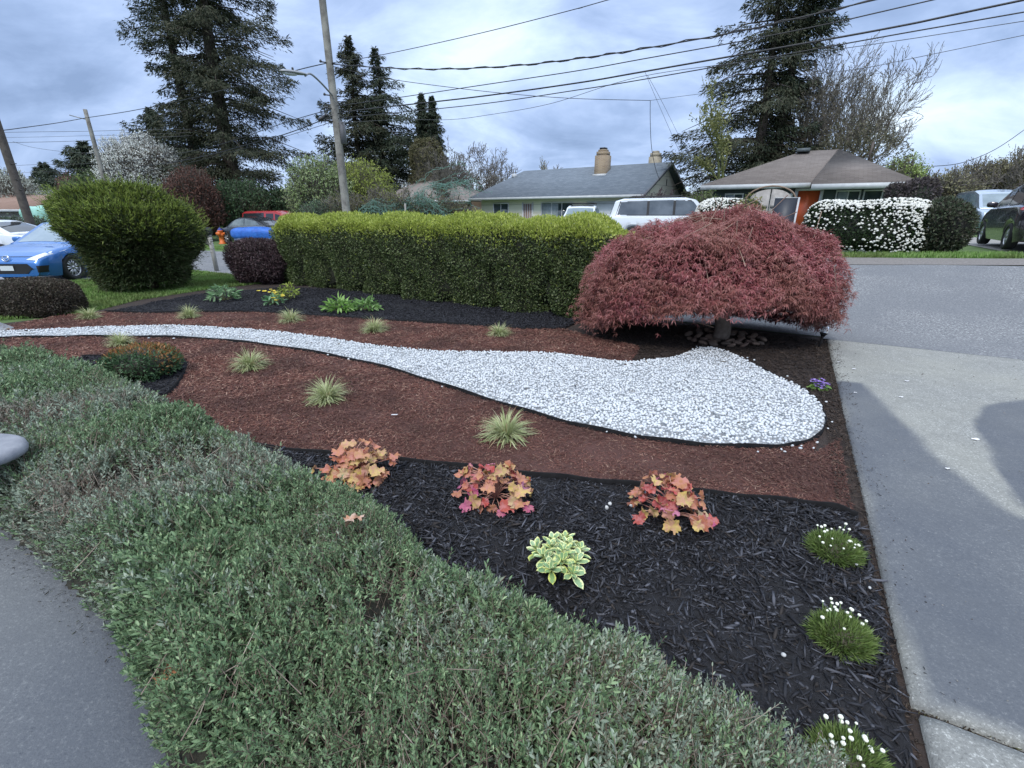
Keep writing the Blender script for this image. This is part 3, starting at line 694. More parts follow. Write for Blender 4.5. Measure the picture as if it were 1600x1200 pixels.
mk('leaves', VV, FF, m_stc, t, smooth=True, attr=AA); stm.build('stems', surf('stc_stem', (.25, .32, .12)), t)
# white thrift
m_thr = fol('thrift_blade', [(.12, .20, .045), (.19, .28, .075), (.27, .36, .13), (.085, .14, .035), (.24, .29, .12)], .55, .2)
m_fl = surf('thrift_flower', (.74, .76, .62), (.84, .84, .76), 60, .8, .6, 200, bd=.003); m_fst = surf('thrift_stem', (.16, .25, .08))
def thrift(px, lab, seed, R, nf):
    c = np.array((*G(*px, 0), .02)); t = thing('thrift_clump', lab, 'flowering plant', c, 0, 'white flowering thrift clumps'); r = np.random.default_rng(seed)
    n = 5200; u = unit(np.c_[r.normal(size=(n, 2)), np.abs(r.normal(size=n))*1.0+.12]); 
    base = c+u*np.array([R, R*.95, .06])*r.uniform(.15, .85, n)[:, None]; d = unit(u+r.normal(size=(n, 3))*.42+np.array([0, 0, .35]))
    V, F = leaves(base, d, unit(r.normal(size=(n, 3))), r.uniform(.035, .07, n), .0033, 'o', .05, .18); mk('foliage', V, F, m_thr, t)
    hv, hf = hull(c+np.array([0, 0, .015]), (R*.75, R*.72, .06), 2, 0, .004, 20, 1, 1, 8); mk('crown', hv, hf, surf('thrift_base'+str(seed), (.04, .05, .02), (.06, .045, .03), 60), t)
    for k in range(nf):
        a = r.uniform(0, 6.28); q = r.uniform(0, 1)**.5; b0 = c+np.array([R*.75*q*math.cos(a), R*.75*q*math.sin(a), .04]); h = r.uniform(.03, .06)+(.025 if math.sin(a) > .2 else 0)
        tp = b0+np.array([.02*math.cos(a)*q, .02*math.sin(a)*q, h]); s_ = r.uniform(.0045, .0085)
        f = MB(); V0, F0 = ico(2); V0 = V0*s_*np.array([1, 1, .85]); V0 = V0*(1+.12*nz(V0, 900, k, 1))[:, None]; f.add(V0+tp, F0, 0); f.tube([b0, tp], .0014, 5, 1)
        mk('flower_head', np.concatenate(f.V), f.F, [m_fl, m_fst], t, smooth=False, fm=f.M)
thrift((1302, 868), 'white thrift clump with tall flower heads, just below the end of the black edging', 1, .125, 22)
thrift((1312, 1005), 'white thrift clump in the middle of the row beside the driveway', 2, .115, 20)
thrift((1322, 1205), 'white thrift clump at the bottom, between the ground cover and the driveway corner', 3, .105, 24)
# purple primrose by the gravel, yellow primrose, hellebores and small shrubs in the back bed
def leafy(name, lab, cat, px, n, R, H, L, Wd, cols, group=None, kind='o', seed=0, flowers=None, up=.7, stems=True):
    c = np.array((*G(*px), .0)); c[2] = hgt(c[0], c[1])+.02; t = thing(name, lab, cat, c, 0, group); r = np.random.default_rng(seed)
    a = r.uniform(0, 6.28, n); q = r.uniform(0, 1, n)**.6; z = H*(1-.55*q*q)*r.uniform(.35, 1, n)
    base = c+np.c_[R*q*np.cos(a)*.75, R*q*np.sin(a)*.75, z*.8]; d = unit(np.c_[np.cos(a)*q, np.sin(a)*q, up*r.uniform(-.4, 1, n)]+r.normal(size=(n, 3))*.3)
    V, F = leaves(base, d, unit(r.normal(size=(n, 3))*.5+np.array([0, 0, 1])), L*r.uniform(.7, 1.2, n), Wd*r.uniform(.8, 1.2, n), kind, .15, .2)
    mk('leaves', V, F, fol(name+'_leaf'+str(seed), cols, .45, .25), t)
    if stems:
        k = min(n, 26); V, F = prisms(np.repeat(c[None], k, 0), base[:k], .004, .002, 4); mk('stems', V, F, surf(name+'_stem'+str(seed), (.12, .17, .06), (.16, .1, .06)), t)
    if flowers:
        fc, fn, fr = flowers; P = c+np.c_[r.normal(size=(fn, 2))*R*.55, H*r.uniform(.5, 1.35, fn)]; V = []; F = []; k = 0; m = fn*5
        aa = r.uniform(0, 6.28, m); Pp = np.repeat(P, 5, 0); D_ = np.c_[np.cos(aa), np.sin(aa), np.full(m, .35)]; 
        V, F = leaves(Pp, D_, np.tile([0, 0, 1.], (m, 1))+r.normal(size=(m, 3))*.3, fr, fr*.95, 'o', .1, .1); mp_ = fol(name+'_petal'+str(seed), fc, .6, .3)
        for q_ in range(fn): k6 = np.concatenate([np.array([0, 1, 2, 3])+6*np.arange(5)[:, None], np.array([0, 3, 4, 5])+6*np.arange(5)[:, None]]); mk('flower', V[q_*30:(q_+1)*30], k6, mp_, t)
    return t
leafy('primrose', 'small purple flowering primrose between the gravel and the driveway', 'flower', (1278, 612), 34, .09, .07, .06, .03, [(.12, .22, .05), (.2, .32, .08)], seed=1, flowers=([(.28, .17, .55), (.38, .26, .66), (.2, .1, .42), (.5, .42, .72)], 34, .022))
leafy('primrose', 'yellow primrose with blue green leaves in the dark strip below the hedge', 'flower', (430, 478), 55, .21, .22, .11, .055, [(.10, .22, .08), (.16, .30, .16), (.22, .36, .2)], seed=2, flowers=([(.75, .6, .06), (.8, .72, .15), (.7, .5, .04)], 15, .05))
leafy('young_shrub', 'yellow green young shrub just right of the yellow primrose', 'shrub', (452, 470), 190, .26, .42, .07, .03, [(.26, .33, .05), (.34, .40, .09), (.16, .24, .04)], seed=3)
leafy('hellebore', 'broad leaved green plant near the juniper at the left of the back bed', 'shrub', (353, 471), 120, .32, .36, .15, .045, [(.11, .22, .09), (.17, .3, .14), (.26, .38, .22), (.08, .15, .06)], seed=4)
leafy('hellebore', 'wide hellebore with pointed bright leaves, left one of the pair below the hedge', 'flowering plant', (532, 489), 120, .30, .27, .16, .042, [(.14, .30, .05), (.22, .40, .09), (.30, .46, .15), (.1, .2, .04)], 'hellebores below the hedge', seed=5)
leafy('hellebore', 'smaller hellebore, right one of the pair below the hedge', 'flowering plant', (574, 487), 100, .26, .24, .14, .042, [(.13, .27, .07), (.2, .36, .1), (.30, .44, .2), (.1, .2, .04)], 'hellebores below the hedge', seed=6)
# low bronze-tipped shrub in the small black bed
c = np.array((*G(222, 592, 0), .02)); t = thing('dwarf_nandina', 'low dark green shrub with bronze orange tips in the small black bed', 'shrub', c)
(V, F), P, nn = blobleaves(c+np.array([0, .05, .12]), (.40, .32, .20), 5200, .042, .015, 2.2, 0, .05, 6, 4, .06, zmin=-.6)
topm = np.repeat(((P[:, 2]-c[2] > .2+.08*rng.normal(size=len(P))) & (P[:, 1] > c[1]-.1)), 1).astype(int)
mk('foliage', V, F, [fol('nandina_green', [(.03, .075, .03), (.06, .12, .05), (.09, .16, .08), (.04, .08, .035)], .45, .15), fol('nandina_bronze', [(.30, .13, .04), (.40, .20, .08), (.22, .12, .05), (.18, .18, .06)], .5, .25)], t, fm=topm)
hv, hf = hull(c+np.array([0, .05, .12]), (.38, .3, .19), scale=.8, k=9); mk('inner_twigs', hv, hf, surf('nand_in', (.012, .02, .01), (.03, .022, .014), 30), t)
# bits on the ground
x, y = G(617, 656, 0); o = MB().obox((x-.03, y, .045), (.055, -.006, .004), (.004, .012, .002), (0, 0, .002)).build('plant_tag', surf('tag_white', (.7, .7, .72))); tag(o, 'small white plastic scrap lying on the front red mulch', 'litter')
r = np.random.default_rng(4)
for k, (px, py, s_) in enumerate([(1334, 577, .02), (1310, 566, .014), (1336, 614, .014), (1417, 596, .02), (1408, 621, .018), (1524, 687, .026), (1480, 733, .014)]):
    x, y = G(px, py, .045); a = r.uniform(0, 6.28); j = np.arange(8)*math.pi/4
    V = np.c_[x+s_*np.cos(j+a)*1.2, y+s_*np.sin(j+a)*.7, np.full(8, .050)]; V[::2, 2] += .004
    tag(mk('blossom_petal', V, [tuple(range(8))], surf('petal%d' % k, (.7, .7, .72))), 'pale fallen petal lying flat on the concrete driveway', 'petal', 'fallen petals on the driveway')
# loose pebbles in black mulch
V, F = stones(np.array([[*G(x, y, 0), .045] for x, y in ((952, 797), (947, 803), (1335, 893), (1221, 1036), (985, 800), (1355, 930))]), np.array([.016, .014, .008, .011, .012, .008]), 2)
tag(mk('loose_pebbles', V, F, surf('pebble', (.5, .5, .48), (.35, .36, .38), 20)), 'few pale pebbles stray in the black mulch', 'pebbles', kind='stuff')

# ------------------------------------------------------------------ clipped hedge
hx0, hy0 = G(436, 444); hx1, hy1 = G(925, 505)
h0 = np.array([-6.35, 12.35]); h1 = np.array([1.95, 7.15]); hd = unit(h1-h0); hn = np.array([-hd[1], hd[0]]); Lh = np.linalg.norm(h1-h0)
mid = (h0+h1)/2+hn*.62; ha = math.atan2(hd[1], hd[0]); hc = np.array([mid[0], mid[1], .70])
t = thing('clipped_hedge', 'long clipped boxy hedge with yellow green new growth on top', 'hedge', (mid[0], mid[1], 0))
cl = np.array([-3.35, -2.35, -1.35, -.25, .95, 2.25, 3.3])
def hedgeoff(u, wv, z):
    o = .055*np.sin(u*3.3+z*1.7)+.05*np.sin(u*7.1+1+z*3)+.03*np.sin(z*9+u*5)
    for c_ in cl: o = o-.24*np.exp(-((u-c_-.10*np.sin(z*4+c_))/.11)**2)*(.12+.9*np.clip(1.05-z, 0, 1))
    return o
def hedgepts(n, seed):
    r = np.random.default_rng(seed); R = np.array([Lh/2, .64, .88]); ex = 5.5
    ar = np.array([R[1]*R[2]*1.3, R[0]*R[2]*1.25, R[0]*R[1]]); ax = r.choice(3, size=n, p=ar/ar.sum()); q = r.uniform(-1, 1, size=(n, 3)); q[np.arange(n), ax] = np.sign(r.uniform(-1, 1, n))
    b = (ax == 1) & (q[:, 1] > 0) & (r.uniform(size=n) < .55); q[b, 1] = -1
    q /= ((np.abs(q)**ex).sum(1)**(1/ex))[:, None]; nn = unit(np.sign(q)*np.abs(q)**(ex-1)/R); P = q*R
    P = P+nn*(hedgeoff(P[:, 0], P[:, 1], P[:, 2]+.8)+.04*nz(P, 7, 3))[:, None]
    k = P[:, 2] > -.68; return P[k], nn[k]
P, nn = hedgepts(150000, 1); r = np.random.default_rng(2); n = len(P)
dp = np.abs(r.normal(size=n))*.05; P = P-nn*dp[:, None]
topness = P[:, 2]+.10*nz(P, 4, 8)+.06*r.normal(size=n); new = (topness > .60) | ((topness > .42) & (r.uniform(size=n) < .14)) | (r.uniform(size=n) < .008)
D = unit(nn+r.normal(size=(n, 3))*.75+np.array([0, 0, .35])); D[new] = unit(D[new]+np.array([0, 0, .7])); P[new] += np.array([0, 0, 1])*r.uniform(0, .05, new.sum())[:, None]
L = np.where(new, .052, .040)*r.uniform(.65, 1.3, n)
V, F = leaves(P, D, unit(nn+r.normal(size=(n, 3))*.7), L, L*np.where(new, .42, .55))
V = rot2(V, ha)+hc
mk('foliage', V, F, [fol('hedge_leaf', [(.05, .08, .025), (.085, .12, .04), (.125, .165, .06), (.055, .085, .028), (.22, .25, .12), (.07, .10, .035), (.03, .045, .018)], .45, .15), fol('hedge_new_leaf', [(.34, .41, .07), (.44, .50, .10), (.24, .31, .055), (.55, .59, .18)], .5, .3)], t, fm=new.astype(int))
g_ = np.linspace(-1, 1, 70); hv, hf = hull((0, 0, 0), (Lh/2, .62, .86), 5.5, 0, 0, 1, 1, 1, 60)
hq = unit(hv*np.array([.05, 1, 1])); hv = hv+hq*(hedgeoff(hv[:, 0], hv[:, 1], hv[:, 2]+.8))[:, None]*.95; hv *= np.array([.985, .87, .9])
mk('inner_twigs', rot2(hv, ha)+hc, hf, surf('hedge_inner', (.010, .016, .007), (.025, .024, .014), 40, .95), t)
hs = MB(); r = np.random.default_rng(9)
for c_ in np.linspace(-3.9, 3.9, 8):
    for k in range(1): p = rot2(np.array([[c_+r.normal()*.08, -.1+r.normal()*.1, -.8]]), ha)[0]+hc; MB().tube([p, p+np.array([r.normal()*.1, r.normal()*.1, .5])], .04, 6).build('stem', bpy.data.materials.get('hedge_bark') or surf('hedge_bark', (.08, .06, .045)), t)


# ------------------------------------------------------------------ round shrubs
def shrub(name, lab, cat, c, R, n, L, Wd, cols, ex=2.2, amp=.12, f=2.5, seed=1, inward=.12, zmin=-.9, mats=None, up=.3, group=None, inner=(.012, .018, .01), hs=.82, kind='d', rnd=.7, out=1., patch=None, rot=0, transl=.2):
    z0 = hgt(c[0], c[1]); t = thing(name, lab, cat, (c[0], c[1], z0), 0, group)
    (V, F), P, nn = blobleaves(c, R, n, L, Wd, ex, rot, amp, f, seed, inward, out, rnd, up, kind, zmin)
    mk('foliage', V, F, fol(name+'_leaf'+str(seed), cols, .5, transl, patch=patch), t)
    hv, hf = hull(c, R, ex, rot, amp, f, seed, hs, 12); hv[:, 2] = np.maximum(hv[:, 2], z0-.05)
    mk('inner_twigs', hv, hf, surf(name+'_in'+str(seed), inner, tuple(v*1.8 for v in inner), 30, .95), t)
    r = np.random.default_rng(seed); s_ = MB()
    for k in range(5):
        e = np.array(c)+np.array([r.normal()*R[0]*.3, r.normal()*R[1]*.3, -R[2]*.3]); s_.tube([(c[0]+r.normal()*.08, c[1]+r.normal()*.08, z0-.05), e], [.035, .02], 6)
    s_.build('stems', surf(name+'_bark'+str(seed), (.07, .055, .04)), t)
    return t
# juniper with feathery sprays: wide top on a narrower foot
jx, jy = G(240, 462); jc = np.array([jx-.56, jy+.80, 0])
t = thing('juniper_bush', 'big round feathery green juniper leaning over the lawn by the blue car', 'shrub', jc)
def jun(n, seed):
    r = np.random.default_rng(seed); u = rv(n, r); z = u[:, 2]; h = 1.18+1.02*z
    tt = np.clip(h/2.2, 0, 1); Rr = np.interp(tt, [0, .06, .2, .42, .62, .8, .93, 1], [.50, .70, .90, 1.14, 1.30, 1.24, .86, .35]); hd_ = unit(u[:, :2]); rr = Rr*np.minimum(1, np.linalg.norm(u[:, :2], axis=1)/np.sqrt(np.maximum(1e-3, 1-z*z)))
    P = np.c_[hd_*rr[:, None], h]; P[:, :2] += np.array([-.22, .0])*(np.clip(tt-.3, 0, 1))[:, None]
    nn = unit(np.c_[hd_, z*1.2]); d = nz(P, 2.1, seed=3, oct=3); P += nn*(.22*d)[:, None]
    P[:, 0] = np.where(P[:, 0] > -.1, -.1+(P[:, 0]+.1)*.86, P[:, 0])
    return P, nn, tt
P, nn, tt = jun(30000, 4); r = np.random.default_rng(6); n = len(P)
sp_D = unit(nn*.9+r.normal(size=(n, 3))*.35+np.array([0, 0, .55])); P = P-nn*(np.abs(r.normal(size=n))*.13)[:, None]
pt = []; fmj = []; young = ((tt > .62+.16*r.normal(size=n)+.12*nz(P, 3, 8)) & (np.abs(r.normal(size=n)) < 1.0)).astype(int)
for k in range(4):
    f_ = .25*k; Lk = .085*r.uniform(.6, 1.3, n); D = unit(sp_D+rv(n, r)*(.55 if k else .2)); V, F = leaves(P+sp_D*(.12*f_), D, rv(n, r), Lk, Lk*.20); pt.append((V, F)); fmj.append(young)
V, F = cat_(pt); mk('foliage', V+jc, F, [fol('juniper_dark', [(.030, .048, .018), (.055, .080, .028), (.085, .115, .04), (.06, .05, .028)], .55, .15), fol('juniper_light', [(.14, .20, .035), (.22, .29, .055), (.30, .36, .085), (.10, .15, .035)], .5, .25)], t, fm=np.concatenate(fmj))
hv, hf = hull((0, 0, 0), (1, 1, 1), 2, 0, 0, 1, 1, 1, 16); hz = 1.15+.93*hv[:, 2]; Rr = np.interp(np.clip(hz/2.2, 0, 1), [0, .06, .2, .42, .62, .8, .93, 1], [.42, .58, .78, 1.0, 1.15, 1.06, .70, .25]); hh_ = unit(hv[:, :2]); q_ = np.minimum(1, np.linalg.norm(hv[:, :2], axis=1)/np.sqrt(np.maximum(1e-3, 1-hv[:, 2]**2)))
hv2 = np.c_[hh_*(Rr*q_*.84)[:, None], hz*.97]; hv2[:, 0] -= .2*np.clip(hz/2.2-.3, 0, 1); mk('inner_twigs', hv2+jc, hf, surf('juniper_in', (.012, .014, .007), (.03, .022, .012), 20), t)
# wispy shoots sticking out
n = 900; P, nn, tt = jun(n, 41); d = unit(nn+rng.normal(size=(n, 3))*.3+np.array([0, 0, .5])); pts = []
for k in range(9):
    m_ = n; V, F = leaves(P+d*(.035*k), unit(d+rng.normal(size=(n, 3))*.45), rv(n), .06, .012); pts.append((V, F))
V, F = cat_(pts); mk('shoots', V+jc, F, [bpy.data.materials['juniper_dark'], bpy.data.materials['juniper_light']], t, fm=np.concatenate([(tt > .55).astype(int)]*9))
MB().tube([(jc[0], jc[1], -.05), (jc[0]-.05, jc[1], .9)], [.12, .08], 8).build('trunk', surf('jun_bark', (.08, .055, .04)), t)
bx, by = G(398, 447)
shrub('barberry', 'dark purple round shrub at the left end of the clipped hedge', 'shrub', (bx-.02, by+.72, .50), (.84, .76, .56), 30000, .058, .024, [(.045, .026, .030), (.075, .042, .048), (.11, .07, .075), (.06, .045, .042), (.15, .11, .11)], amp=.17, f=4.2, seed=12, inward=.10, rnd=1.0, inner=(.012, .008, .008), up=.5)
bx, by = G(48, 500)
shrub('clipped_shrub', 'low dark brown mounded shrub at the left edge beside the lawn', 'shrub', (bx-.28, by+.50, .27), (.66, .48, .34), 30000, .034, .018, [(.045, .034, .028), (.075, .055, .043), (.10, .08, .06), (.065, .065, .042), (.13, .11, .08)], ex=3, amp=.06, f=4, seed=13, inward=.04, inner=(.012, .01, .008), up=.3)

# ------------------------------------------------------------------ red laceleaf maple
mx, my = G(1133, 534, 0); my += .15; mc = np.array([mx, my, 0.])
t = thing('laceleaf_maple', 'red weeping laceleaf maple spreading beside the driveway', 'tree', mc)
tr = MB(); tr.tube(spline([(mx-.02, my, -.03), (mx+.01, my, .15), (mx-.05, my+.03, .42), (mx-.12, my+.05, .75), (mx-.1, my+.1, 1.05)], 4), np.linspace(.125, .06, 17), 10)
r = np.random.default_rng(3)
twV = []
for k in range(34):
    a = r.uniform(0, 6.28); q = r.uniform(.4, 1); R1 = 1.68*q; z0 = r.uniform(.35, 1.0); p0 = np.array([mx-.08, my+.05, z0]); zt = 1.34*(1-.42*q*q)+r.normal()*.04
    e = np.array([mx-.1+R1*math.cos(a)*(1.0), my+.05+R1*.62*math.sin(a), zt-.35*q]); m1 = np.array([mx+R1*.45*math.cos(a), my+R1*.4*math.sin(a), max(z0+.25, zt*.9)])
    tr.tube(spline([p0, m1, e], 5), np.linspace(.028, .006, 11), 6)
tr.build('trunk', surf('maple_bark', (.13, .10, .08), (.2, .16, .13), 18, .9, .4, 60), t, smooth=True)
n = 23000; r = np.random.default_rng(8)
a = r.uniform(0, 6.28, n); q = np.sqrt(r.uniform(0, 1, n)); q = np.where(r.uniform(size=n) < .45, 1-.30*r.uniform(0, 1, n)**1.5, q)
ez = np.clip(1-q**2.3, 0, 1)**.54
zlo = .22+.46*np.clip(-np.sin(a), 0, 1)**1.5
Rx = np.where(np.cos(a) < 0, 1.92, 1.66); Ry = 1.16
lay = nz(np.c_[q*np.cos(a)*2, q*np.sin(a)*1.7], 1.7, 5, 2)
P = np.c_[mx-.08+q*Rx*np.cos(a), my+.12+q*Ry*np.sin(a), .62+1.06*ez+.14*lay]
skirt = (q > .78) & (r.uniform(size=n) < np.where(np.sin(a) > .1, .92, .72)); P[skirt, 2] -= r.uniform(0, 1, skirt.sum())**.8*(P[skirt, 2]-zlo[skirt]); P[skirt, :2] = (P[skirt, :2]-mc[:2])*(1-.10*r.uniform(0, 1, (skirt.sum(), 1)))+mc[:2]
P[:, 2] -= np.abs(r.normal(size=n))*.07
P[:, :2] += r.normal(size=(n, 2))*.03
P += (unit(np.c_[P[:, :2]-mc[:2], np.full(n, .7)])*(.17*nz(P, 3.8, 15, 3))[:, None])
hang = (r.uniform(size=n) < .03) & (q > .5); P[hang, 2] -= .15; P[:, 2] = np.maximum(P[:, 2], .16)
outd = unit(np.c_[P[:, 0]-mx, P[:, 1]-my, np.full(n, .25)])
pt = []
for k in range(8):
    b_ = (k-3.5)/3.5*1.25; side = np.c_[-outd[:, 1], outd[:, 0], np.zeros(n)]
    d = unit(outd*math.cos(b_)+side*math.sin(b_)+np.array([0, 0, -.30])+r.normal(size=(n, 3))*.45); Lk = (.085-.02*abs(b_))*r.uniform(.6, 1.25, n)
    V, F = leaves(P, d, unit(np.array([0, 0, 1.])+outd*.4+r.normal(size=(n, 3))*.4), Lk, .0085, 'd', .1, .35); pt.append((V, F))
V, F = cat_(pt)
V_c, F_c = V, F; m_c = (fol('laceleaf', [(.31, .08, .09), (.44, .13, .145), (.18, .045, .055), (.58, .27, .275), (.40, .14, .13), (.29, .14, .11), (.51, .20, .21)], .5, .3, patch=(.30, .15, .11), pscale=1.3))
tw = 420; idx = r.choice(n, tw); b0 = P[idx]; d0 = unit(np.c_[mx-b0[:, 0], my-b0[:, 1], .3*np.ones(tw)]+r.normal(size=(tw, 3))*.5)
V, F = prisms(b0+np.array([0, 0, .03]), b0+d0*r.uniform(.12, .4, tw)[:, None], .003, .006, 4); nl_ = len(F_c); V, F = cat_([(V_c, F_c), (V, F)]); mk('crown', V, F, [m_c, surf('maple_twig', (.30, .22, .16), (.24, .15, .12))], t, fm=(np.arange(len(F)) >= nl_).astype(int))
# inner limbs' dark mass of leaves: second sparse shell
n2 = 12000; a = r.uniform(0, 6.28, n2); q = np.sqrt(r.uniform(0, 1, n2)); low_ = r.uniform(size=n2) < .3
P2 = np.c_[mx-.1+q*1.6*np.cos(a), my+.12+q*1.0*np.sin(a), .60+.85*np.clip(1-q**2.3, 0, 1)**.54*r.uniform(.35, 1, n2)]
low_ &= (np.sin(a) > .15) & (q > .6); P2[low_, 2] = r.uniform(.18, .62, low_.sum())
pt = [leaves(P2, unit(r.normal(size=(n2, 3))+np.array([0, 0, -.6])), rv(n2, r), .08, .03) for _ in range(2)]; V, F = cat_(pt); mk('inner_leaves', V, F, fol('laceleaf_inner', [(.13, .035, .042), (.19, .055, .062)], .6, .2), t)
# river stones round the trunk
r = np.random.default_rng(12); m_rs = [surf('river_stone%d' % k, c_, tuple(v*.7 for v in c_), 14, .8, .2, 60) for k, c_ in enumerate([(.17, .115, .085), (.13, .095, .075), (.20, .14, .105), (.14, .09, .07)])]
sv, sf = ico(3); protos = []
for k in range(4):
    V = sv*np.array([.064, .043, .026]); V = V*(1+.10*nz(V, 18, k+3, 2))[:, None]; protos.append(V)
cnt = 0; base_s = None
places = []
for ring, (rr, nn_) in enumerate([(.20, 8), (.32, 13), (.44, 18)]):
    for k in range(nn_): places.append((rr, 2*math.pi*k/nn_+r.normal()*.08, ring))
wordsR = ['inner ring', 'middle ring', 'outer ring']; 
for i, (rr, a, ring) in enumerate(places):
    p = (mx+.02+rr*1.15*math.cos(a), my-.08+rr*.95*math.sin(a), .035+r.uniform(0, .02))
    if i < 4: o = mk('river_stone', protos[i], sf, m_rs[i], smooth=True)
    else: o = firsts[i % 4].copy(); C.objects.link(o)
    if i == 0: firsts = []
    if i < 4: firsts.append(o)
    o.location = p; o.rotation_euler = (r.normal()*.25, r.normal()*.25, a+1.57+r.normal()*.4)
    tag(o, 'smooth brown river stone in the ring round the red maple trunk', 'stone', 'river stones round the maple trunk')
# solar path light
x, y = G(1278, 546, 0); hx_, hy_ = .03, .05
t = thing('path_light', 'small leaning black solar path light with clear glass top at the driveway corner', 'garden light', (x, y, 0))
a0 = np.array([x, y, -.02]); a1 = np.array([x+.035, y+.02, .17]); ax = unit(a1-a0)
MB().tube([a0, a1], [.010, .016], 8).build('stake', m_edge, t, smooth=True)
MB().tube([a1, a1+ax*.02, a1+ax*.045, a1+ax*.05], [.018, .03, .05, .04], 14).build('collar', m_edge, t, smooth=True)
m, nt, b = newmat('clear_glass'); b.inputs['Transmission Weight'].default_value = .9; b.inputs['Roughness'].default_value = .03; b.inputs['IOR'].default_value = 1.3; b.inputs['Base Color'].default_value = (.9, .95, .97, 1); m_clear = m
MB().tube([a1+ax*.05, a1+ax*.09, a1+ax*.13, a1+ax*.14], [.040, .044, .040, .03], 14, cap=False).build('glass', m_clear, t, smooth=True)
MB().tube([a1+ax*.052, a1+ax*.062], [.03, .026], 10).build('lamp_disc', surf('chrome', (.7, .72, .75), rough=.2, metal=.8), t)
# concrete bench at the left edge
x, y = G(-40, 760, 0); m_b = surf('bench_concrete', (.27, .28, .31), (.2, .21, .24), 14, .85, .3, 120)
bz = .47; ctr = W(-22, 706, 2.28)
t = thing('garden_bench', 'grey concrete garden bench end poking out of the ground cover', 'bench', (ctr[0], ctr[1], 0))
prof = [(0, 0), (.26, 0), (.285, .012), (.292, .035), (.285, .058), (.26, .07), (0, .07)]
mb = MB(); mb.lathe([(r_*1, z_) for r_, z_ in prof], k=28); V = np.concatenate(mb.V); V[:, 0] = np.where(V[:, 0] < 0, V[:, 0]-.8, V[:, 0])*.98; V[:, 1] *= .72
zb = ctr[2]-.05; mk('seat', V+np.array([ctr[0]-.12, ctr[1], zb]), mb.F, m_b, t, smooth=True)
for dx in (-.12, -.9):
    MB().lathe([(.13, -.01), (.13, .03), (.10, .05), (.07, .12), (.065, zb*.6), (.10, zb-.02), (.12, zb)], (ctr[0]+dx, ctr[1], 0), k=18).build('leg', m_b, t, smooth=True)

# dead leaves caught in the ground cover
r = np.random.default_rng(31)
for k, (px, py, zz_, s_, lab) in enumerate(((555, 818, .34, .045, 'curled brown and white dead leaf caught in the middle of the ground cover'), (262, 1062, .22, .034, 'orange brown dead leaf in the ground cover near the walkway'), (288, 1052, .25, .028, 'smaller rusty dead leaf beside the orange brown one near the walkway'))):
    x, y = G(px, py, zz_); V, F = lobed(r, s_); V[:, 2] += .3*s_*np.sin(V[:, 0]/s_*3); a = r.uniform(0, 6); V = rot2(V, a)
    V = V+np.array([x, y, zz_+.02]); tag(mk('dead_leaf', V, F, surf('dead_leaf%d' % k, (.34, .14, .06), (.5, .4, .33) if k == 0 else (.22, .09, .05), 40), smooth=True), lab, 'leaf')
# ------------------------------------------------------------------ vehicles
def paint(name, c, metal=.35, rough=.3):
    m, nt, b = newmat(name); b.inputs['Base Color'].default_value = rgb(c); b.inputs['Metallic'].default_value = metal; b.inputs['Roughness'].default_value = rough
    b.inputs['Coat Weight'].default_value = 1; b.inputs['Coat Roughness'].default_value = .04
    d = ramp(nt, noise(nt, 6, 5), [(0, 0, 0), (1, 1, 1)], pos=[.4, .7]); mr = N(nt, 'ShaderNodeMapRange'); nt.links.new(d, mr.inputs[0]); mr.inputs[3].default_value = rough; mr.inputs[4].default_value = rough+.12
    nt.links.new(mr.outputs[0], b.inputs['Roughness']); return m
m_glass = surf('car_glass', (.025, .03, .035), (.02, .025, .03), 2, .04, spec=.8); m_tyre = surf('tyre', (.018, .018, .019), rough=.8); m_rim = surf('alloy', (.55, .56, .58), rough=.28, metal=.85)
m_blackp = surf('black_plastic', (.015, .015, .017), rough=.5); m_head = surf('headlight_glass', (.55, .6, .66), (.75, .8, .85), 30, .08, coat=1); m_tail = surf('tail_lens', (.35, .01, .015), (.5, .02, .02), 10, .1, coat=1); m_chr = surf('chrome_trim', (.7, .72, .75), rough=.12, metal=1)
m_plate = surf('plate', (.55, .6, .62), (.65, .68, .7), 40, .4); m_under = surf('underbody', (.01, .01, .011), rough=.9)
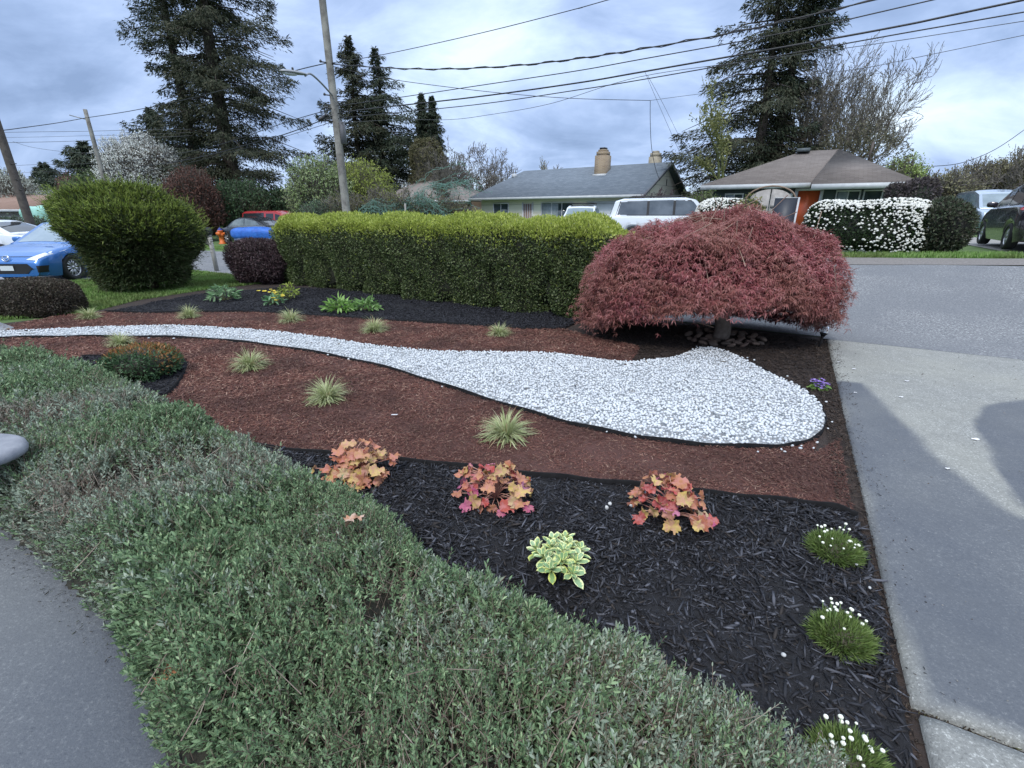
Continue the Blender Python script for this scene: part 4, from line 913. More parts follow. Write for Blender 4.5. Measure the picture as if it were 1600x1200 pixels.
def carbody(Lc, Wc, prof, roofp, wheels, wr=.32, gc=.17, nx=90, arch=1.12):
    """prof: [(x, hood/belt height)], roofp: [(x, roof height)] ; x along the car, nose at +L/2"""
    xs = np.unique(np.concatenate([np.linspace(-Lc/2, Lc/2, nx)]+[np.linspace(w_-wr*arch, w_+wr*arch, 17) for w_ in wheels]+[[-Lc/2+.02, -Lc/2+.05, Lc/2-.05, Lc/2-.02]]))
    px_, pz_ = np.array(prof).T; rx_, rz_ = np.array(roofp).T; V = []; ring = None
    for x in xs:
        zt = np.interp(x, px_, pz_); e = min((Lc/2-abs(x))/.55, 1); w_ = Wc/2*(1-.17*(1-max(e, 0))**2.4); 
        zb = gc+.06*max(0, 1-(Lc/2-abs(x))/.35)
        for wx in wheels:
            dx = abs(x-wx); ra = wr*arch
            if dx < ra: zb = max(zb, wr+math.sqrt(ra*ra-dx*dx))
        zr = np.interp(x, rx_, rz_, left=0, right=0); mid_ = gc+(zt-gc)*.62; zs = max(mid_, zb+.01)
        wt = w_*.90 if zr <= zt+.01 else w_*.90; 
        pts = [(0, gc+.02), (w_*.80, gc+.02), (w_*.93, min(zb, zt-.05)), (w_*.985, (min(zb, zt-.05)+zs)/2), (w_, zs), (w_*.985, zs+(zt-zs)*.55), (w_*.955, zt-.03), (wt, zt)]
        if zr > zt+.01:
            k = (zr-zt)/.5; wr_ = w_*(.90-.17*min(k, 1.0)); pts += [(wt*.985+(wr_-wt)*.02, zt+.012), (wt+(wr_-wt)*.5, zt+(zr-zt)*.5), (wr_+.02, zr-.05), (wr_-.05, zr-.012), (wr_*.5, zr+.01), (0, zr+.018)]
        else: pts += [(wt*.96, zt+.006), (wt*.8, zt+.014), (wt*.65, zt+.018), (wt*.5, zt+.021), (wt*.3, zt+.024), (0, zt+.026)]
        V.append([(x, y, z) for y, z in pts])
    V = np.array(V); k = V.shape[1]; n = len(V); R_ = V.copy(); R_[:, :, 1] *= -1
    i = np.arange(n*k).reshape(n, k); F = np.stack([i[:-1, :-1], i[1:, :-1], i[1:, 1:], i[:-1, 1:]], -1).reshape(-1, 4)
    Vv = np.concatenate([V.reshape(-1, 3), R_.reshape(-1, 3)]); F2 = F[:, ::-1]+n*k
    caps = []
    for e in (0, n-1):
        for j in range(k-1):
            q = (i[e, j], i[e, j+1], i[e, j+1]+n*k, i[e, j]+n*k); caps.append(q if e == 0 else q[::-1])
    return Vv, np.concatenate([F, F2, np.array(caps)]), k
def car(name, lab, loc, heading, Lc, Wc, prof, roofp, wheels, pmat, windows=(), decals=(), wr=.32, gc=.17, spokes=5, group='parked cars', glass=None, extra=None, arch=1.12):
    z = hgt(loc[0], loc[1])+.02; t = thing(name, lab, 'car', (loc[0], loc[1], z), math.atan2(heading[1], heading[0]), group)
    V, F, k = carbody(Lc, Wc, prof, roofp, wheels, wr, gc, arch=arch); b = mk('body', V, F, pmat, t, smooth=True, local=True)
    bv = BVHTree.FromPolygons([tuple(v) for v in V], [tuple(int(q) for q in f) for f in F])
    m_ = b.modifiers.new('e', 'EDGE_SPLIT'); m_.split_angle = rad(42)
    MB().box(-Lc/2+.25, Lc/2-.25, -Wc/2+.14, Wc/2-.14, gc+.03, .62).build('underbody', m_under, t, local=True)
    def patch(nm, mat, quad, dirn, off=.006, lab_=None, n=7, mirror=False):
        """quad: 4+ corners in the plane across dirn ('side': x,z ; 'front'/'rear': y,z), draped on the body"""
        for sg in ((1, -1) if mirror else (1,)):
            q = np.array(quad, float); a, b_, c_, d_ = q; g1 = np.linspace(0, 1, n); Vp = []; ok = True
            for u_ in g1:
                for v_ in g1:
                    p = (a*(1-u_)+b_*u_)*(1-v_)+(d_*(1-u_)+c_*u_)*v_
                    if dirn == 'side': o_, dr = Vector((p[0], 3*sg, p[1])), Vector((0, -sg, 0))
                    elif dirn == 'front': o_, dr = Vector((6, p[0]*sg, p[1])), Vector((-1, 0, 0))
                    elif dirn == 'rear': o_, dr = Vector((-6, p[0]*sg, p[1])), Vector((1, 0, 0))
                    elif dirn == 'top': o_, dr = Vector((p[0], p[1]*sg, 4)), Vector((0, 0, -1))
                    h = bv.ray_cast(o_, dr)
                    if h[0] is None: ok = False; Vp.append((0, 0, 0)); continue
                    Vp.append(tuple(h[0]-dr*off))
            if not ok: print('patch missed', lab, nm); continue
            i = np.arange(n*n).reshape(n, n); Fp = np.stack([i[:-1, :-1], i[1:, :-1], i[1:, 1:], i[:-1, 1:]], -1).reshape(-1, 4)
            Vp = np.array(Vp); nrm = np.cross(Vp[n]-Vp[0], Vp[1]-Vp[0]); dv = np.array(dr)
            if nrm@dv > 0: Fp = Fp[:, ::-1]
            o = mk(nm, Vp, Fp, mat, t, smooth=True, local=True)
    for q in windows: patch(q[0], glass or m_glass, q[2], q[1], mirror=(q[1] == 'side'), n=10)
    for q in decals: patch(q[0], q[1], q[3], q[2], off=q[4] if len(q) > 4 else .008, mirror=(len(q) > 5 and q[5]), n=8)
    for wx in wheels:
        for sy in (1, -1):
            yc = sy*(Wc/2-.115); prof_t = [(wr*.66, -.10), (wr*.93, -.105), (wr, -.08), (wr, .08), (wr*.93, .105), (wr*.66, .10), (wr*.66, -.10)]
            wh = MB().lathe([(a_, b_) for a_, b_ in prof_t], (wx, yc, wr), 1, 28).build('wheel', m_tyre, t, smooth=True, local=True)
            rb = MB(); rb.lathe([(wr*.69, .07*sy), (wr*.66, .09*sy), (wr*.61, .075*sy), (wr*.60, -.02*sy)], (wx, yc, wr), 1, 28)
            rb.lathe([(0.0, .088*sy), (wr*.14, .085*sy), (wr*.17, .05*sy)], (wx, yc, wr), 1, 14)
            for s_ in range(spokes):
                aa = 2*math.pi*s_/spokes
                for da in (-.13, .13):
                    d = np.array([math.cos(aa+da*.4), 0, math.sin(aa+da*.4)]); d2 = np.array([math.cos(aa+da*1.5), 0, math.sin(aa+da*1.5)]); o_ = np.array([wx, yc, wr]); sd = np.array([-d[2], 0, d[0]])*wr*.055; fr = np.array([0, sy*.02, 0])
                    p0 = o_+d*wr*.12+np.array([0, sy*.06, 0]); p1 = o_+d2*wr*.63+np.array([0, sy*.052, 0]); rb.obox(p0-sd, p1-p0, 2*sd, fr)
            rm = rb.build('rim', m_rim, None, smooth=False, local=True); rm.parent = wh
            MB().lathe([(0.0, -.01*sy), (wr*.62, -.01*sy)], (wx, yc, wr), 1, 16).build('brake_disc', m_under, None, local=True).parent = wh
    if extra: extra(t, patch)
    return t
def mirrors(y, x, z, mat, s=.11):
    def f(t, patch):
        for sg in (1, -1):
            V, F = hull((x, sg*(y+.10), z), (.07, s, .075), 3, 0, 0, 1, 1, 1, 6); mk('mirror', V, F, mat, t, smooth=True, local=True)
    return f
# blue hatchback nose-on at the left
m_blue = paint('blue_paint', (.030, .15, .44), .35)
bp = [(-2.22, .62), (-2.1, .96), (-1.3, .98), (.2, .96), (.85, .93), (1.1, .905), (1.6, .83), (1.95, .74), (2.12, .64), (2.22, .50)]
br = [(-2.05, .98), (-1.75, 1.18), (-1.1, 1.42), (-.2, 1.46), (.25, 1.42), (1.15, .92)]
def mazda_extra(t, patch):
    # round winged emblem
    rb = MB(); rb.tube([(2.235+.0*math.cos(a_), .085*math.cos(a_), .625+.062*math.sin(a_)) for a_ in np.linspace(0, 2*math.pi, 25)], .009, 6)
    rb.tube([(2.24, .078, .655), (2.245, .035, .628), (2.245, 0, .598), (2.245, -.035, .628), (2.24, -.078, .655)], .009, 6)
    o = rb.build('emblem', m_chr, t, smooth=True, local=True); V = o.data.vertices
    for v in V: v.co.x -= .02+.25*(max(0, v.co.z-.55))
    mirrors(.86, .72, 1.0, m_blue)(t, patch)
bl = (W(20, 405, 12.0)[0], 12.0)
fx, fy = -12.35, 11.75; hdx, hdy = .03, -1.0
car('parked_car', 'bright blue hatchback facing the camera beside the feathery juniper', (fx-hdx*2.22, fy-hdy*2.22), (hdx, hdy), 4.44, 1.76, bp, br, (1.36, -1.28), m_blue, glass=surf('sky_painted_screen', (.16, .22, .27), (.24, .31, .36), 1.5, .06, spec=.9),  # pale blue glass colour paints in the sky's reflection
    windows=[('windscreen', 'top', [(1.10, .62), (1.10, -.62), (.32, -.50), (.32, .50)]), ('side_window', 'side', [(.80, .99), (-.25, 1.0), (-.25, 1.38), (.32, 1.36)]), ('side_window', 'side', [(-.32, 1.0), (-1.35, 1.04), (-1.25, 1.30), (-.32, 1.38)])],
    decals=[('grille', m_blackp, 'front', [(-.50, .50), (.50, .50), (.62, .36), (-.62, .36)][:4]), ('lower_grille', m_blackp, 'front', [(-.60, .40), (.60, .40), (.40, .23), (-.40, .23)], .012),
            ('headlight', m_head, 'front', [(.46, .595), (.86, .80), (.875, .72), (.68, .575)], .012, True), ('fog_pocket', m_blackp, 'front', [(.70, .45), (.83, .45), (.80, .29), (.70, .29)], .012, True),
            ('number_plate', m_plate, 'front', [(-.16, .455), (.16, .455), (.16, .34), (-.16, .34)], .03), ('bonnet_seam', m_blackp, 'front', [(-.60, .668), (.60, .668), (.60, .660), (-.60, .660)], .009),
            ('chin_spoiler', m_blue, 'front', [(-.8, .26), (.8, .26), (.75, .19), (-.75, .19)], .03), ],
    wr=.325, spokes=7, extra=mazda_extra, arch=1.10)
# white coupe behind it
m_white_p = paint('white_paint', (.62, .66, .70), .0, .3)
sedp = [(-2.4, .55), (-2.3, .93), (-1.6, .99), (.9, .93), (1.5, .86), (2.1, .72), (2.4, .5)]; sedr = [(-1.72, .98), (-1.2, 1.22), (-.5, 1.42), (.3, 1.43), (.8, 1.25), (1.3, .9)]
wloc_ = W(34, 386, 17.2)
car('parked_car', 'white sedan parked behind the blue hatchback at the left edge', (wloc_[0]-1.35, 17.6), (-1, .12), 4.8, 1.8, sedp, sedr, (1.45, -1.35), m_white_p,
    windows=[('side_window', 'side', [(1.0, .97), (-.1, .98), (-.1, 1.36), (.55, 1.30)]), ('side_window', 'side', [(-.16, .98), (-1.35, 1.01), (-1.0, 1.22), (-.16, 1.36)]), ('windscreen', 'top', [(1.2, .62), (1.2, -.62), (.5, -.5), (.5, .5)]), ('rear_window', 'top', [(-1.6, .6), (-1.6, -.6), (-.75, -.5), (-.75, .5)])],
    decals=[('door_handle', m_white_p, 'side', [(-.35, .86), (-.55, .86), (-.55, .83), (-.35, .83)], .03, True)], wr=.33)
# black sedan across the street
m_blk_p = paint('black_paint', (.018, .022, .030), .3, .25)
cx_, cy_ = G(364, 381); hd_ = np.array([-.93, .36]); hd_ = hd_/np.linalg.norm(hd_); cc_ = np.array([cx_, cy_+.8])-hd_*1.35
car('parked_car', 'black sedan across the street behind the orange hydrant', cc_, hd_, 4.6, 1.8, sedp, sedr, (1.38, -1.3), m_blk_p,
    windows=[('side_window', 'side', [(1.0, .97), (-.1, .98), (-.1, 1.36), (.55, 1.30)]), ('side_window', 'side', [(-.16, .98), (-1.35, 1.01), (-1.0, 1.22), (-.16, 1.36)])], wr=.33,
    glass=surf('pale_glass', (.10, .13, .14), (.2, .24, .25), 3, .06, spec=.8))
# low boat-like load under a blue cover, beside it
m_tarp = surf('blue_tarp', (.02, .10, .42), (.03, .15, .55), 5, .5, .6, 14, bd=.05)
p0 = np.array([*G(372, 384)]); p0[1] += -.3; t = thing('covered_trailer', 'low trailer load under a bright blue cover, in front of the black sedan', 'trailer', (p0[0]+1.3, p0[1]+.1, 0))
V, F = hull((0, 0, .62), (1.55, .6, .34), 3.2, 0, .05, 3.2, 4, 1, 18); V[:, 2] += -.08*V[:, 0]*.3; V = rot2(V, rad(-16)); mk('cover', V, F, m_tarp, t, smooth=True, local=True)
V, F = hull((0, 0, .36), (1.3, .55, .12), 6, 0, 0, 3, 4, 1, 6); mk('trailer_bed', rot2(V, rad(-16)), F, surf('bed', (.12, .16, .28)), t, local=True)
for sx_ in (-.5, .5): MB().lathe([(.0, -.08), (.2, -.08), (.22, 0), (.2, .08), (0, .08)], (sx_, -.62, .22), 1, 16).build('wheel', m_tyre, t, smooth=True, local=True)
# red van beyond
m_redp = paint('red_paint', (.42, .035, .04), .1, .35); x, y = G(438, 376); y += 5.0
vanp = [(-2.4, .6), (-2.35, 1.02), (1.2, 1.0), (1.6, .95), (2.2, .82), (2.4, .5)]; vanr = [(-2.36, 1.05), (-2.2, 1.68), (-1.9, 1.76), (.3, 1.78), (.75, 1.6), (1.5, 1.0)]
pv = W(437, 345, 32.0)
car('parked_van', 'red van parked behind the black sedan', (pv[0], 32.0), (.97, -.25), 4.8, 1.85, vanp, vanr, (1.45, -1.4), m_redp, windows=[('side_window', 'side', [(-.5, 1.12), (-2.15, 1.12), (-2.05, 1.62), (-.5, 1.66)]), ('side_window', 'side', [(.2, 1.12), (-.35, 1.12), (-.35, 1.62), (.2, 1.62)]), ('side_window', 'side', [(1.15, 1.08), (.32, 1.1), (.32, 1.6), (.62, 1.55)])], wr=.34, gc=.25)
# white pickup facing us
pp = [(-2.7, .9), (-2.65, 1.05), (-.7, 1.08), (1.0, 1.08), (1.3, 1.05), (2.4, .98), (2.62, .85), (2.7, .6)]; pr = [(-.95, 1.1), (-.8, 1.72), (.2, 1.78), (.55, 1.7), (1.25, 1.06)]
wc = W(905, 345, 25.0); z_ = hgt(wc[0], 25.)
def pick(t, patch):
    mirrors(.95, 1.0, 1.18, m_white_p, .12)(t, patch)
    MB().box(-.75, .45, -.62, .62, 1.84, 1.90).build('roof_rack', m_blackp, t, local=True)
hpk = unit(np.array([-.30, -.95])); car('pickup_truck', 'white pickup truck with a black roof rack facing the street', np.array([wc[0], 25.])-hpk*.9, hpk, 5.4, 1.9, pp, pr, (1.75, -1.6), m_white_p,
    windows=[('windscreen', 'top', [(1.2, .74), (1.2, -.74), (.62, -.64), (.62, .64)]), ('side_window', 'side', [(.95, 1.13), (-.05, 1.13), (-.05, 1.66), (.5, 1.62)]), ('side_window', 'side', [(-.1, 1.13), (-.72, 1.13), (-.7, 1.6), (-.1, 1.66)])],
    decals=[('grille', m_blackp, 'front', [(-.5, .9), (.5, .9), (.5, .66), (-.5, .66)]), ('headlight', m_head, 'front', [(.56, .92), (.8, .92), (.8, .76), (.56, .74)], .01, True)], wr=.37, gc=.3, extra=pick, glass=surf('sky_painted_glass', (.12, .17, .20), (.2, .26, .3), 2, .05, spec=.9))  # sky reflection painted into the base colour of this glass
# long white SUV side-on
suvp = [(-2.5, .8), (-2.45, 1.08), (1.2, 1.10), (1.5, 1.08), (2.3, .98), (2.5, .7)]; suvr = [(-2.47, 1.1), (-2.25, 1.70), (-1.9, 1.80), (.6, 1.84), (1.0, 1.76), (1.75, 1.10)]
wc = W(1030, 333, 21.6); hs_ = unit(np.array([.98, -.18]))
def suvx(t, patch):
    rk = MB()
    for sy in (.58, -.58): rk.tube([(-1.7, sy, 1.82), (-1.55, sy, 1.89), (.4, sy, 1.91), (.55, sy, 1.84)], .02, 6)
    rk.build('roof_rack', m_blackp, t, local=True)
sc_ = np.array([wc[0], 21.6])+hs_*.35
car('parked_car', 'long white SUV parked side-on between the hedge and the red maple', sc_, hs_, 5.0, 1.9, suvp, suvr, (1.5, -1.45), m_white_p,
    decals=[('window_band', m_blackp, 'side', [(1.40, 1.13), (-2.22, 1.13), (-2.06, 1.69), (.80, 1.735)], .003, True)],
    windows=[('side_window', 'side', [(-.95, 1.16), (-2.15, 1.16), (-2.02, 1.66), (-.95, 1.72)]), ('side_window', 'side', [(.1, 1.16), (-.85, 1.16), (-.85, 1.72), (.1, 1.74)]), ('side_window', 'side', [(1.35, 1.16), (.2, 1.16), (.2, 1.74), (.88, 1.68)]), ('windscreen', 'top', [(1.62, .74), (1.62, -.74), (1.12, -.66), (1.12, .66)]), ('rear_window', 'rear', [(-.6, 1.2), (.6, 1.2), (.5, 1.62), (-.5, 1.62)])],
    wr=.36, gc=.28, extra=suvx, glass=surf('tint_glass', (.06, .075, .09), (.12, .14, .16), 1.5, .05, spec=.8))
# dark hatchback at the right edge, tail towards us
hp = [(-1.98, .55), (-1.93, .98), (-1.3, 1.02), (.6, .98), (1.1, .98), (1.7, .82), (1.98, .55)]; hr = [(-1.95, 1.0), (-1.65, 1.42), (-1.25, 1.53), (-.3, 1.56), (.3, 1.48), (1.25, .98)]
rx, ry = G(1566, 393); hh_ = unit(np.array([.545, .84])); sd = np.array([-hh_[1], hh_[0]]); rc = np.array([rx, ry])+hh_*1.25-sd*.80
m_dark = paint('dark_plum_paint', (.030, .024, .034), .4, .22)
car('parked_car', 'dark hatchback at the right edge with its red tail lamp towards us', rc, hh_, 3.96, 1.7, hp, hr, (1.25, -1.25), m_dark,
    windows=[('side_window', 'side', [(.75, 1.03), (-.2, 1.04), (-.2, 1.44), (.25, 1.40)]), ('side_window', 'side', [(-.27, 1.04), (-1.2, 1.08), (-1.1, 1.38), (-.27, 1.45)]), ('rear_window', 'rear', [(-.58, 1.1), (.58, 1.1), (.48, 1.42), (-.48, 1.42)]), ('windscreen', 'top', [(1.1, .6), (1.1, -.6), (.5, -.5), (.5, .5)])],
    decals=[('tail_lamp', m_tail, 'side', [(-1.62, .92), (-1.86, .90), (-1.80, 1.16), (-1.68, 1.16)], .014, True), ('tail_lamp', m_tail, 'rear', [(.62, .88), (.78, .88), (.76, 1.16), (.64, 1.16)], .014, True), ('bumper_trim', m_blackp, 'rear', [(-.7, .36), (.7, .36), (.7, .28), (-.7, .28)]), ('number_plate', m_plate, 'rear', [(-.16, .82), (.16, .82), (.16, .70), (-.16, .70)])],
    wr=.31, gc=.18, spokes=8, extra=mirrors(.82, .55, 1.06, m_dark))
wc = W(1556, 330, 20.5)
m_sil = paint('silver_blue_paint', (.30, .37, .46), .5, .3); hz_ = unit(np.array([-.42, -.9]))
car('parked_van', 'silver blue minivan facing us behind the dark hatchback', np.array([wc[0], 20.5])-hz_*.7, hz_, 4.7, 1.86, [(-2.3, .6), (-2.25, 1.0), (.9, 1.02), (1.5, .95), (2.1, .8), (2.35, .5)], [(-2.2, 1.05), (-2.05, 1.5), (-1.6, 1.66), (.2, 1.68), (.7, 1.55), (1.6, .98)], (1.4, -1.4), m_sil,
    windows=[('windscreen', 'top', [(1.5, .72), (1.5, -.72), (.78, -.62), (.78, .62)]), ('side_window', 'side', [(1.0, 1.08), (.0, 1.08), (.0, 1.54), (.5, 1.5)]), ('side_window', 'side', [(-.1, 1.08), (-1.9, 1.1), (-1.8, 1.5), (-.1, 1.55)])],
    decals=[('grille', m_chr, 'front', [(-.4, .72), (.4, .72), (.36, .6), (-.36, .6)]), ('headlight', m_head, 'front', [(.45, .78), (.82, .8), (.82, .64), (.5, .62)], .012, True)], wr=.33, gc=.2, glass=bpy.data.materials['sky_painted_glass'])

# ------------------------------------------------------------------ street furniture
x, y = G(339, 424); m_post = surf('weathered_post', (.34, .33, .31), (.26, .25, .23), 20, .85)
t = thing('mailbox', 'dark mailbox on a pale wooden post across from the juniper', 'mailbox', (x, y, 0))
MB().box(x-.045, x+.045, y-.045, y+.045, -.1, 1.08).build('post', m_post, t); MB().obox((x-.04, y-.03, .72), (-.36, 0, .34), (0, .06, 0), (.05, 0, .05)).build('brace', m_post, t)
mb = MB(); pr_ = [(x-.52, z_) for z_ in (0,)]; k = 12; V = []
for yy in (y-.09-.02, y+.09+.02):
    pass
sec = [(-.09, 0), (.09, 0), (.09, .11)]+[(.09*math.cos(a_), .11+.09*math.sin(a_)) for a_ in np.linspace(.2, 2.94, 9)]+[(-.09, .11)]
n = len(sec); V = [(x-.50, y+a_, 1.08+b_) for a_, b_ in sec]+[(x+.06, y+a_, 1.08+b_) for a_, b_ in sec]
mk('box', V, [tuple(range(n))[::-1], tuple(range(n, 2*n))]+[(i, (i+1) % n, n+(i+1) % n, n+i) for i in range(n)], surf('mailbox_black', (.02, .022, .024), rough=.4), t)
MB().box(x-.1, x-.08, y-.125, y-.105, 1.14, 1.30).build('flag', surf('flag_red', (.3, .03, .03)), t)
x, y = G(348, 381); t = thing('fire_hydrant', 'orange fire hydrant with a blue cap across the street', 'fire hydrant', (x, y, hgt(x, y)))
z = hgt(x, y); m_or = surf('hydrant_orange', (.70, .17, .03), (.6, .13, .02), 8, .5)
MB().lathe([(.19, 0), (.19, .05), (.13, .06), (.125, .42), (.16, .44), (.16, .50), (.13, .52), (.125, .66), (.15, .68), (.15, .72), (.10, .80)], (x, y, z), k=18).build('barrel', m_or, t, smooth=True)
MB().lathe([(.14, .71), (.135, .76), (.08, .83), (.03, .85), (.03, .90), (0, .90)], (x, y, z), k=16).build('cap', surf('hydrant_blue', (.04, .05, .25)), t, smooth=True)
for a_, r_ in ((0, .06), (math.pi, .06), (-math.pi/2, .085)):
    d = np.array([math.cos(a_), math.sin(a_), 0]); MB().tube([np.array([x, y, z+.56]), np.array([x, y, z+.56])+d*.19, np.array([x, y, z+.56])+d*.21, np.array([x, y, z+.56])+d*.25], [r_, r_, r_*1.25, r_*1.2], 12).build('nozzle', m_or, t, smooth=True)

# utility poles, wires, street lamp
m_pole = surf('weathered_pole', (.22, .21, .19), (.13, .12, .11), 6, .9, .5, 40, c3=(.28, .27, .24), scale3=2)
PA = np.array([*W(543, 345, 20.3)[:2]]); print('poleA', PA, st(*PA))
t_pole = thing('utility_pole', 'tall weathered wooden utility pole rising behind the hedge', 'utility pole', (PA[0], PA[1], 0), 0, 'utility poles')
MB().tube([(PA[0], PA[1], z_) for z_ in np.linspace(-.2, 13.5, 12)], np.linspace(.165, .10, 12), 14).build('shaft', m_pole, t_pole, smooth=True)
def atz(px, py, P=PA): r_ = RAY(px, py); return CH+r_[2]*(P[1]/r_[1])
for (px, py) in ((514, 99), (522, 150), (525, 170), (527, 182), (529, 190)):
    z_ = atz(px, py); mb = MB(); mb.tube([(PA[0]-.26, PA[1]-.22, z_), (PA[0]+.26, PA[1]+.12, z_)], .022, 6); mb.lathe([(0, -.04), (.04, -.03), (.05, 0), (.03, .05), (0, .06)], (PA[0]-.24, PA[1]-.24, z_), k=8); mb.build('bracket', bpy.data.materials.get('pole_iron') or surf('pole_iron', (.06, .06, .065), rough=.5, metal=.5), t_pole)
z_ = atz(531, 200); MB().box(PA[0]+.14, PA[0]+.30, PA[1]-.12, PA[1]+.1, z_-.55, z_+.2).build('junction_box', surf('grey_box', (.12, .12, .13)), t_pole)
za = atz(519, 146); lamp_t = W(442, 107, 17.6); arm0 = np.array([PA[0], PA[1], za]); arm1 = lamp_t+np.array([.55, .35, -.12])
t = thing('street_lamp', 'grey cobra head street lamp on a long curved arm from the tall pole', 'street lamp', tuple(arm0))
m_gal = surf('galvanised', (.30, .31, .33), rough=.45, metal=.6)
MB().tube(spline([arm0+np.array([0, 0, -.1]), arm0+(arm1-arm0)*.45+np.array([0, 0, .10]), arm0+(arm1-arm0)*.8+np.array([0, 0, .17]), arm1], 6), .032, 8).build('arm', m_gal, t, smooth=True)
ld = unit(lamp_t-arm1); ld[2] *= .3; ld = unit(ld); V, F = hull((0, 0, 0), (.42, .15, .07), 2.3, 0, 0, 1, 1, 1, 12); V[:, 2] = np.where(V[:, 2] < 0, V[:, 2]*.5, V[:, 2]); ang = math.atan2(ld[1], ld[0]); V[:, 1] *= 1-.45*np.clip(-V[:, 0], 0, .4)
mk('lamp_head', rot2(V, ang)+arm1+ld*.36+np.array([0, 0, .02]), F, m_gal, t, smooth=True)
V, F = hull((0, 0, 0), (.22, .10, .045), 2.2, 0, 0, 1, 1, 1, 10); mk('lens', rot2(V, ang)+arm1+ld*.46+np.array([0, 0, -.03]), F, surf('lamp_lens', (.5, .52, .52), rough=.15), t, smooth=True)
MB().lathe([(0, 0), (.035, 0), (.035, .08), (0, .1)], tuple(arm1+ld*.36+np.array([0, 0, .08])), k=10).build('photocell', m_blackp, t)
# birds are not seen; the other two poles
PB = np.array(W(166, 292, 30.6)[:2]); PC = np.array(W(46, 346, 21.5)[:2])
t = thing('utility_pole', 'far wooden utility pole standing beside the white blossom tree', 'utility pole', (PB[0], PB[1], 0), 0, 'utility poles')
zt = CH+RAY(134, 171)[2]*30.6/RAY(134, 171)[1]; MB().tube([(PB[0], PB[1], q_) for q_ in np.linspace(-.2, zt, 8)], np.linspace(.15, .10, 8), 10).build('shaft', m_pole, t, smooth=True)
MB().tube([(PB[0]-.1, PB[1], zt-.5), (PB[0]-.9, PB[1]-.1, zt-.3)], .03, 6).build('bracket', m_gal, t)
t = thing('utility_pole', 'dark leaning-looking pole at the left edge above the white sedan', 'utility pole', (PC[0], PC[1], 0), 0, 'utility poles')
MB().tube([(PC[0], PC[1], q_) for q_ in np.linspace(-.2, 8.5, 8)], np.linspace(.17, .13, 8), 10).build('shaft', surf('dark_pole', (.06, .05, .045), (.10, .085, .075), 6, .9), t, smooth=True)
for z_ in (2.6, 3.0, 3.6): MB().tube([(PC[0]-.1, PC[1]-.1, z_), (PC[0]+.36, PC[1]-.1, z_)], .02, 6).build('step_bracket', m_blackp, t)
m_wire = surf('wire_black', (.012, .013, .016), rough=.5); m_wire2 = surf('wire_grey', (.06, .065, .07), rough=.6)
def wire(lab, pts, r_=.014, plane=(PA, U), m=m_wire, ext=0, twist=0):
    P = []
    for (px, py) in pts:
        s_, z_ = onplane(px, py, plane[0], plane[1]); P.append((plane[0][0]+plane[1][0]*s_, plane[0][1]+plane[1][1]*s_, z_))
    P = np.array(P)
    if ext: d = unit(P[-1]-P[-2]); P = np.vstack([P, P[-1]+d*ext])
    Q = spline(P, 8)
    mb = MB(); mb.tube(Q, r_, 5)
    if twist: mb.tube(Q+np.c_[np.zeros(len(Q)), np.zeros(len(Q)), .035*np.sin(np.arange(len(Q))*1.6)], r_*.8, 5)
    return tag(mb.build('overhead_wire', m, smooth=True), lab, 'wire', 'overhead wires')
wire('thin top wire rising right from the tall pole and leaving the frame first', [(514, 99), (600, 85), (750, 52), (900, 14), (985, -10)], .011, ext=14)
wire('twisted service cable rising right, uppermost of the black cables crossing the right firs', [(516, 100), (600, 106), (690, 108), (800, 103), (900, 92), (1000, 77), (1150, 50), (1290, 18), (1400, -8)], .016, ext=12, twist=1)
wire('black cable second from the top between the tall pole and the upper right', [(524, 166), (619, 153), (760, 132), (900, 111), (1000, 93), (1150, 66), (1300, 36), (1475, -4)], .013, ext=12)
wire('thickest black cable running to the top right corner', [(526, 178), (570, 171), (740, 152), (900, 130), (1000, 113), (1200, 78), (1400, 42), (1600, 0)], .021, ext=10)
wire('lower black cable of the right hand span, just under the thickest cable', [(528, 186), (547, 183), (740, 164), (900, 141), (1000, 125), (1200, 90), (1400, 54), (1600, 19)], .013, ext=10)
wire('thin grey wire sagging lowest across the right hand span', [(531, 192), (620, 187), (700, 187), (760, 180), (860, 162), (1000, 120), (1200, 92), (1400, 64), (1600, 33)], .007, m=m_wire2, ext=10)
wire('fine wire farthest to the lower right, behind the bare tree', [(1250, 117), (1340, 108), (1470, 82), (1600, 55)], .006, m=m_wire2, ext=8)
RH = np.array([W(1016, 157, 22)[0], 22.0]); dU = unit(RH-PA)
wire('crossing service wire from the tall pole down to the drop above the white house', [(517, 103), (600, 122), (700, 136), (800, 147), (900, 154), (1016, 157)], .011, (PA, dU))
WG = np.array([9.2, 31.0]); d2 = unit(WG-RH)
wire('house drop wire hanging to the gable of the white house', [(1016, 157), (1016, 190), (1018, 230), (1024, 262), (1031, 282)], .012, (RH, unit(np.array([.6, .8]))))
wire('pair of slanting wires from the cables down behind the conifers, left one', [(1008, 113), (1030, 165), (1065, 245)], .007, (RH, unit(np.array([.5, .87]))), m_wire2)
wire('pair of slanting wires from the cables down behind the conifers, right one', [(1012, 118), (1040, 170), (1075, 242)], .007, (RH, unit(np.array([.5, .87]))), m_wire2)
wire('short wire from the crossing point towards the tall firs', [(1016, 157), (1060, 151), (1100, 146)], .008, (RH, unit(np.array([.9, .3]))), m_wire2)
UL = unit(PB-PA); UC = unit(PC-PB)
wire('heavy span from the tall pole to the far left pole', [(513, 98), (470, 108), (400, 127), (340, 143), (270, 160), (200, 174), (135, 184)], .017, (PA, UL))
wire('continuation of the heavy span from the far pole to the left edge', [(135, 184), (90, 192), (40, 199), (0, 204), (-60, 208)], .017, (PB, UC))
wire('upper of the three lower left cables, with the black splice case', [(524, 170), (505, 174), (450, 190), (380, 214), (320, 232), (240, 246), (160, 257)], .014, (PA, UL))
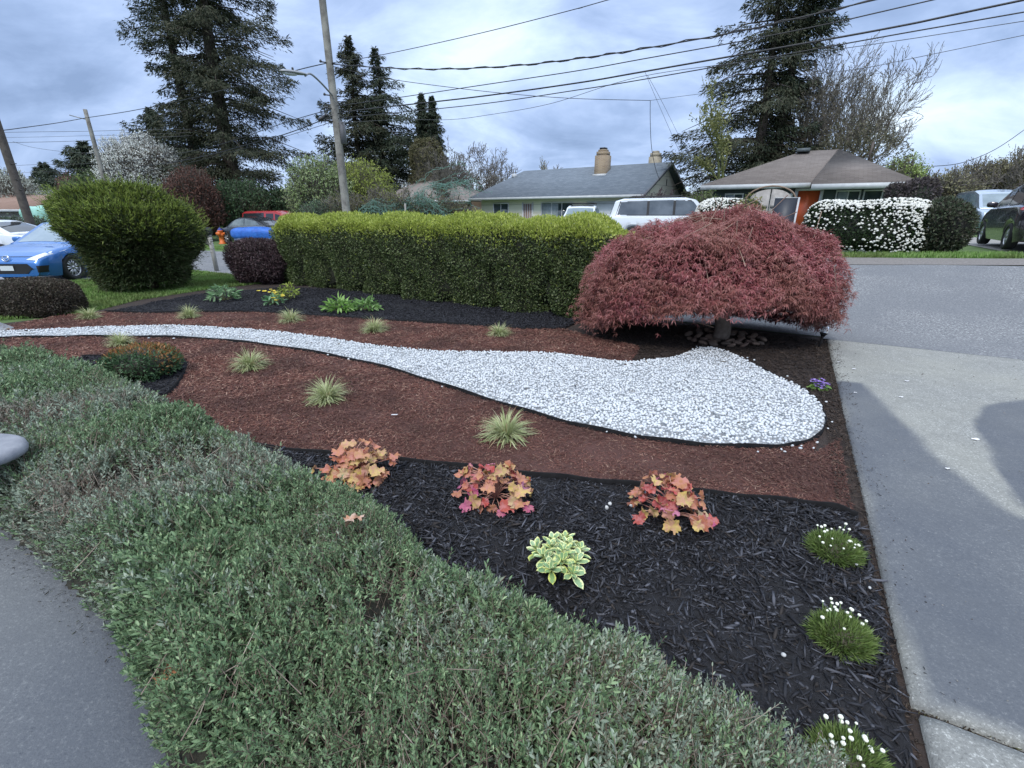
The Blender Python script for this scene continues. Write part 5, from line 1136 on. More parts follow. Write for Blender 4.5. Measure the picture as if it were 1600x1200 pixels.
wire('middle of the three lower left cables from the tall pole', [(527, 178), (505, 187), (450, 208), (400, 222), (320, 244), (240, 258), (160, 268)], .018, (PA, UL))
wire('lowest of the three lower left cables from the tall pole', [(529, 187), (505, 195), (450, 212), (400, 227), (340, 243), (260, 262), (160, 278)], .010, (PA, UL))
s0_ = W(498, 188, 19.9); tag(MB().tube([s0_, W(509, 181, 20.1)], .06, 8).build('splice_case', m_blackp, smooth=True), 'black splice case hung on the cable just left of the tall pole', 'cable box')
for lab, pts, rr in (('top horizontal wire between the two left poles', [(-60, 208), (0, 207), (60, 206), (140, 205), (210, 203), (300, 202)], .011), ('second horizontal wire behind the far left pole', [(0, 215), (60, 214), (140, 212), (190, 211), (300, 207)], .008), ('third horizontal wire, slightly thicker, behind the left poles', [(-40, 224), (0, 223), (100, 221), (190, 217), (300, 212)], .012),
                     ('slack wire from the left pole to the far pole', [(20, 221), (50, 230), (100, 237), (150, 240)], .009), ('lower wire crossing above the small left firs', [(20, 259), (60, 257), (100, 257), (150, 255)], .009), ('lowest wire above the far left shrubs', [(20, 270), (60, 269), (100, 266), (140, 264)], .008)):
    wire(lab, pts, rr, (np.array([PB[0], PB[1]+2]), unit(np.array([1, .15]))), m_wire2)
wire('rising wire at the right edge above the green brush', [(1455, 260), (1500, 255), (1550, 236), (1600, 203), (1640, 170)], .012, (np.array([18., 19.]), unit(np.array([.95, -.3]))))

# ------------------------------------------------------------------ houses
def shingle(name, c1, c2):
    m, nt, b = newmat(name); tcn = N(nt, 'ShaderNodeTexCoord'); br_ = N(nt, 'ShaderNodeTexBrick'); br_.inputs['Scale'].default_value = 1; br_.inputs['Brick Width'].default_value = .33; br_.inputs['Row Height'].default_value = .14; br_.inputs['Mortar Size'].default_value = .006
    br_.inputs['Color1'].default_value = rgb(c1); br_.inputs['Color2'].default_value = rgb(c2); br_.inputs['Mortar'].default_value = rgb(tuple(v*.5 for v in c1)); nt.links.new(tcn.outputs['UV'], br_.inputs['Vector'])
    c = mix(nt, .35, br_.outputs[0], ramp(nt, noise(nt, 3, 6, .7), [tuple(v*.6 for v in c1), tuple(v*1.3 for v in c2)])); nt.links.new(c, b.inputs['Base Color']); b.inputs['Roughness'].default_value = .95; return m
def siding(name, c, row=.2):
    m, nt, b = newmat(name); tcn = N(nt, 'ShaderNodeTexCoord'); s_ = N(nt, 'ShaderNodeSeparateXYZ'); nt.links.new(tcn.outputs['Object'], s_.inputs[0])
    f1 = N(nt, 'ShaderNodeMath', operation='DIVIDE'); nt.links.new(s_.outputs[2], f1.inputs[0]); f1.inputs[1].default_value = row; f2 = N(nt, 'ShaderNodeMath', operation='FRACT'); nt.links.new(f1.outputs[0], f2.inputs[0])
    c_ = mix(nt, ramp(nt, f2.outputs[0], [(1, 1, 1), (0, 0, 0), (0, 0, 0)], pos=[.0, .08, 1]), mix(nt, ramp(nt, noise(nt, 2, 5), [(0, 0, 0), (.5, .5, .5)]), c, tuple(v*.85 for v in c)), tuple(v*.45 for v in c))
    nt.links.new(c_, b.inputs['Base Color']); b.inputs['Roughness'].default_value = .8; bump(nt, b, f2.outputs[0], .5, .015); return m
def brickmat(name, c1, c2):
    m, nt, b = newmat(name); tcn = N(nt, 'ShaderNodeTexCoord'); mp_ = N(nt, 'ShaderNodeMapping'); mp_.inputs['Rotation'].default_value = (rad(90), 0, 0); nt.links.new(tcn.outputs['Object'], mp_.inputs[0])
    br_ = N(nt, 'ShaderNodeTexBrick'); br_.inputs['Scale'].default_value = 1; br_.inputs['Brick Width'].default_value = .2; br_.inputs['Row Height'].default_value = .07; br_.inputs['Mortar Size'].default_value = .008; br_.inputs['Color1'].default_value = rgb(c1); br_.inputs['Color2'].default_value = rgb(c2); br_.inputs['Mortar'].default_value = (.3, .28, .25, 1)
    nt.links.new(mp_.outputs[0], br_.inputs['Vector']); nt.links.new(br_.outputs[0], b.inputs['Base Color']); b.inputs['Roughness'].default_value = .9; return m
def uvplanar(o):
    me = o.data; uv = me.uv_layers.new(name='uv')
    for p in me.polygons:
        n_ = np.array(p.normal); u_ = np.cross([0, 0, 1], n_); u_ = u_/(np.linalg.norm(u_)+1e-9) if np.linalg.norm(u_) > .01 else np.array([1., 0, 0]); v_ = np.cross(n_, u_)
        for li in p.loop_indices: co = np.array(me.vertices[me.loops[li].vertex_index].co); uv.data[li].uv = (co@u_, co@v_)
def frame_of(P0, ud): n_ = np.array([-ud[1], ud[0]]); return lambda s_, d_, z_: (P0[0]+ud[0]*s_+n_[0]*d_, P0[1]+ud[1]*s_+n_[1]*d_, z_)
def hbox(fr, s0, s1, d0, d1, z0, z1, nm, mat, par, kind=None, bm=None):
    c_ = [fr(a_, b_, z) for z in (z0, z1) for a_, b_ in ((s0, d0), (s1, d0), (s1, d1), (s0, d1))]
    F = [(3, 2, 1, 0), (4, 5, 6, 7), (0, 1, 5, 4), (1, 2, 6, 5), (2, 3, 7, 6), (3, 0, 4, 7)]
    if bm is not None: return bm.add(c_, F)
    return mk(nm, c_, F, mat, par)
def roofslab(V, F, mat, par, th=.14, nm='roof'):
    V = [tuple(v) for v in V]; n = len(V); o = mk(nm, V, F, mat, par); uvplanar(o); s_ = o.modifiers.new('s', 'SOLIDIFY'); s_.thickness = th; s_.offset = -1; return o
m_trim = surf('white_trim', (.60, .61, .62), (.52, .53, .55), 4, .6); m_gut = surf('gutter', (.50, .52, .53), (.42, .44, .46), 4, .5)
m_wglass = surf('window_glass', (.03, .045, .05), (.06, .08, .085), 1.2, .06, spec=.8); m_curt = surf('curtain', (.30, .34, .36), (.22, .26, .28), 6, .9)
def window(fr, s0, s1, z0, z1, par, d=0, mull=1, curtain=False, open_=None):
    mb = MB(); w_ = .06
    for a_, b_, c_, e_ in ((s0-w_, s1+w_, z0-w_, z0), (s0-w_, s1+w_, z1, z1+w_), (s0-w_, s0, z0, z1), (s1, s1+w_, z0, z1)): hbox(fr, a_, b_, d-.05, d+.02, c_, e_, '', None, None, bm=mb)
    for k in range(mull): q_ = s0+(s1-s0)*(k+1)/(mull+1); hbox(fr, q_-.025, q_+.025, d-.04, d+.02, z0, z1, '', None, None, bm=mb)
    f = mb.build('window', m_trim, par); g_ = hbox(fr, s0, s1, d-.018, d-.008, z0, z1, 'pane', m_wglass, None); g_.parent = f
    gl = np.array([v.co[:] for v in g_.data.vertices])-wloc(par); g_.data.vertices.foreach_set('co', gl.astype(np.float32).ravel())
    if curtain:
        c_ = hbox(fr, s0+.03, s0+(s1-s0)*.55, d-.027, d-.020, z0, z1-.02, 'curtain', m_curt, None); c_.parent = f
        gl = np.array([v.co[:] for v in c_.data.vertices])-wloc(par); c_.data.vertices.foreach_set('co', gl.astype(np.float32).ravel())
    return f
# white gabled house
e0 = W(1003, 303, 29.0)[:2]; ud = np.array([.80, -.60]); ud = unit(ud)
P0 = np.array(e0)-ud*0; n_ = np.array([-ud[1], ud[0]]); Lw, _ = onplane(733, 313, P0, ud); Lw = -Lw; ze = 2.72; print('white house len', Lw)
t = thing('white_house', 'cream single storey house with a grey gabled shingle roof and brick chimney', 'house', (P0[0], P0[1], 0))
fr = frame_of(P0, ud); m_cream = siding('cream_siding', (.74, .71, .60), .55); dH = 8.2; zr = 4.62; over = .55
mb = MB()
V = [fr(-Lw+.7, over, -.2), fr(-.25, over, -.2), fr(-.25, dH-over, -.2), fr(-Lw+.7, dH-over, -.2), fr(-Lw+.7, over, ze-.1), fr(-.25, over, ze-.1), fr(-.25, dH-over, ze-.1), fr(-Lw+.7, dH-over, ze-.1), fr(-.25, dH/2, zr-.12), fr(-Lw+2.5, dH/2, ze-.1)]
mk('wall', V, [(0, 1, 5, 4), (1, 2, 6, 8, 5), (2, 3, 7, 6), (3, 0, 4, 7)], m_cream, t)
rf = roofslab([fr(-Lw, 0, ze), fr(.1, 0, ze), fr(.1, dH/2, zr+.05), fr(-Lw+2.0, dH/2, zr+.05), fr(.1, dH, ze), fr(-Lw, dH, ze)], [(0, 1, 2, 3), (4, 5, 3, 2), (5, 0, 3)], shingle('grey_shingle', (.10, .125, .155), (.16, .19, .225)), t)
hbox(fr, -Lw, .1, -.10, -.003, ze-.20, ze-.04, 'gutter', m_gut, t)
mb = MB(); hh = .20
for a_, b_ in (((0, ze), (dH/2, zr+.05)), ((dH/2, zr+.05), (dH, ze))):
    p, q_ = np.array(fr(.12, a_[0], a_[1]-hh)), np.array(fr(.12, b_[0], b_[1]-hh)); mb.obox(p, q_-p, np.array([ud[0], ud[1], 0])*.04, (0, 0, hh-.02))
mb.build('bargeboard', surf('dark_trim', (.12, .13, .15)), t)
def hpx(px, py): s_, z_ = onplane(px, py, np.array(fr(0, over, 0)[:2]), ud); return s_, z_
for (x0, x1, y0, y1, ml, cu) in ((772, 794, 317, 340, 1, False), (847, 895, 315, 341, 2, True)):
    s0_, z1_ = hpx(x0, y0); s1_, _ = hpx(x1, y0); window(fr, s0_, s1_, .9 if ml == 1 else .55, 2.28, t, over, ml, cu)
s0_, _ = hpx(818, 318); s1_, _ = hpx(832, 318); d_ = hbox(fr, s0_, s1_, over-.03, over+.02, .1, 2.25, 'door', surf('door_red', (.25, .13, .09), (.16, .09, .07), 14), t)
mb = MB(); 
for k in range(5): q_ = s0_+(s1_-s0_)*(k+.5)/5; hbox(fr, q_-.02, q_+.02, over-.06, over-.035, .1, 2.25, '', None, None, bm=mb)
hbox(fr, s0_-.08, s0_, over-.07, over+.02, 0, 2.35, '', None, None, bm=mb); hbox(fr, s1_, s1_+.08, over-.07, over+.02, 0, 2.35, '', None, None, bm=mb); mb.build('door_grille', m_trim, t)
s0_, _ = hpx(918, 315); s1_, _ = hpx(992, 315); hbox(fr, s0_, s1_, over-.025, over+.02, .05, 2.35, 'garage_door', siding('garage_white', (.72, .74, .76), .55), t)
def chim(fr_, s_, d_, z0, z1, w_, w2, m_, par, cap=.12, pot=None):
    c_ = MB(); hbox(fr_, s_-w_/2, s_+w_/2, d_-w_/2, d_+w_/2, z0, z1-.35, '', None, None, bm=c_); hbox(fr_, s_-w_*.42, s_+w_*.42, d_-w_*.42, d_+w_*.42, z1-.35, z1-.12, '', None, None, bm=c_); hbox(fr_, s_-w2/2, s_+w2/2, d_-w2/2, d_+w2/2, z1-.12, z1, '', None, None, bm=c_)
    return c_.build('chimney', m_, par)
m_br = brickmat('tan_brick', (.30, .22, .13), (.22, .15, .09))
s_, _ = onplane(941, 268, np.array(fr(0, 3.1, 0)[:2]), ud); zc = CH+RAY(941, 234)[2]*(fr(s_, 3.1, 0)[1]/RAY(941, 234)[1]); ch = chim(fr, s_, 3.1, 3.2, zc, .78, .5, m_br, t); hbox(fr, s_-.18, s_+.18, 2.9, 3.3, zc+.01, zc+.12, 'chimney_cap', m_blackp, t); hbox(fr, s_-.45, s_+.45, 2.62, 3.5, 3.9, 4.08, 'chimney_flashing', m_gut, t)
s2_, _ = onplane(1024, 250, np.array(fr(0, 5.2, 0)[:2]), ud); zc = CH+RAY(1024, 236)[2]*(fr(s2_, 5.2, 0)[1]/RAY(1024, 236)[1]); chim(fr, s2_, 5.2, 3.2, zc, .66, .34, surf('buff_render', (.34, .30, .22), (.26, .23, .18), 6), t)
s3_, _ = onplane(807, 274, np.array(fr(0, 3.4, 0)[:2]), ud); hbox(fr, s3_-.15, s3_+.15, 3.0, 3.3, 4.1, 4.42, 'roof_vent', m_gut, t)
hbox(fr, -.30, -.22, dH/2+.3, dH/2+.36, 3.3, 3.7, 'gable_vent', m_blackp, t)
# brown hipped house with the orange door
Pl = np.array(W(1095, 293, 26.0)[:2]); Pr = np.array(W(1430, 281, 21.6)[:2]); ud = unit(Pr-Pl); Lb = np.linalg.norm(Pr-Pl); ze = 3.02; print('brown', Pl, Pr, Lb)
t = thing('brown_house', 'grey green bungalow with a brown hipped roof and orange front door', 'house', (Pl[0], Pl[1], 0)); fr = frame_of(Pl, ud); dB = 8.0; zr = 4.72
m_bs = shingle('brown_shingle', (.13, .11, .10), (.19, .165, .15)); m_gg = siding('green_siding', (.075, .10, .095), .22)
n_ = np.array([-ud[1], ud[0]])
sp_, _ = onplane(1252, 245, np.array(fr(0, 3.9, 0)[:2]), ud); sq_, _ = onplane(1290, 250, np.array(fr(0, 3.9, 0)[:2]), ud)
rf = roofslab([fr(0, 0, ze), fr(Lb, 0, ze), fr(Lb, dB, ze), fr(0, dB, ze), fr(sp_, dB/2, zr), fr(sp_+1.6, dB/2, zr)], [(0, 1, 5, 4), (1, 2, 5), (2, 3, 4, 5), (3, 0, 4)], m_bs, t)
sb, _ = onplane(1268, 290, Pl, ud); dz = -.75; zs = ze-.02
roofslab([fr(sb, dz, zs-.10), fr(Lb+.05, dz, zs-.10), fr(sp_+1.6, dB/2, zr+.04), fr(sb, .05, ze+.05), fr(sp_+.1, dB/2, zr+.04), fr(Lb+.06, .6, ze+.02)], [(0, 1, 2), (0, 2, 3), (1, 5, 2)], m_bs, t, .06, 'porch_roof')
mbv = hbox(fr, .45, Lb-.45, .45, dB-.4, 0, ze-.08, 'wall', m_gg, t); hbox(fr, .0, sb-.04, -.13, -.006, ze-.24, ze-.03, 'gutter', m_gut, t); hbox(fr, sb, Lb+.05, dz-.13, dz-.006, zs-.34, zs-.11, 'gutter', m_gut, t)
hbox(fr, sb+.05, Lb, dz, .4, zs-.22, zs-.20, 'soffit', m_trim, t)
frw = np.array(fr(0, .45, 0)[:2]); bp_ = lambda px, py: onplane(px, py, frw, ud)
s0_, z1_ = bp_(1249, 292); s1_, z0_ = bp_(1280, 308); hbox(fr, s0_, s1_, .40, .44, .6, 2.66, 'door', surf('orange_door', (.42, .075, .02), (.36, .06, .015), 5, .45), t)
mb = MB(); hbox(fr, s0_-.14, s0_, .34, .44, .5, 2.75, '', None, None, bm=mb); hbox(fr, s1_, s1_+.14, .34, .44, .5, 2.75, '', None, None, bm=mb); hbox(fr, s0_-.14, s1_+.14, .34, .44, 2.67, 2.78, '', None, None, bm=mb); mb.build('door_frame', m_trim, t)
for x0, x1, ml, cu in ((1309, 1343, 1, True), (1352, 1378, 0, False)):
    s0_, _ = bp_(x0, 300); s1_, _ = bp_(x1, 300); window(fr, s0_, s1_, 1.25, 2.6, t, .45, ml, cu)
s0_, _ = bp_(1135, 305); s1_, _ = bp_(1160, 305); window(fr, s0_, s1_, 1.3, 2.55, t, .45, 1, True)
s0_, _ = bp_(1237, 300); MB().lathe([(0, 0), (.06, .02), (.08, .2), (.03, .28), (0, .28)], fr(s0_, .35, 2.3), k=10).build('porch_lamp', m_trim, t)
sv_, _ = bp_(1252, 245); hbox(fr, sp_-.25, sp_+.35, dB/2-.5, dB/2-.1, zr-.06, zr+.10, 'roof_vent', surf('vent', (.10, .12, .13)), t)
MB().tube([fr(sp_+3.0, 4.8, 4.2), fr(sp_+3.05, 4.8, 5.05)], .05, 8).build('vent_pipe', surf('vpipe', (.1, .08, .07)), t)
# far grey-roofed house behind the netting, orange-brown one at the left
Pf = W(660, 310, 40.0)
t = thing('grey_roofed_house', 'low house with a weathered grey roof half hidden by bare shrubs', 'house', (Pf[0], Pf[1], 0)); fr = frame_of(np.array([Pf[0]-4.0, 40.0]), unit(np.array([.95, -.3])))
roofslab([fr(0, 0, 2.6), fr(8.4, 0, 2.6), fr(8.4, 7, 2.6), fr(0, 7, 2.6), fr(3.0, 3.5, 4.35), fr(5.2, 3.5, 4.35)], [(0, 1, 5, 4), (1, 2, 5), (2, 3, 4, 5), (3, 0, 4)], shingle('old_shingle', (.22, .19, .18), (.28, .25, .23)), t); hbox(fr, .4, 8, .4, 6.6, 0, 2.55, 'wall', surf('tan_wall', (.25, .2, .16)), t); hbox(fr, 0, 8.4, -.1, -.004, 2.42, 2.58, 'gutter', m_gut, t); window(fr, 2, 3.4, 1, 2, t, .4)
Pf = W(30, 335, 34.0)
t = thing('brick_red_roofed_house', 'low house with a reddish brown roof beyond the left pole', 'house', (Pf[0], Pf[1], 0)); fr = frame_of(np.array([Pf[0]-7, 33.0]), unit(np.array([.97, .2])))
roofslab([fr(0, 0, 1.9), fr(9.5, 0, 1.9), fr(9.0, 6, 3.0), fr(0, 6, 3.0), fr(9.5, 12, 1.9), fr(0, 12, 1.9)], [(0, 1, 2, 3), (3, 2, 4, 5)], shingle('red_shingle', (.22, .14, .11), (.28, .19, .15)), t); hbox(fr, .4, 9, .4, 11.5, -.5, 1.9, 'wall', surf('grey_wall', (.35, .35, .34)), t); hbox(fr, 0, 9.5, -.12, -.004, 1.74, 1.9, 'gutter', m_gut, t); window(fr, 4, 6, .6, 1.4, t, .4)
s_ = thing('green_tarp', 'pale green tarpaulin beside the left pole beyond the street', 'tarpaulin', (*W(62, 326, 27)[:2], 0)); a_ = W(62, 326, 27); V, F = hull((a_[0], a_[1], a_[2]-.35), (.95, .5, .5), 3, 0, .08, 3, 2, 1, 12); mk('sheet', V, F, surf('tarp_green', (.22, .46, .38), (.3, .55, .48), 4, .6), s_, smooth=True)
MB().box(a_[0]-.8, a_[0]+.8, a_[1]-.4, a_[1]+.4, 0, a_[2]-.5).build('load', surf('ld', (.15, .14, .13)), s_)
# arched garden gate and the leaning board
gp = np.array(xy(*[st(*W(1203, 340, 15.6)[:2])[0], 15.7])); fr = frame_of(gp-U*.50, U); z0 = hgt(*gp); t = thing('garden_gate', 'weathered pale wooden double gate with an arched top', 'gate', (gp[0], gp[1], z0)); m_gw = surf('gate_wood', (.40, .38, .36), (.30, .285, .27), 8, .9, .3, 40)
for a_, b_ in ((0, .48), (.51, 1.0)):
    pts = [fr(a_, 0, z0+.05)]; top_ = [fr(s_, 0, z0+1.42+.30*math.sqrt(max(0, 1-((s_-.5)/.54)**2))) for s_ in np.linspace(b_, a_, 9)]; pts = [fr(a_, 0, z0+.05), fr(b_, 0, z0+.05)]+top_; n = len(pts); bk = [tuple(np.array(p)+np.array([V2[0], V2[1], 0])*.05) for p in pts]
    lf = mk('gate_leaf', pts+bk, [tuple(range(n)), tuple(range(2*n-1, n-1, -1))]+[(i, n+i, n+(i+1) % n, (i+1) % n) for i in range(n)], m_gw, t)
    for q_ in (.3, 1.25): hbox(fr, a_+.02, b_-.02, -.03, -.003, z0+q_, z0+q_+.09, 'rail', m_gw, t)
ar = [np.array(fr(.5+.62*math.cos(q_), -.02, z0+1.42+.38*math.sin(q_))) for q_ in np.linspace(0, math.pi, 13)]; MB().tube([np.array(fr(1.12, -.02, z0-.1))]+ar+[np.array(fr(-.12, -.02, z0-.1))], .022, 6).build('arch', surf('arch_brown', (.24, .17, .12)), t)
bl_ = onplane(1213, 312, gp, U); t0 = st(*gp)[1]-.75; P0 = np.array(xy(st(*W(1230, 335, 14.9)[:2])[0], 15.0)); s0_, zt_ = onplane(1211, 310, P0, U); s1_, zt2 = onplane(1250, 311, P0, U); z0 = hgt(*P0)
fr = frame_of(P0, U); t = thing('black_board', 'black rectangular board with a pale edge propped before the white flowering hedge', 'board', (P0[0], P0[1], z0))
hbox(fr, s0_, s1_-.05, 0, .04, z0+.1, zt_, 'panel', surf('board_black', (.02, .026, .04), (.03, .036, .05), 3, .5), t); hbox(fr, s1_-.045, s1_, -.02, .06, z0, zt_+.02, 'edge_post', m_gut, t); hbox(fr, s0_, s0_+.05, .045, .10, z0-.05, z0+.8, 'prop', m_gw, t); hbox(fr, s0_-.01, s1_-.05, -.005, .045, zt_+.002, zt_+.02, 'top_edge', m_gut, t)
# ------------------------------------------------------------------ white flowering hedge across the street
def flowerhedge(lab, P0, P1, depth, H, n, nf, seed, cols=None, light=.6):
    P0, P1 = np.array(P0, float), np.array(P1, float); d = P1-P0; Lx = np.linalg.norm(d); d /= Lx; nn2 = np.array([-d[1], d[0]]); c = (P0+P1)/2+nn2*depth/2; z0 = float(hgt(*((P0+P1)/2))); a = math.atan2(d[1], d[0])
    t = thing('flowering_hedge', lab, 'hedge', (c[0], c[1], z0)); cc = (c[0], c[1], z0+H/2); R = (Lx/2, depth/2, H/2)
    (V, F), P, N_ = blobleaves(cc, R, n, .075, .035, 4.5, a, .10, 2.2, seed, .08, rnd=.8, up=.2); mk('foliage', V, F, fol('viburnum_leaf%d' % seed, cols or [(.018, .035, .014), (.03, .055, .02), (.045, .075, .03), (.02, .035, .018)], .5, .1), t)
    hv, hf = hull(cc, R, 4.5, a, .10, 2.2, seed, .9, 16); mk('inner_twigs', hv, hf, surf('vib_in%d' % seed, (.010, .014, .008), (.02, .022, .014), 30), t)
    P, N_, dd_ = sblob(cc, R, nf*3, 4.5, a, .10, 2.2, seed); r = np.random.default_rng(seed); u = (P[:, 2]-z0)/H; pr = np.clip(.26+.45*nz(P, 2.3, 9, 3)+np.where(u > .84, 1, 0)+np.where((u > .55) & (P[:, 0] > c[0]-.3), .30, 0)+np.where(u < .2, .10, 0), .05, 1)
    k = r.uniform(size=len(P)) < pr*light; P, N_ = P[k]+N_[k]*.03, N_[k]; s_ = r.uniform(.016, .046, len(P)); V, F = stones(P, s_, 1, .75, seed); o = mk('blossoms', V, F, fol('viburnum_bloom%d' % seed, [(.62, .62, .56), (.78, .78, .74), (.70, .69, .60), (.82, .82, .80)], .8, .1), t); o['kind'] = 'stuff'
    return t
hA = xy(1.15-1.4, 15.0); 
a_ = W(1262, 388, 13.1); b_ = W(1462, 388, 12.0)
print('fh', st(*a_[:2]), st(*b_[:2]))
sA = onplane(1258, 360, np.array(xy(0, 15.35)), U)[0]; sB = onplane(1466, 360, np.array(xy(0, 15.35)), U)[0]
flowerhedge('long dark hedge covered in white blossom across the street', xy(sA, 15.35), xy(sB, 15.35), 1.3, 1.32, 26000, 3600, 3)
sC = onplane(1085, 330, np.array(xy(0, 15.9)), U)[0]; sD = onplane(1172, 330, np.array(xy(0, 15.9)), U)[0]
flowerhedge('short piece of white blossom hedge left of the arched gate', xy(sC, 15.9), xy(sD, 15.9), 1.0, 1.5, 7000, 1200, 5, light=.9)
def at_t(px, t_, py=340): s_ = onplane(px, py, np.array(xy(0, t_)), U)[0]; return np.array(xy(s_, t_))
p = at_t(1478, 15.7); z0 = hgt(*p)
shrub('dark_shrub', 'dark purplish shrub closing the right end of the white blossom hedge', 'shrub', (p[0], p[1], z0+.60), (.50, .5, .68), 8000, .08, .035, [(.04, .06, .035), (.075, .10, .055), (.06, .05, .04), (.13, .15, .09)], amp=.15, seed=31, inner=(.012, .012, .01))
p = at_t(1176, 15.6); z0 = hgt(*p)
shrub('gold_shrub', 'small yellow green bush beside the arched gate', 'shrub', (p[0], p[1]+.2, z0+.8), (.42, .4, .75), 3500, .06, .03, [(.2, .22, .05), (.3, .28, .07), (.12, .16, .04)], seed=32)
p = at_t(1408, 17.4); z0 = hgt(*p)
shrub('plum_shrub', 'grey purple bush against the right corner of the brown house', 'shrub', (p[0], p[1], z0+1.35), (.55, .5, .55), 5000, .09, .04, [(.07, .055, .06), (.13, .11, .11), (.05, .04, .045), (.1, .09, .07)], amp=.2, seed=33)

# ------------------------------------------------------------------ trees
m_bark = surf('bark', (.075, .06, .05), (.045, .036, .03), 8, .95, .6, 30, bd=.03); m_barkg = surf('bark_grey', (.16, .145, .125), (.10, .09, .08), 8, .95, .5, 30); m_moss = surf('bark_moss', (.10, .12, .035), (.16, .17, .06), 5, .95, .5, 20)
m_fir = fol('fir_needles', [(.020, .034, .022), (.036, .053, .032), (.052, .07, .038), (.024, .038, .028), (.062, .066, .040), (.032, .05, .028)], .7, .08)
m_fir2 = fol('fir_needles_warm', [(.032, .043, .025), (.052, .060, .034), (.042, .052, .028), (.070, .066, .040), (.026, .037, .022)], .7, .08)
def conifer(lab, base, ztop, prof, nb, leafL=.34, dens=34, seed=1, mat=None, zlow=.08, trunk_r=.35, droop=.5, lean=(0, 0), group=None, asym=None, name='fir_tree', wid=.32, cat='conifer'):
    r = np.random.default_rng(seed); x0, y0 = base; z0 = hgt(x0, y0); H = ztop-z0; t = thing(name, lab, cat, (x0, y0, z0), 0, group)
    mb = MB(); zs = np.linspace(0, 1, 14); mb.tube([(x0+lean[0]*q+.12*math.sin(q*7+seed), y0+lean[1]*q, z0+H*q-.1) for q in zs], trunk_r*(1-zs)**.8+.02, 8)
    zf = np.sort(zlow+(1-zlow)*(r.uniform(0, 1, nb))**1.05); az = r.uniform(0, 6.28, nb); pz, pr_ = np.array(prof).T; L = np.interp(zf, pz, pr_)*r.uniform(.50, 1.15, nb)
    if asym is not None: L = L*(1+asym[1]*np.cos(az-asym[0]))
    m = np.maximum(6, (L*dens*(.6+.4*L/max(L.max(), .1))).astype(int)); idx = np.repeat(np.arange(nb), m); n = len(idx)
    s_ = r.uniform(0.12, 1, n)**.75; Lb = L[idx]; ca, sa = np.cos(az[idx]), np.sin(az[idx]); up0 = r.uniform(-.05, .35, nb)[idx]; dr = (droop*r.uniform(.7, 1.3, nb))[idx]*(1.2-.7*zf[idx])
    rad_ = s_*Lb; zb = z0+H*zf[idx]+rad_*up0-dr*rad_*s_+.28*dr*rad_*s_**4*1.5
    lat = r.normal(size=n)*(wid*(.35+.65*np.sin(np.pi*np.clip(s_, 0, .97)))*np.minimum(1, Lb*.45)); hang = -np.abs(r.normal(size=n))*.16*np.minimum(1.6, Lb*.6)-np.abs(lat)*.35
    P = np.c_[x0+lean[0]*zf[idx]+ca*rad_-sa*lat, y0+lean[1]*zf[idx]+sa*rad_+ca*lat, zb+hang]
    D = unit(np.c_[ca*.8-sa*np.sign(lat)*.55, sa*.8+ca*np.sign(lat)*.55, np.full(n, -.35)]+r.normal(size=(n, 3))*.38); V, F = leaves(P, D, unit(np.array([0, 0, 1.])+r.normal(size=(n, 3))*.7), leafL*r.uniform(.5, 1.25, n), leafL*.20*r.uniform(.7, 1.3, n), 'd', .2, .25)
    # core fill along the stem
    nc = int(nb*22); zc_ = r.uniform(zlow, 1, nc); a_ = r.uniform(0, 6.28, nc); rr = np.interp(zc_, pz, pr_)*r.uniform(.0, .26, nc); Pc = np.c_[x0+lean[0]*zc_+np.cos(a_)*rr, y0+lean[1]*zc_+np.sin(a_)*rr, z0+H*zc_]
    V2c, F2c = leaves(Pc, unit(np.c_[np.cos(a_), np.sin(a_), r.normal(size=nc)*.6-.3]), rv(nc, r), leafL*1.0, leafL*.25)
    V, F = cat_([(V, F), (V2c, F2c)]); mk('crown', V, F, mat or m_fir, t)
    q = np.arange(nb); b0 = np.c_[np.full(nb, x0)+lean[0]*zf, np.full(nb, y0)+lean[1]*zf, z0+H*zf]; k_ = .5
    b1 = b0+np.c_[np.cos(az)*L*k_, np.sin(az)*L*k_, L*k_*.1-L*k_*k_*droop*.6]; b2 = b0+np.c_[np.cos(az)*L*.9, np.sin(az)*L*.9, L*.9*.12-L*.8*droop*.8]
    v1, f1 = prisms(b0, b1, .05, .035, 4); v2, f2 = prisms(b1, b2, .035, .012, 4); bv_, bf_ = cat_([(v1, f1), (v2, f2)]); mb.add(bv_, bf_); mb.build('trunk', m_bark, t, smooth=True)
    return t
def topz(px, py, Y): return W(px, py, Y)[2]
def gx(px, py, Y): return W(px, py, Y)[:2]
# left giant
Y = 38.; b = gx(378, 340, Y)
conifer('tallest fir, at the left, with drooping branches reaching out of the top of the frame', b, 27.0, [(0, 2.6), (.1, 4.6), (.22, 5.0), (.35, 4.7), (.5, 4.3), (.65, 3.6), (.8, 2.8), (1, .3)], 225, .31, 130, 3, m_fir2, zlow=.09, trunk_r=.55, droop=.42, asym=(.1, .22), wid=.55)
b2 = gx(352, 340, Y+1.5); conifer('second stem of the giant left fir, standing just behind and left of it', (b2[0]-1.3, b2[1]), 23.0, [(0, 2.2), (.3, 3.1), (.6, 2.8), (.85, 2.0), (1, .3)], 115, .31, 115, 33, m_fir, zlow=.18, trunk_r=.4, droop=.45, wid=.5)
Y = 42.; b = gx(275, 345, Y); conifer('shorter dark fir between the white blossom tree and the giant fir', b, topz(235, 168, Y), [(0, 3.2), (.4, 3.6), (.75, 2.6), (1, .3)], 110, .34, 100, 4, m_fir, trunk_r=.3, droop=.35, wid=.5)
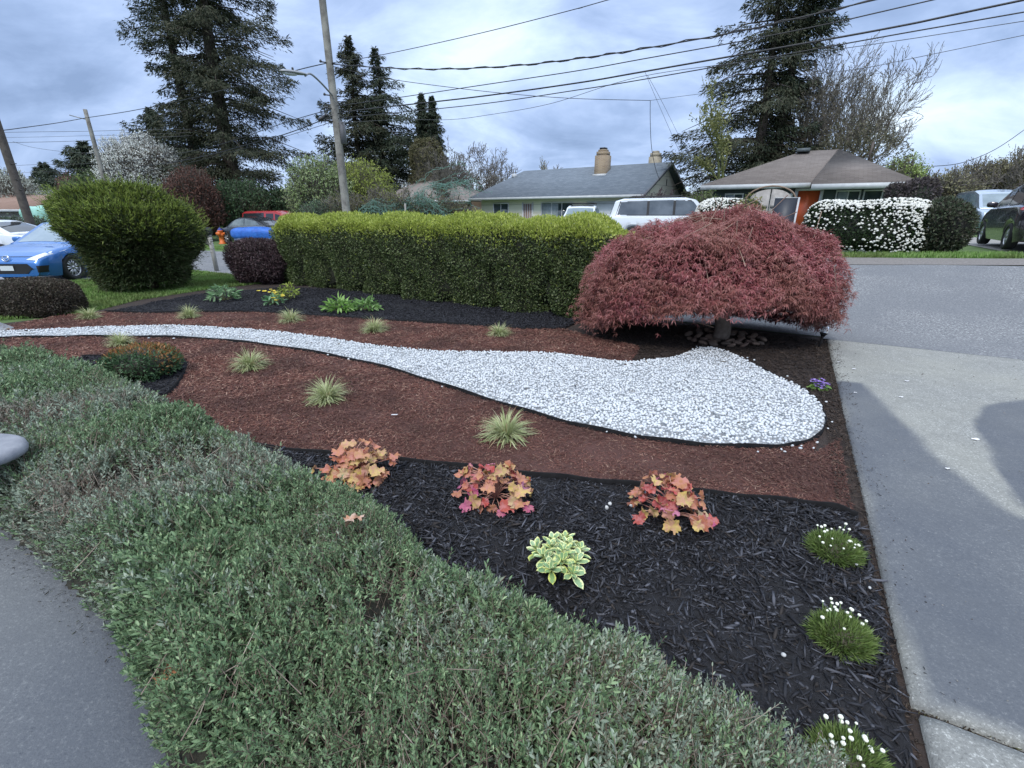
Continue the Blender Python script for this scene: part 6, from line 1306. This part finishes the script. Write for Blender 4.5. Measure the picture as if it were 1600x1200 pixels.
# far left small firs
Y = 55.; b = gx(160, 335, Y); conifer('small fir rising left of the far utility pole', b, topz(128, 222, Y), [(0, 4.2), (.5, 4.6), (.72, 3.6), (.9, 1.6), (1, .3)], 90, .5, 70, 5, m_fir, zlow=.3, trunk_r=.3, droop=.2, wid=.6)
Y = 60.; b = gx(92, 335, Y); conifer('smallest far fir at the left, near the left edge pole', b, topz(60, 255, Y), [(0, 3.6), (.5, 3.8), (1, .3)], 70, .5, 70, 6, m_fir, zlow=.3, trunk_r=.25, droop=.2, wid=.6)
# pair in the middle
Y = 44.; b = gx(572, 340, Y); conifer('left and taller fir of the pair behind the tall utility pole', b, topz(552, 56, Y), [(0, 2.8), (.25, 3.7), (.4, 3.5), (.6, 2.9), (.8, 1.8), (.93, .9), (1, .15)], 125, .34, 100, 7, m_fir2, zlow=.2, trunk_r=.3, droop=.45, wid=.45)
b = gx(608, 340, Y+1); conifer('right and slightly shorter fir of the pair behind the tall utility pole', b, topz(577, 74, Y+1), [(0, 3.2), (.22, 5.2), (.36, 4.2), (.6, 3.2), (.8, 1.8), (.93, .9), (1, .15)], 125, .34, 100, 8, m_fir, zlow=.16, trunk_r=.32, droop=.45, asym=(0, .3), wid=.45)
# narrow twin columns
Y = 44.
for px0, tp, py_, lab, sd_ in ((669, 661, 147, 'left stem of the narrow twin cypress columns', 9), (684, 676, 151, 'right stem of the narrow twin cypress columns', 10)):
    b = gx(px0, 340, Y); conifer(lab, b, topz(tp, py_, Y), [(0, 1.15), (.5, 1.1), (.8, .85), (.93, .5), (1, .12)], 300, .26, 90, sd_, m_fir, zlow=.3, trunk_r=.25, droop=.9, wid=.2, name='cypress_tree')
m_ivy = fol('olive_ivy', [(.11, .10, .05), (.16, .15, .08), (.13, .13, .06), (.09, .08, .05)], .7, .15)
b = gx(676, 340, 43); z1 = topz(670, 222, 43); t = thing('ivy_clad_trunk', 'column of olive brown creeper below the twin cypress tops', 'tree', (b[0], b[1], 0))
(V, F), _, _ = blobleaves((b[0]-.2, b[1]-.3, z1*.5), (1.35, 1.1, z1*.52), 8500, .24, .07, 4, 0, .25, 1.2, 3, .15, up=-.3); mk('crown', V, F, m_ivy, t); MB().tube([(b[0], b[1], -.1), (b[0], b[1], z1)], [.4, .2], 8).build('trunk', m_bark, t)
hv, hf = hull((b[0]-.2, b[1]-.3, z1*.5), (1.35, 1.1, z1*.52), 4, 0, .25, 1.2, 3, .85, 10); mk('inner_twigs', hv, hf, surf('ivy_in', (.05, .045, .03), (.08, .07, .05), 5), t)
# right twin
Y = 33.; b = gx(1172, 300, Y); conifer('left stem of the tall twin firs behind the brown house, wide drooping boughs', b, topz(1180, -75, Y), [(0, 5.2), (.12, 5.3), (.3, 4.8), (.45, 4.4), (.6, 3.4), (.72, 2.5), (.85, 2.3), (1, .4)], 145, .30, 125, 11, m_fir2, zlow=.05, trunk_r=.42, droop=.42, asym=(math.pi, .25), wid=.5)
b = gx(1180, 290, Y); conifer('right stem of the tall twin firs behind the brown house', (b[0]+.6, b[1]), topz(1246, -120, Y), [(0, 2.2), (.15, 3.3), (.28, 3.0), (.42, 1.8), (.52, 1.7), (.68, 2.3), (.8, 2.7), (.9, 2.0), (1, .3)], 145, .30, 125, 12, m_fir, zlow=.12, trunk_r=.4, droop=.38, lean=(.9, 0), wid=.45)
# bare and half-bare trees
def skeleton(base, H, seed, levels=5, spread=.55, kids=3, r0=.16, upw=.35, first=.28, wob=.18, start_dirs=None):
    r = np.random.default_rng(seed); S0 = []; S1 = []; R0 = []; R1 = []; tips = []
    def go(p, d, L, rad_, lev):
        k = 3; q = p
        for i in range(k):
            d = unit(d+r.normal(size=3)*wob+np.array([0, 0, upw*.12])); e = q+d*L/k; ra = rad_*(1-.35*i/k); rb = rad_*(1-.35*(i+1)/k)
            S0.append(q); S1.append(e); R0.append(ra); R1.append(rb)
            if lev >= 1 and i < k-1 and lev < levels: 
                if r.uniform() < .75: go(e, unit(d+rv(1, r)[0]*spread*1.3+np.array([0, 0, upw*.4])), L*r.uniform(.5, .72), rb*.6, lev+1)
            q = e
        if lev < levels:
            for j in range(kids): go(q, unit(d+rv(1, r)[0]*spread+np.array([0, 0, upw*.5])), L*r.uniform(.62, .85), rb*.72, lev+1)
        else: tips.append(q)
    for d0 in (start_dirs or [(0, 0, 1)]): go(np.array(base, float), unit(np.array(d0, float)), H*first, r0, 0)
    return np.array(S0), np.array(S1), np.array(R0), np.array(R1), np.array(tips)
def baretree(lab, base, H, seed, mat, name='bare_tree', leafcols=None, nl=0, ll=.1, group=None, minr=.012, flw=None, cat='tree', **kw):
    z0 = hgt(*base); S0, S1, R0, R1, tips = skeleton((base[0], base[1], z0-.05), H, seed, **kw); top_ = S1[:, 2].max(); sc_ = H/(top_-z0); 
    for A in (S0, S1, tips): A[:, 2] = z0+(A[:, 2]-z0)*sc_; A[:, :2] = np.array(base)+(A[:, :2]-np.array(base))*sc_**.5
    t = thing(name, lab, cat, (base[0], base[1], z0), 0, group); big = R0 > .03
    v, f = prisms(S0, S1, np.maximum(R0, minr), np.maximum(R1, minr*.8), 5 if len(S0) < 3000 else 4)
    thick = np.repeat(np.maximum(R0, minr) > .028, 1); k = 5 if len(S0) < 3000 else 4
    fm = np.tile((~thick).astype(int), k)
    # trunk and limbs in one mesh, the fine twigs (and any leaves) in the crown
    tk = np.tile(thick, k); mk('trunk', v, f[tk], mat, t, smooth=True)
    parts = [(v, f[~tk])]; mats = [mat]; fms = [np.zeros((~tk).sum(), int)]
    if nl:
        r = np.random.default_rng(seed); i = np.where(~thick)[0]; j = r.choice(i, nl); u = r.uniform(0, 1, nl)[:, None]; P = S0[j]*(1-u)+S1[j]*u+r.normal(size=(nl, 3))*ll*.6
        V, F = leaves(P, unit(rv(nl, r)+np.array([0, 0, .3])), rv(nl, r), ll*r.uniform(.6, 1.3, nl), ll*.5); parts.append((V, F)); mats.append(fol(name+'_leaf%d' % seed, leafcols, .6, .25)); fms.append(np.ones(len(F), int))
    V, F = cat_(parts); o = mk('crown', V, F, mats, t, fm=np.concatenate(fms))
    return t
# right tall bare tree
b = gx(1296, 262, 31); H_ = topz(1385, 20, 31)-hgt(*b)
baretree('tall bare tree with fine twigs right of the twin firs', b, H_, 21, m_barkg, levels=6, spread=.62, kids=2, r0=.20, upw=.5, leafcols=[(.20, .19, .12), (.26, .24, .15)], nl=9000, ll=.085, minr=.011, start_dirs=[(.10, 0, 1), (-.30, .05, 1), (.32, 0, 1), (-.05, .2, 1), (.2, -.2, 1), (-.14, -.1, 1)], first=.19, wob=.2)
b = gx(1330, 272, 28); (V, F), _, _ = blobleaves((b[0], b[1], topz(1345, 235, 28)-1.2), (2.2, 1.6, 2.6), 5200, .17, .06, 2, 0, .5, 1.2, 5, .35)
t = thing('ivy_thicket', 'grey green leafy thicket round the foot of the tall bare tree', 'tree', (b[0], b[1], 0)); mk('crown', V, F, fol('thicket', [(.10, .10, .06), (.15, .14, .09), (.07, .075, .045), (.18, .16, .12)], .7, .2), t); MB().tube([(b[0], b[1], 0), (b[0], b[1], 4)], .12, 6).build('trunk', m_barkg, t)
# mossy pale tree before the twin firs
b = gx(1155, 285, 28.5); baretree('slender mossy tree with yellow green bark before the twin firs', b, topz(1185, 118, 28.5)-hgt(*b), 22, m_moss, levels=4, spread=.45, kids=2, r0=.20, upw=.6, leafcols=[(.20, .22, .07), (.28, .28, .12), (.14, .16, .06)], nl=1500, ll=.16)
# bare round tree left of the white house
b = gx(733, 330, 43); baretree('round bare tree with pale twigs left of the white house', b, topz(728, 212, 43), 23, m_barkg, levels=6, spread=.9, kids=2, r0=.16, upw=.18, leafcols=[(.30, .28, .20), (.2, .19, .12), (.4, .38, .3)], nl=4200, ll=.09, minr=.015, start_dirs=[(-.75, 0, .8), (.75, .1, .8), (.05, -.3, 1), (.1, .3, 1), (.35, 0, 1), (-.35, 0, 1)], first=.22)
b = gx(700, 335, 39); baretree('pale twiggy bare tree in front of the twin cypress columns', b, topz(695, 232, 39), 24, m_barkg, levels=6, spread=.6, kids=2, r0=.13, upw=.4, leafcols=[(.28, .26, .16), (.2, .19, .1)], nl=900, ll=.08, minr=.016, start_dirs=[(-.25, 0, .9), (.2, .1, .9)], first=.22)
b = gx(853, 290, 44); baretree('pale budding treetop behind the roof of the white house', b, topz(845, 246, 44), 25, m_barkg, levels=5, spread=.55, kids=2, r0=.12, leafcols=[(.34, .33, .20), (.45, .44, .32)], nl=1800, ll=.12, minr=.018)
b = gx(872, 290, 46); baretree('smaller bare treetop behind the roof of the white house', b, topz(872, 258, 46), 26, m_barkg, levels=5, spread=.55, kids=2, r0=.1, nl=0, minr=.018)
b = gx(1068, 300, 36); baretree('thin bare tree in the gap between the two houses', b, topz(1060, 278, 36), 27, m_barkg, levels=5, spread=.6, kids=2, r0=.08, leafcols=[(.24, .26, .2)], nl=700, ll=.08, minr=.012)
b = gx(1030, 305, 25.5); baretree('dark purple twiggy shrub at the gable of the white house', b, topz(1022, 290, 25.5)-hgt(*b), 28, surf('purple_bark', (.08, .05, .055), (.05, .03, .035)), name='bare_shrub', cat='shrub', levels=5, spread=.7, kids=2, r0=.04, leafcols=[(.12, .06, .07), (.09, .06, .06)], nl=500, ll=.07, minr=.010, start_dirs=[(-.5, 0, .8), (.4, 0, .8), (0, .2, 1)])
# left: white blossom trees, red plum tree, laurels
def blossom(lab, px, py, top, Y, wpx, seed, cols, n=16000, name='blossom_tree', ll=.12, up=.5, ex=2.0, trunkmat=None, squash=1., sink=.0):
    b = gx(px, py, Y); z1 = topz(top[0], top[1], Y); z0 = float(hgt(*b)); xt = W(top[0], (top[1]+py)/2, Y)[0]; sc_ = Y/(FPX*1.08); R = (wpx*sc_/2, wpx*sc_/2*.85, (z1-z0)*.46*squash)
    cz = z1-R[2]; t = thing(name, lab, 'tree', (b[0], b[1], z0)); cx_ = xt
    r = np.random.default_rng(seed); q = rv(n, r)*(r.uniform(.35, 1, n)**.45)[:, None]; P = q*np.array(R); P *= (1+.20*nz(q*2.6, 1.6, seed, 3))[:, None]; P = P+np.array([cx_, b[1], cz]); k = P[:, 2] > z0+.2; P = P[k]; q = q[k]; n = len(P)
    # cluster leaves on short twigs
    tw = r.choice(n, n//6); ctr = P[tw]; idx = r.integers(0, len(ctr), n); P2 = ctr[idx]+rv(n, r)*np.abs(r.normal(size=n))[:, None]*ll*1.5
    V, F = leaves(P2, unit(q+rv(n, r)*.9+np.array([0, 0, up])), rv(n, r), ll*r.uniform(.6, 1.3, n), ll*.5); 
    tv = unit(ctr-np.array([cx_, b[1], cz-R[2]*.8])); pv, pf = prisms(ctr-tv*.9, ctr+tv*.15, .02, .007, 3)
    mt = fol(name+'_leaf%d' % seed, [tuple(min(.85, v*1.45) for v in c__) for c__ in cols], .6, .25); V, F = cat_([(V, F), (pv, pf)]); mk('crown', V, F, [mt, trunkmat or m_barkg], t, fm=np.r_[np.zeros(n, int), np.ones(len(pf), int)])
    mb = MB(); mb.tube([(b[0], b[1], z0-.1), (b[0]*.4+cx_*.6, b[1], cz-R[2]*.6), (cx_, b[1], cz+R[2]*.3)], [.2, .15, .05], 8)
    for j in range(16):
        e = np.array([cx_, b[1], cz])+rv(1, r)[0]*np.array(R)*.8; e[2] = max(e[2], cz-R[2]*.4); mb.tube(spline([(b[0]*.4+cx_*.6, b[1], cz-R[2]*.6), (np.array([cx_, b[1], cz-R[2]*.3])+e)/2, e], 4), np.linspace(.08, .015, 9), 5)
    mb.build('trunk', trunkmat or m_barkg, t, smooth=True); return t
wh = [(.52, .54, .52), (.58, .59, .56), (.48, .50, .47), (.58, .59, .58), (.36, .38, .32)]
blossom('white blossoming pear tree left of the giant fir', 245, 345, (222, 206), 36, 128, 41, wh, 26000)
blossom('pale blossom tree at the far left edge behind the dark pole', 40, 345, (0, 262), 40, 130, 42, [(.26, .29, .25), (.36, .39, .35), (.44, .46, .43), (.18, .2, .14)], 12000)
blossom('faint white blossom tree right of the dark left pole', 95, 345, (72, 300), 44, 90, 43, [(.34, .37, .36), (.46, .48, .47), (.26, .28, .24)], 9000)
rd = [(.075, .036, .028), (.10, .046, .034), (.055, .028, .022), (.13, .065, .048)]
blossom('dark red leaved plum tree behind the mailbox', 325, 352, (300, 262), 31, 92, 44, rd, 15000, 'plum_tree', .13, 0)
blossom('small reddish tree far off beside the far utility pole', 138, 345, (122, 268), 48, 50, 45, [(.12, .05, .05), (.16, .08, .07)], 4000, 'plum_tree', .16)
gd = [(.020, .045, .020), (.035, .07, .03), (.06, .10, .045), (.03, .05, .03), (.09, .13, .07)]
blossom('dark glossy laurel behind the black sedan', 385, 360, (378, 282), 33.5, 100, 46, gd, 12000, 'laurel', .17)
blossom('darkest laurel just left of the clipped hedge, above the red van', 450, 360, (452, 294), 35, 80, 47, [(.015, .035, .015), (.025, .05, .02), (.04, .07, .03)], 9000, 'laurel', .17)
blossom('grey green evergreen mass behind the feathery juniper', 200, 350, (180, 268), 40, 150, 48, [(.05, .08, .03), (.08, .11, .045), (.035, .06, .025), (.10, .12, .06)], 13000, 'evergreen_tree', .2, squash=1.0)
blossom('low dark hedge shrub behind the white sedan', 30, 372, (30, 338), 24, 150, 49, [(.05, .075, .05), (.08, .11, .07), (.03, .05, .03)], 8000, 'shrub', .1)
lg = [(.12, .17, .06), (.18, .24, .09), (.26, .30, .16), (.08, .12, .05), (.32, .36, .22)]
blossom('pale green budding bush left of the tall utility pole', 495, 355, (498, 246), 31, 105, 50, lg, 14000, 'spring_tree', .14)
blossom('yellow green leafing tree just right of the tall utility pole', 570, 355, (562, 252), 33, 115, 51, [(.17, .21, .04), (.24, .28, .06), (.12, .15, .03), (.30, .33, .10)], 13000, 'spring_tree', .13)
blossom('bright light green treetop behind the right end of the brown house roof', 1412, 300, (1412, 243), 29, 86, 52, [(.20, .28, .07), (.28, .36, .12), (.14, .2, .05), (.35, .40, .2)], 6500, 'spring_tree', .13)
blossom('dark green clump under the firs between the two houses', 1112, 330, (1100, 300), 24, 60, 53, [(.06, .09, .03), (.10, .13, .04)], 3500, 'shrub', .1)
# tangle of bare shrubs with netting
tang = [(0.13, .13, .06), (.18, .17, .08), (.22, .22, .10), (.10, .09, .05)]
for i, (px, top, Y, lab) in enumerate(((545, (545, 292), 27, 'tangled olive shrub at the foot of the tall utility pole'), (590, (592, 282), 28, 'tangled bare shrub under the left end of the green netting'), (640, (640, 285), 27, 'tangled bare shrub below the grey roof'), (672, (672, 290), 28, 'tangled bare shrub under the right end of the green netting'), (714, (716, 304), 29, 'last tangled bare shrub beside the white house'))):
    b = gx(px, 345, Y); baretree(lab, b, topz(top[0], top[1], Y)-float(hgt(*b)), 60+i, m_barkg, name='tangled_shrub', cat='shrub', leafcols=tang, nl=2600, ll=.10, levels=5, spread=.85, kids=2, r0=.06, upw=.2, minr=.013, start_dirs=[(-.7, 0, .7), (.7, 0, .7), (0, .3, 1), (-.2, -.5, .8)], first=.30)
for i, (px, Y, cols, lab) in enumerate(((610, 27.5, [(.05, .08, .055), (.08, .11, .075), (.03, .05, .035)], 'dim grey green undergrowth left of the brown stake behind the hedge'), (672, 28.5, [(.06, .08, .05), (.09, .11, .07), (.04, .05, .035)], 'dim grey green undergrowth next to the white house'), (515, 28, [(.06, .10, .06), (.10, .14, .09), (.04, .07, .04)], 'grey green undergrowth left of the tall utility pole'))):
    blossom(lab, px, 355, (px, 312), Y, 105, 70+i, cols, 7000, 'undergrowth', .11, squash=1.1)
m_net = fol('green_netting', [(.24, .42, .35), (.32, .52, .45), (.18, .32, .27)], .6, .4)
r = np.random.default_rng(77); segs0 = []; segs1 = []
for path, nstr, fall in (([(600, 322), (630, 316), (655, 306), (675, 290), (700, 287), (725, 282), (740, 288)], 22, .4), ([(560, 325), (585, 315), (610, 322), (640, 320)], 16, .4), ([(650, 300), (670, 312), (690, 330), (700, 338)], 12, .3)):
    base_ = spline([W(px, py, 26.3) for px, py in path], 10)
    for j in range(nstr):
        off = np.cumsum(r.normal(size=(len(base_), 3))*.05, 0)+np.array([0, 0, -abs(r.normal())*fall]); q_ = base_+off; segs0.append(q_[:-1]); segs1.append(q_[1:])
    for j in range(nstr*3):
        k = r.integers(0, len(base_)); p_ = base_[k]+np.array([r.normal()*.1, r.normal()*.15, .05]); L_ = abs(r.normal())*fall*1.6; segs0.append(p_[None]); segs1.append((p_+np.array([r.normal()*.25, r.normal()*.1, -L_]))[None])
V, F = prisms(np.concatenate(segs0), np.concatenate(segs1), .008, .008, 3); c_ = V.mean(0); tag(mk('garden_netting', V, F, m_net), 'torn turquoise green netting draped over the bare shrubs', 'netting')
p0 = W(632, 318, 26.0); tag(MB().tube([(p0[0], p0[1], 0), (p0[0]+.03, p0[1], p0[2])], .05, 6).build('wooden_stake', m_post), 'pale wooden stake among the netted shrubs', 'stake')
# right edge brush
br = [(.14, .14, .07), (.20, .19, .11), (.10, .10, .05), (.25, .23, .15), (.08, .075, .045)]
for i, (px, top, Y, w_, lab, n_l) in enumerate(((1470, (1475, 268), 24, 95, 'brownish brushy tree above the end of the white blossom hedge', 7000), (1535, (1545, 250), 25, 110, 'brushy half bare tree above the silver van', 8000), (1600, (1612, 228), 24, 120, 'tallest brushy tree at the right edge', 9000))):
    blossom(lab, px, 345, top, Y, w_, 80+i, br, n_l, 'brush_tree', .12, .4, squash=1.05)
    b = gx(px, 340, Y-.5); baretree(['thin bare sapling above the end of the white blossom hedge', 'thin bare sapling above the silver van', 'thin bare sapling at the right edge'][i], b, topz(top[0]-12, top[1]-12, Y-.5)-float(hgt(*b)), 90+i, m_barkg, name='bare_sapling', levels=5, spread=.6, kids=2, r0=.07, nl=500, ll=.08, leafcols=br, minr=.012, start_dirs=[(-.3, 0, .9), (.3, 0, .9), (0, 0, 1)])
blossom('dark evergreen bush behind the dark hatchback', 1610, 360, (1605, 288), 20.5, 60, 95, [(.03, .02, .02), (.05, .035, .03), (.025, .03, .02)], 5000, 'dark_bush', .1)
# distant belt closing the horizon
r = np.random.default_rng(55)
Vs = []; 
for k in range(70):
    a = rad(-58)+rad(116)*k/69; d = r.uniform(75, 110); x_, y_ = d*math.sin(a), d*math.cos(a); h_ = r.uniform(3.2, 5.6) if a > rad(-30) else r.uniform(4, 7)
    (V, F), _, _ = blobleaves((x_, y_, h_*.4), (r.uniform(4, 7), 3, h_*.6), 420, 1.0, .55, 2.2, 0, .8, .6, k, .4, up=.2); Vs.append((V, F)); hv, hf = hull((x_, y_, h_*.4), (5, 2.6, h_*.55), 2.2, 0, .8, .6, k, .95, 7); Vs.append((hv, hf))
V, F = cat_(Vs); tag(mk('distant_trees', V, F, fol('far_trees', [(.05, .065, .05), (.08, .09, .07), (.06, .07, .06), (.10, .10, .08)], .8, .1)), 'far belt of grey green trees along the horizon', 'trees', kind='stuff')
print('faces', sum(len(o.data.polygons) for o in bpy.data.objects if o.type == 'MESH'))
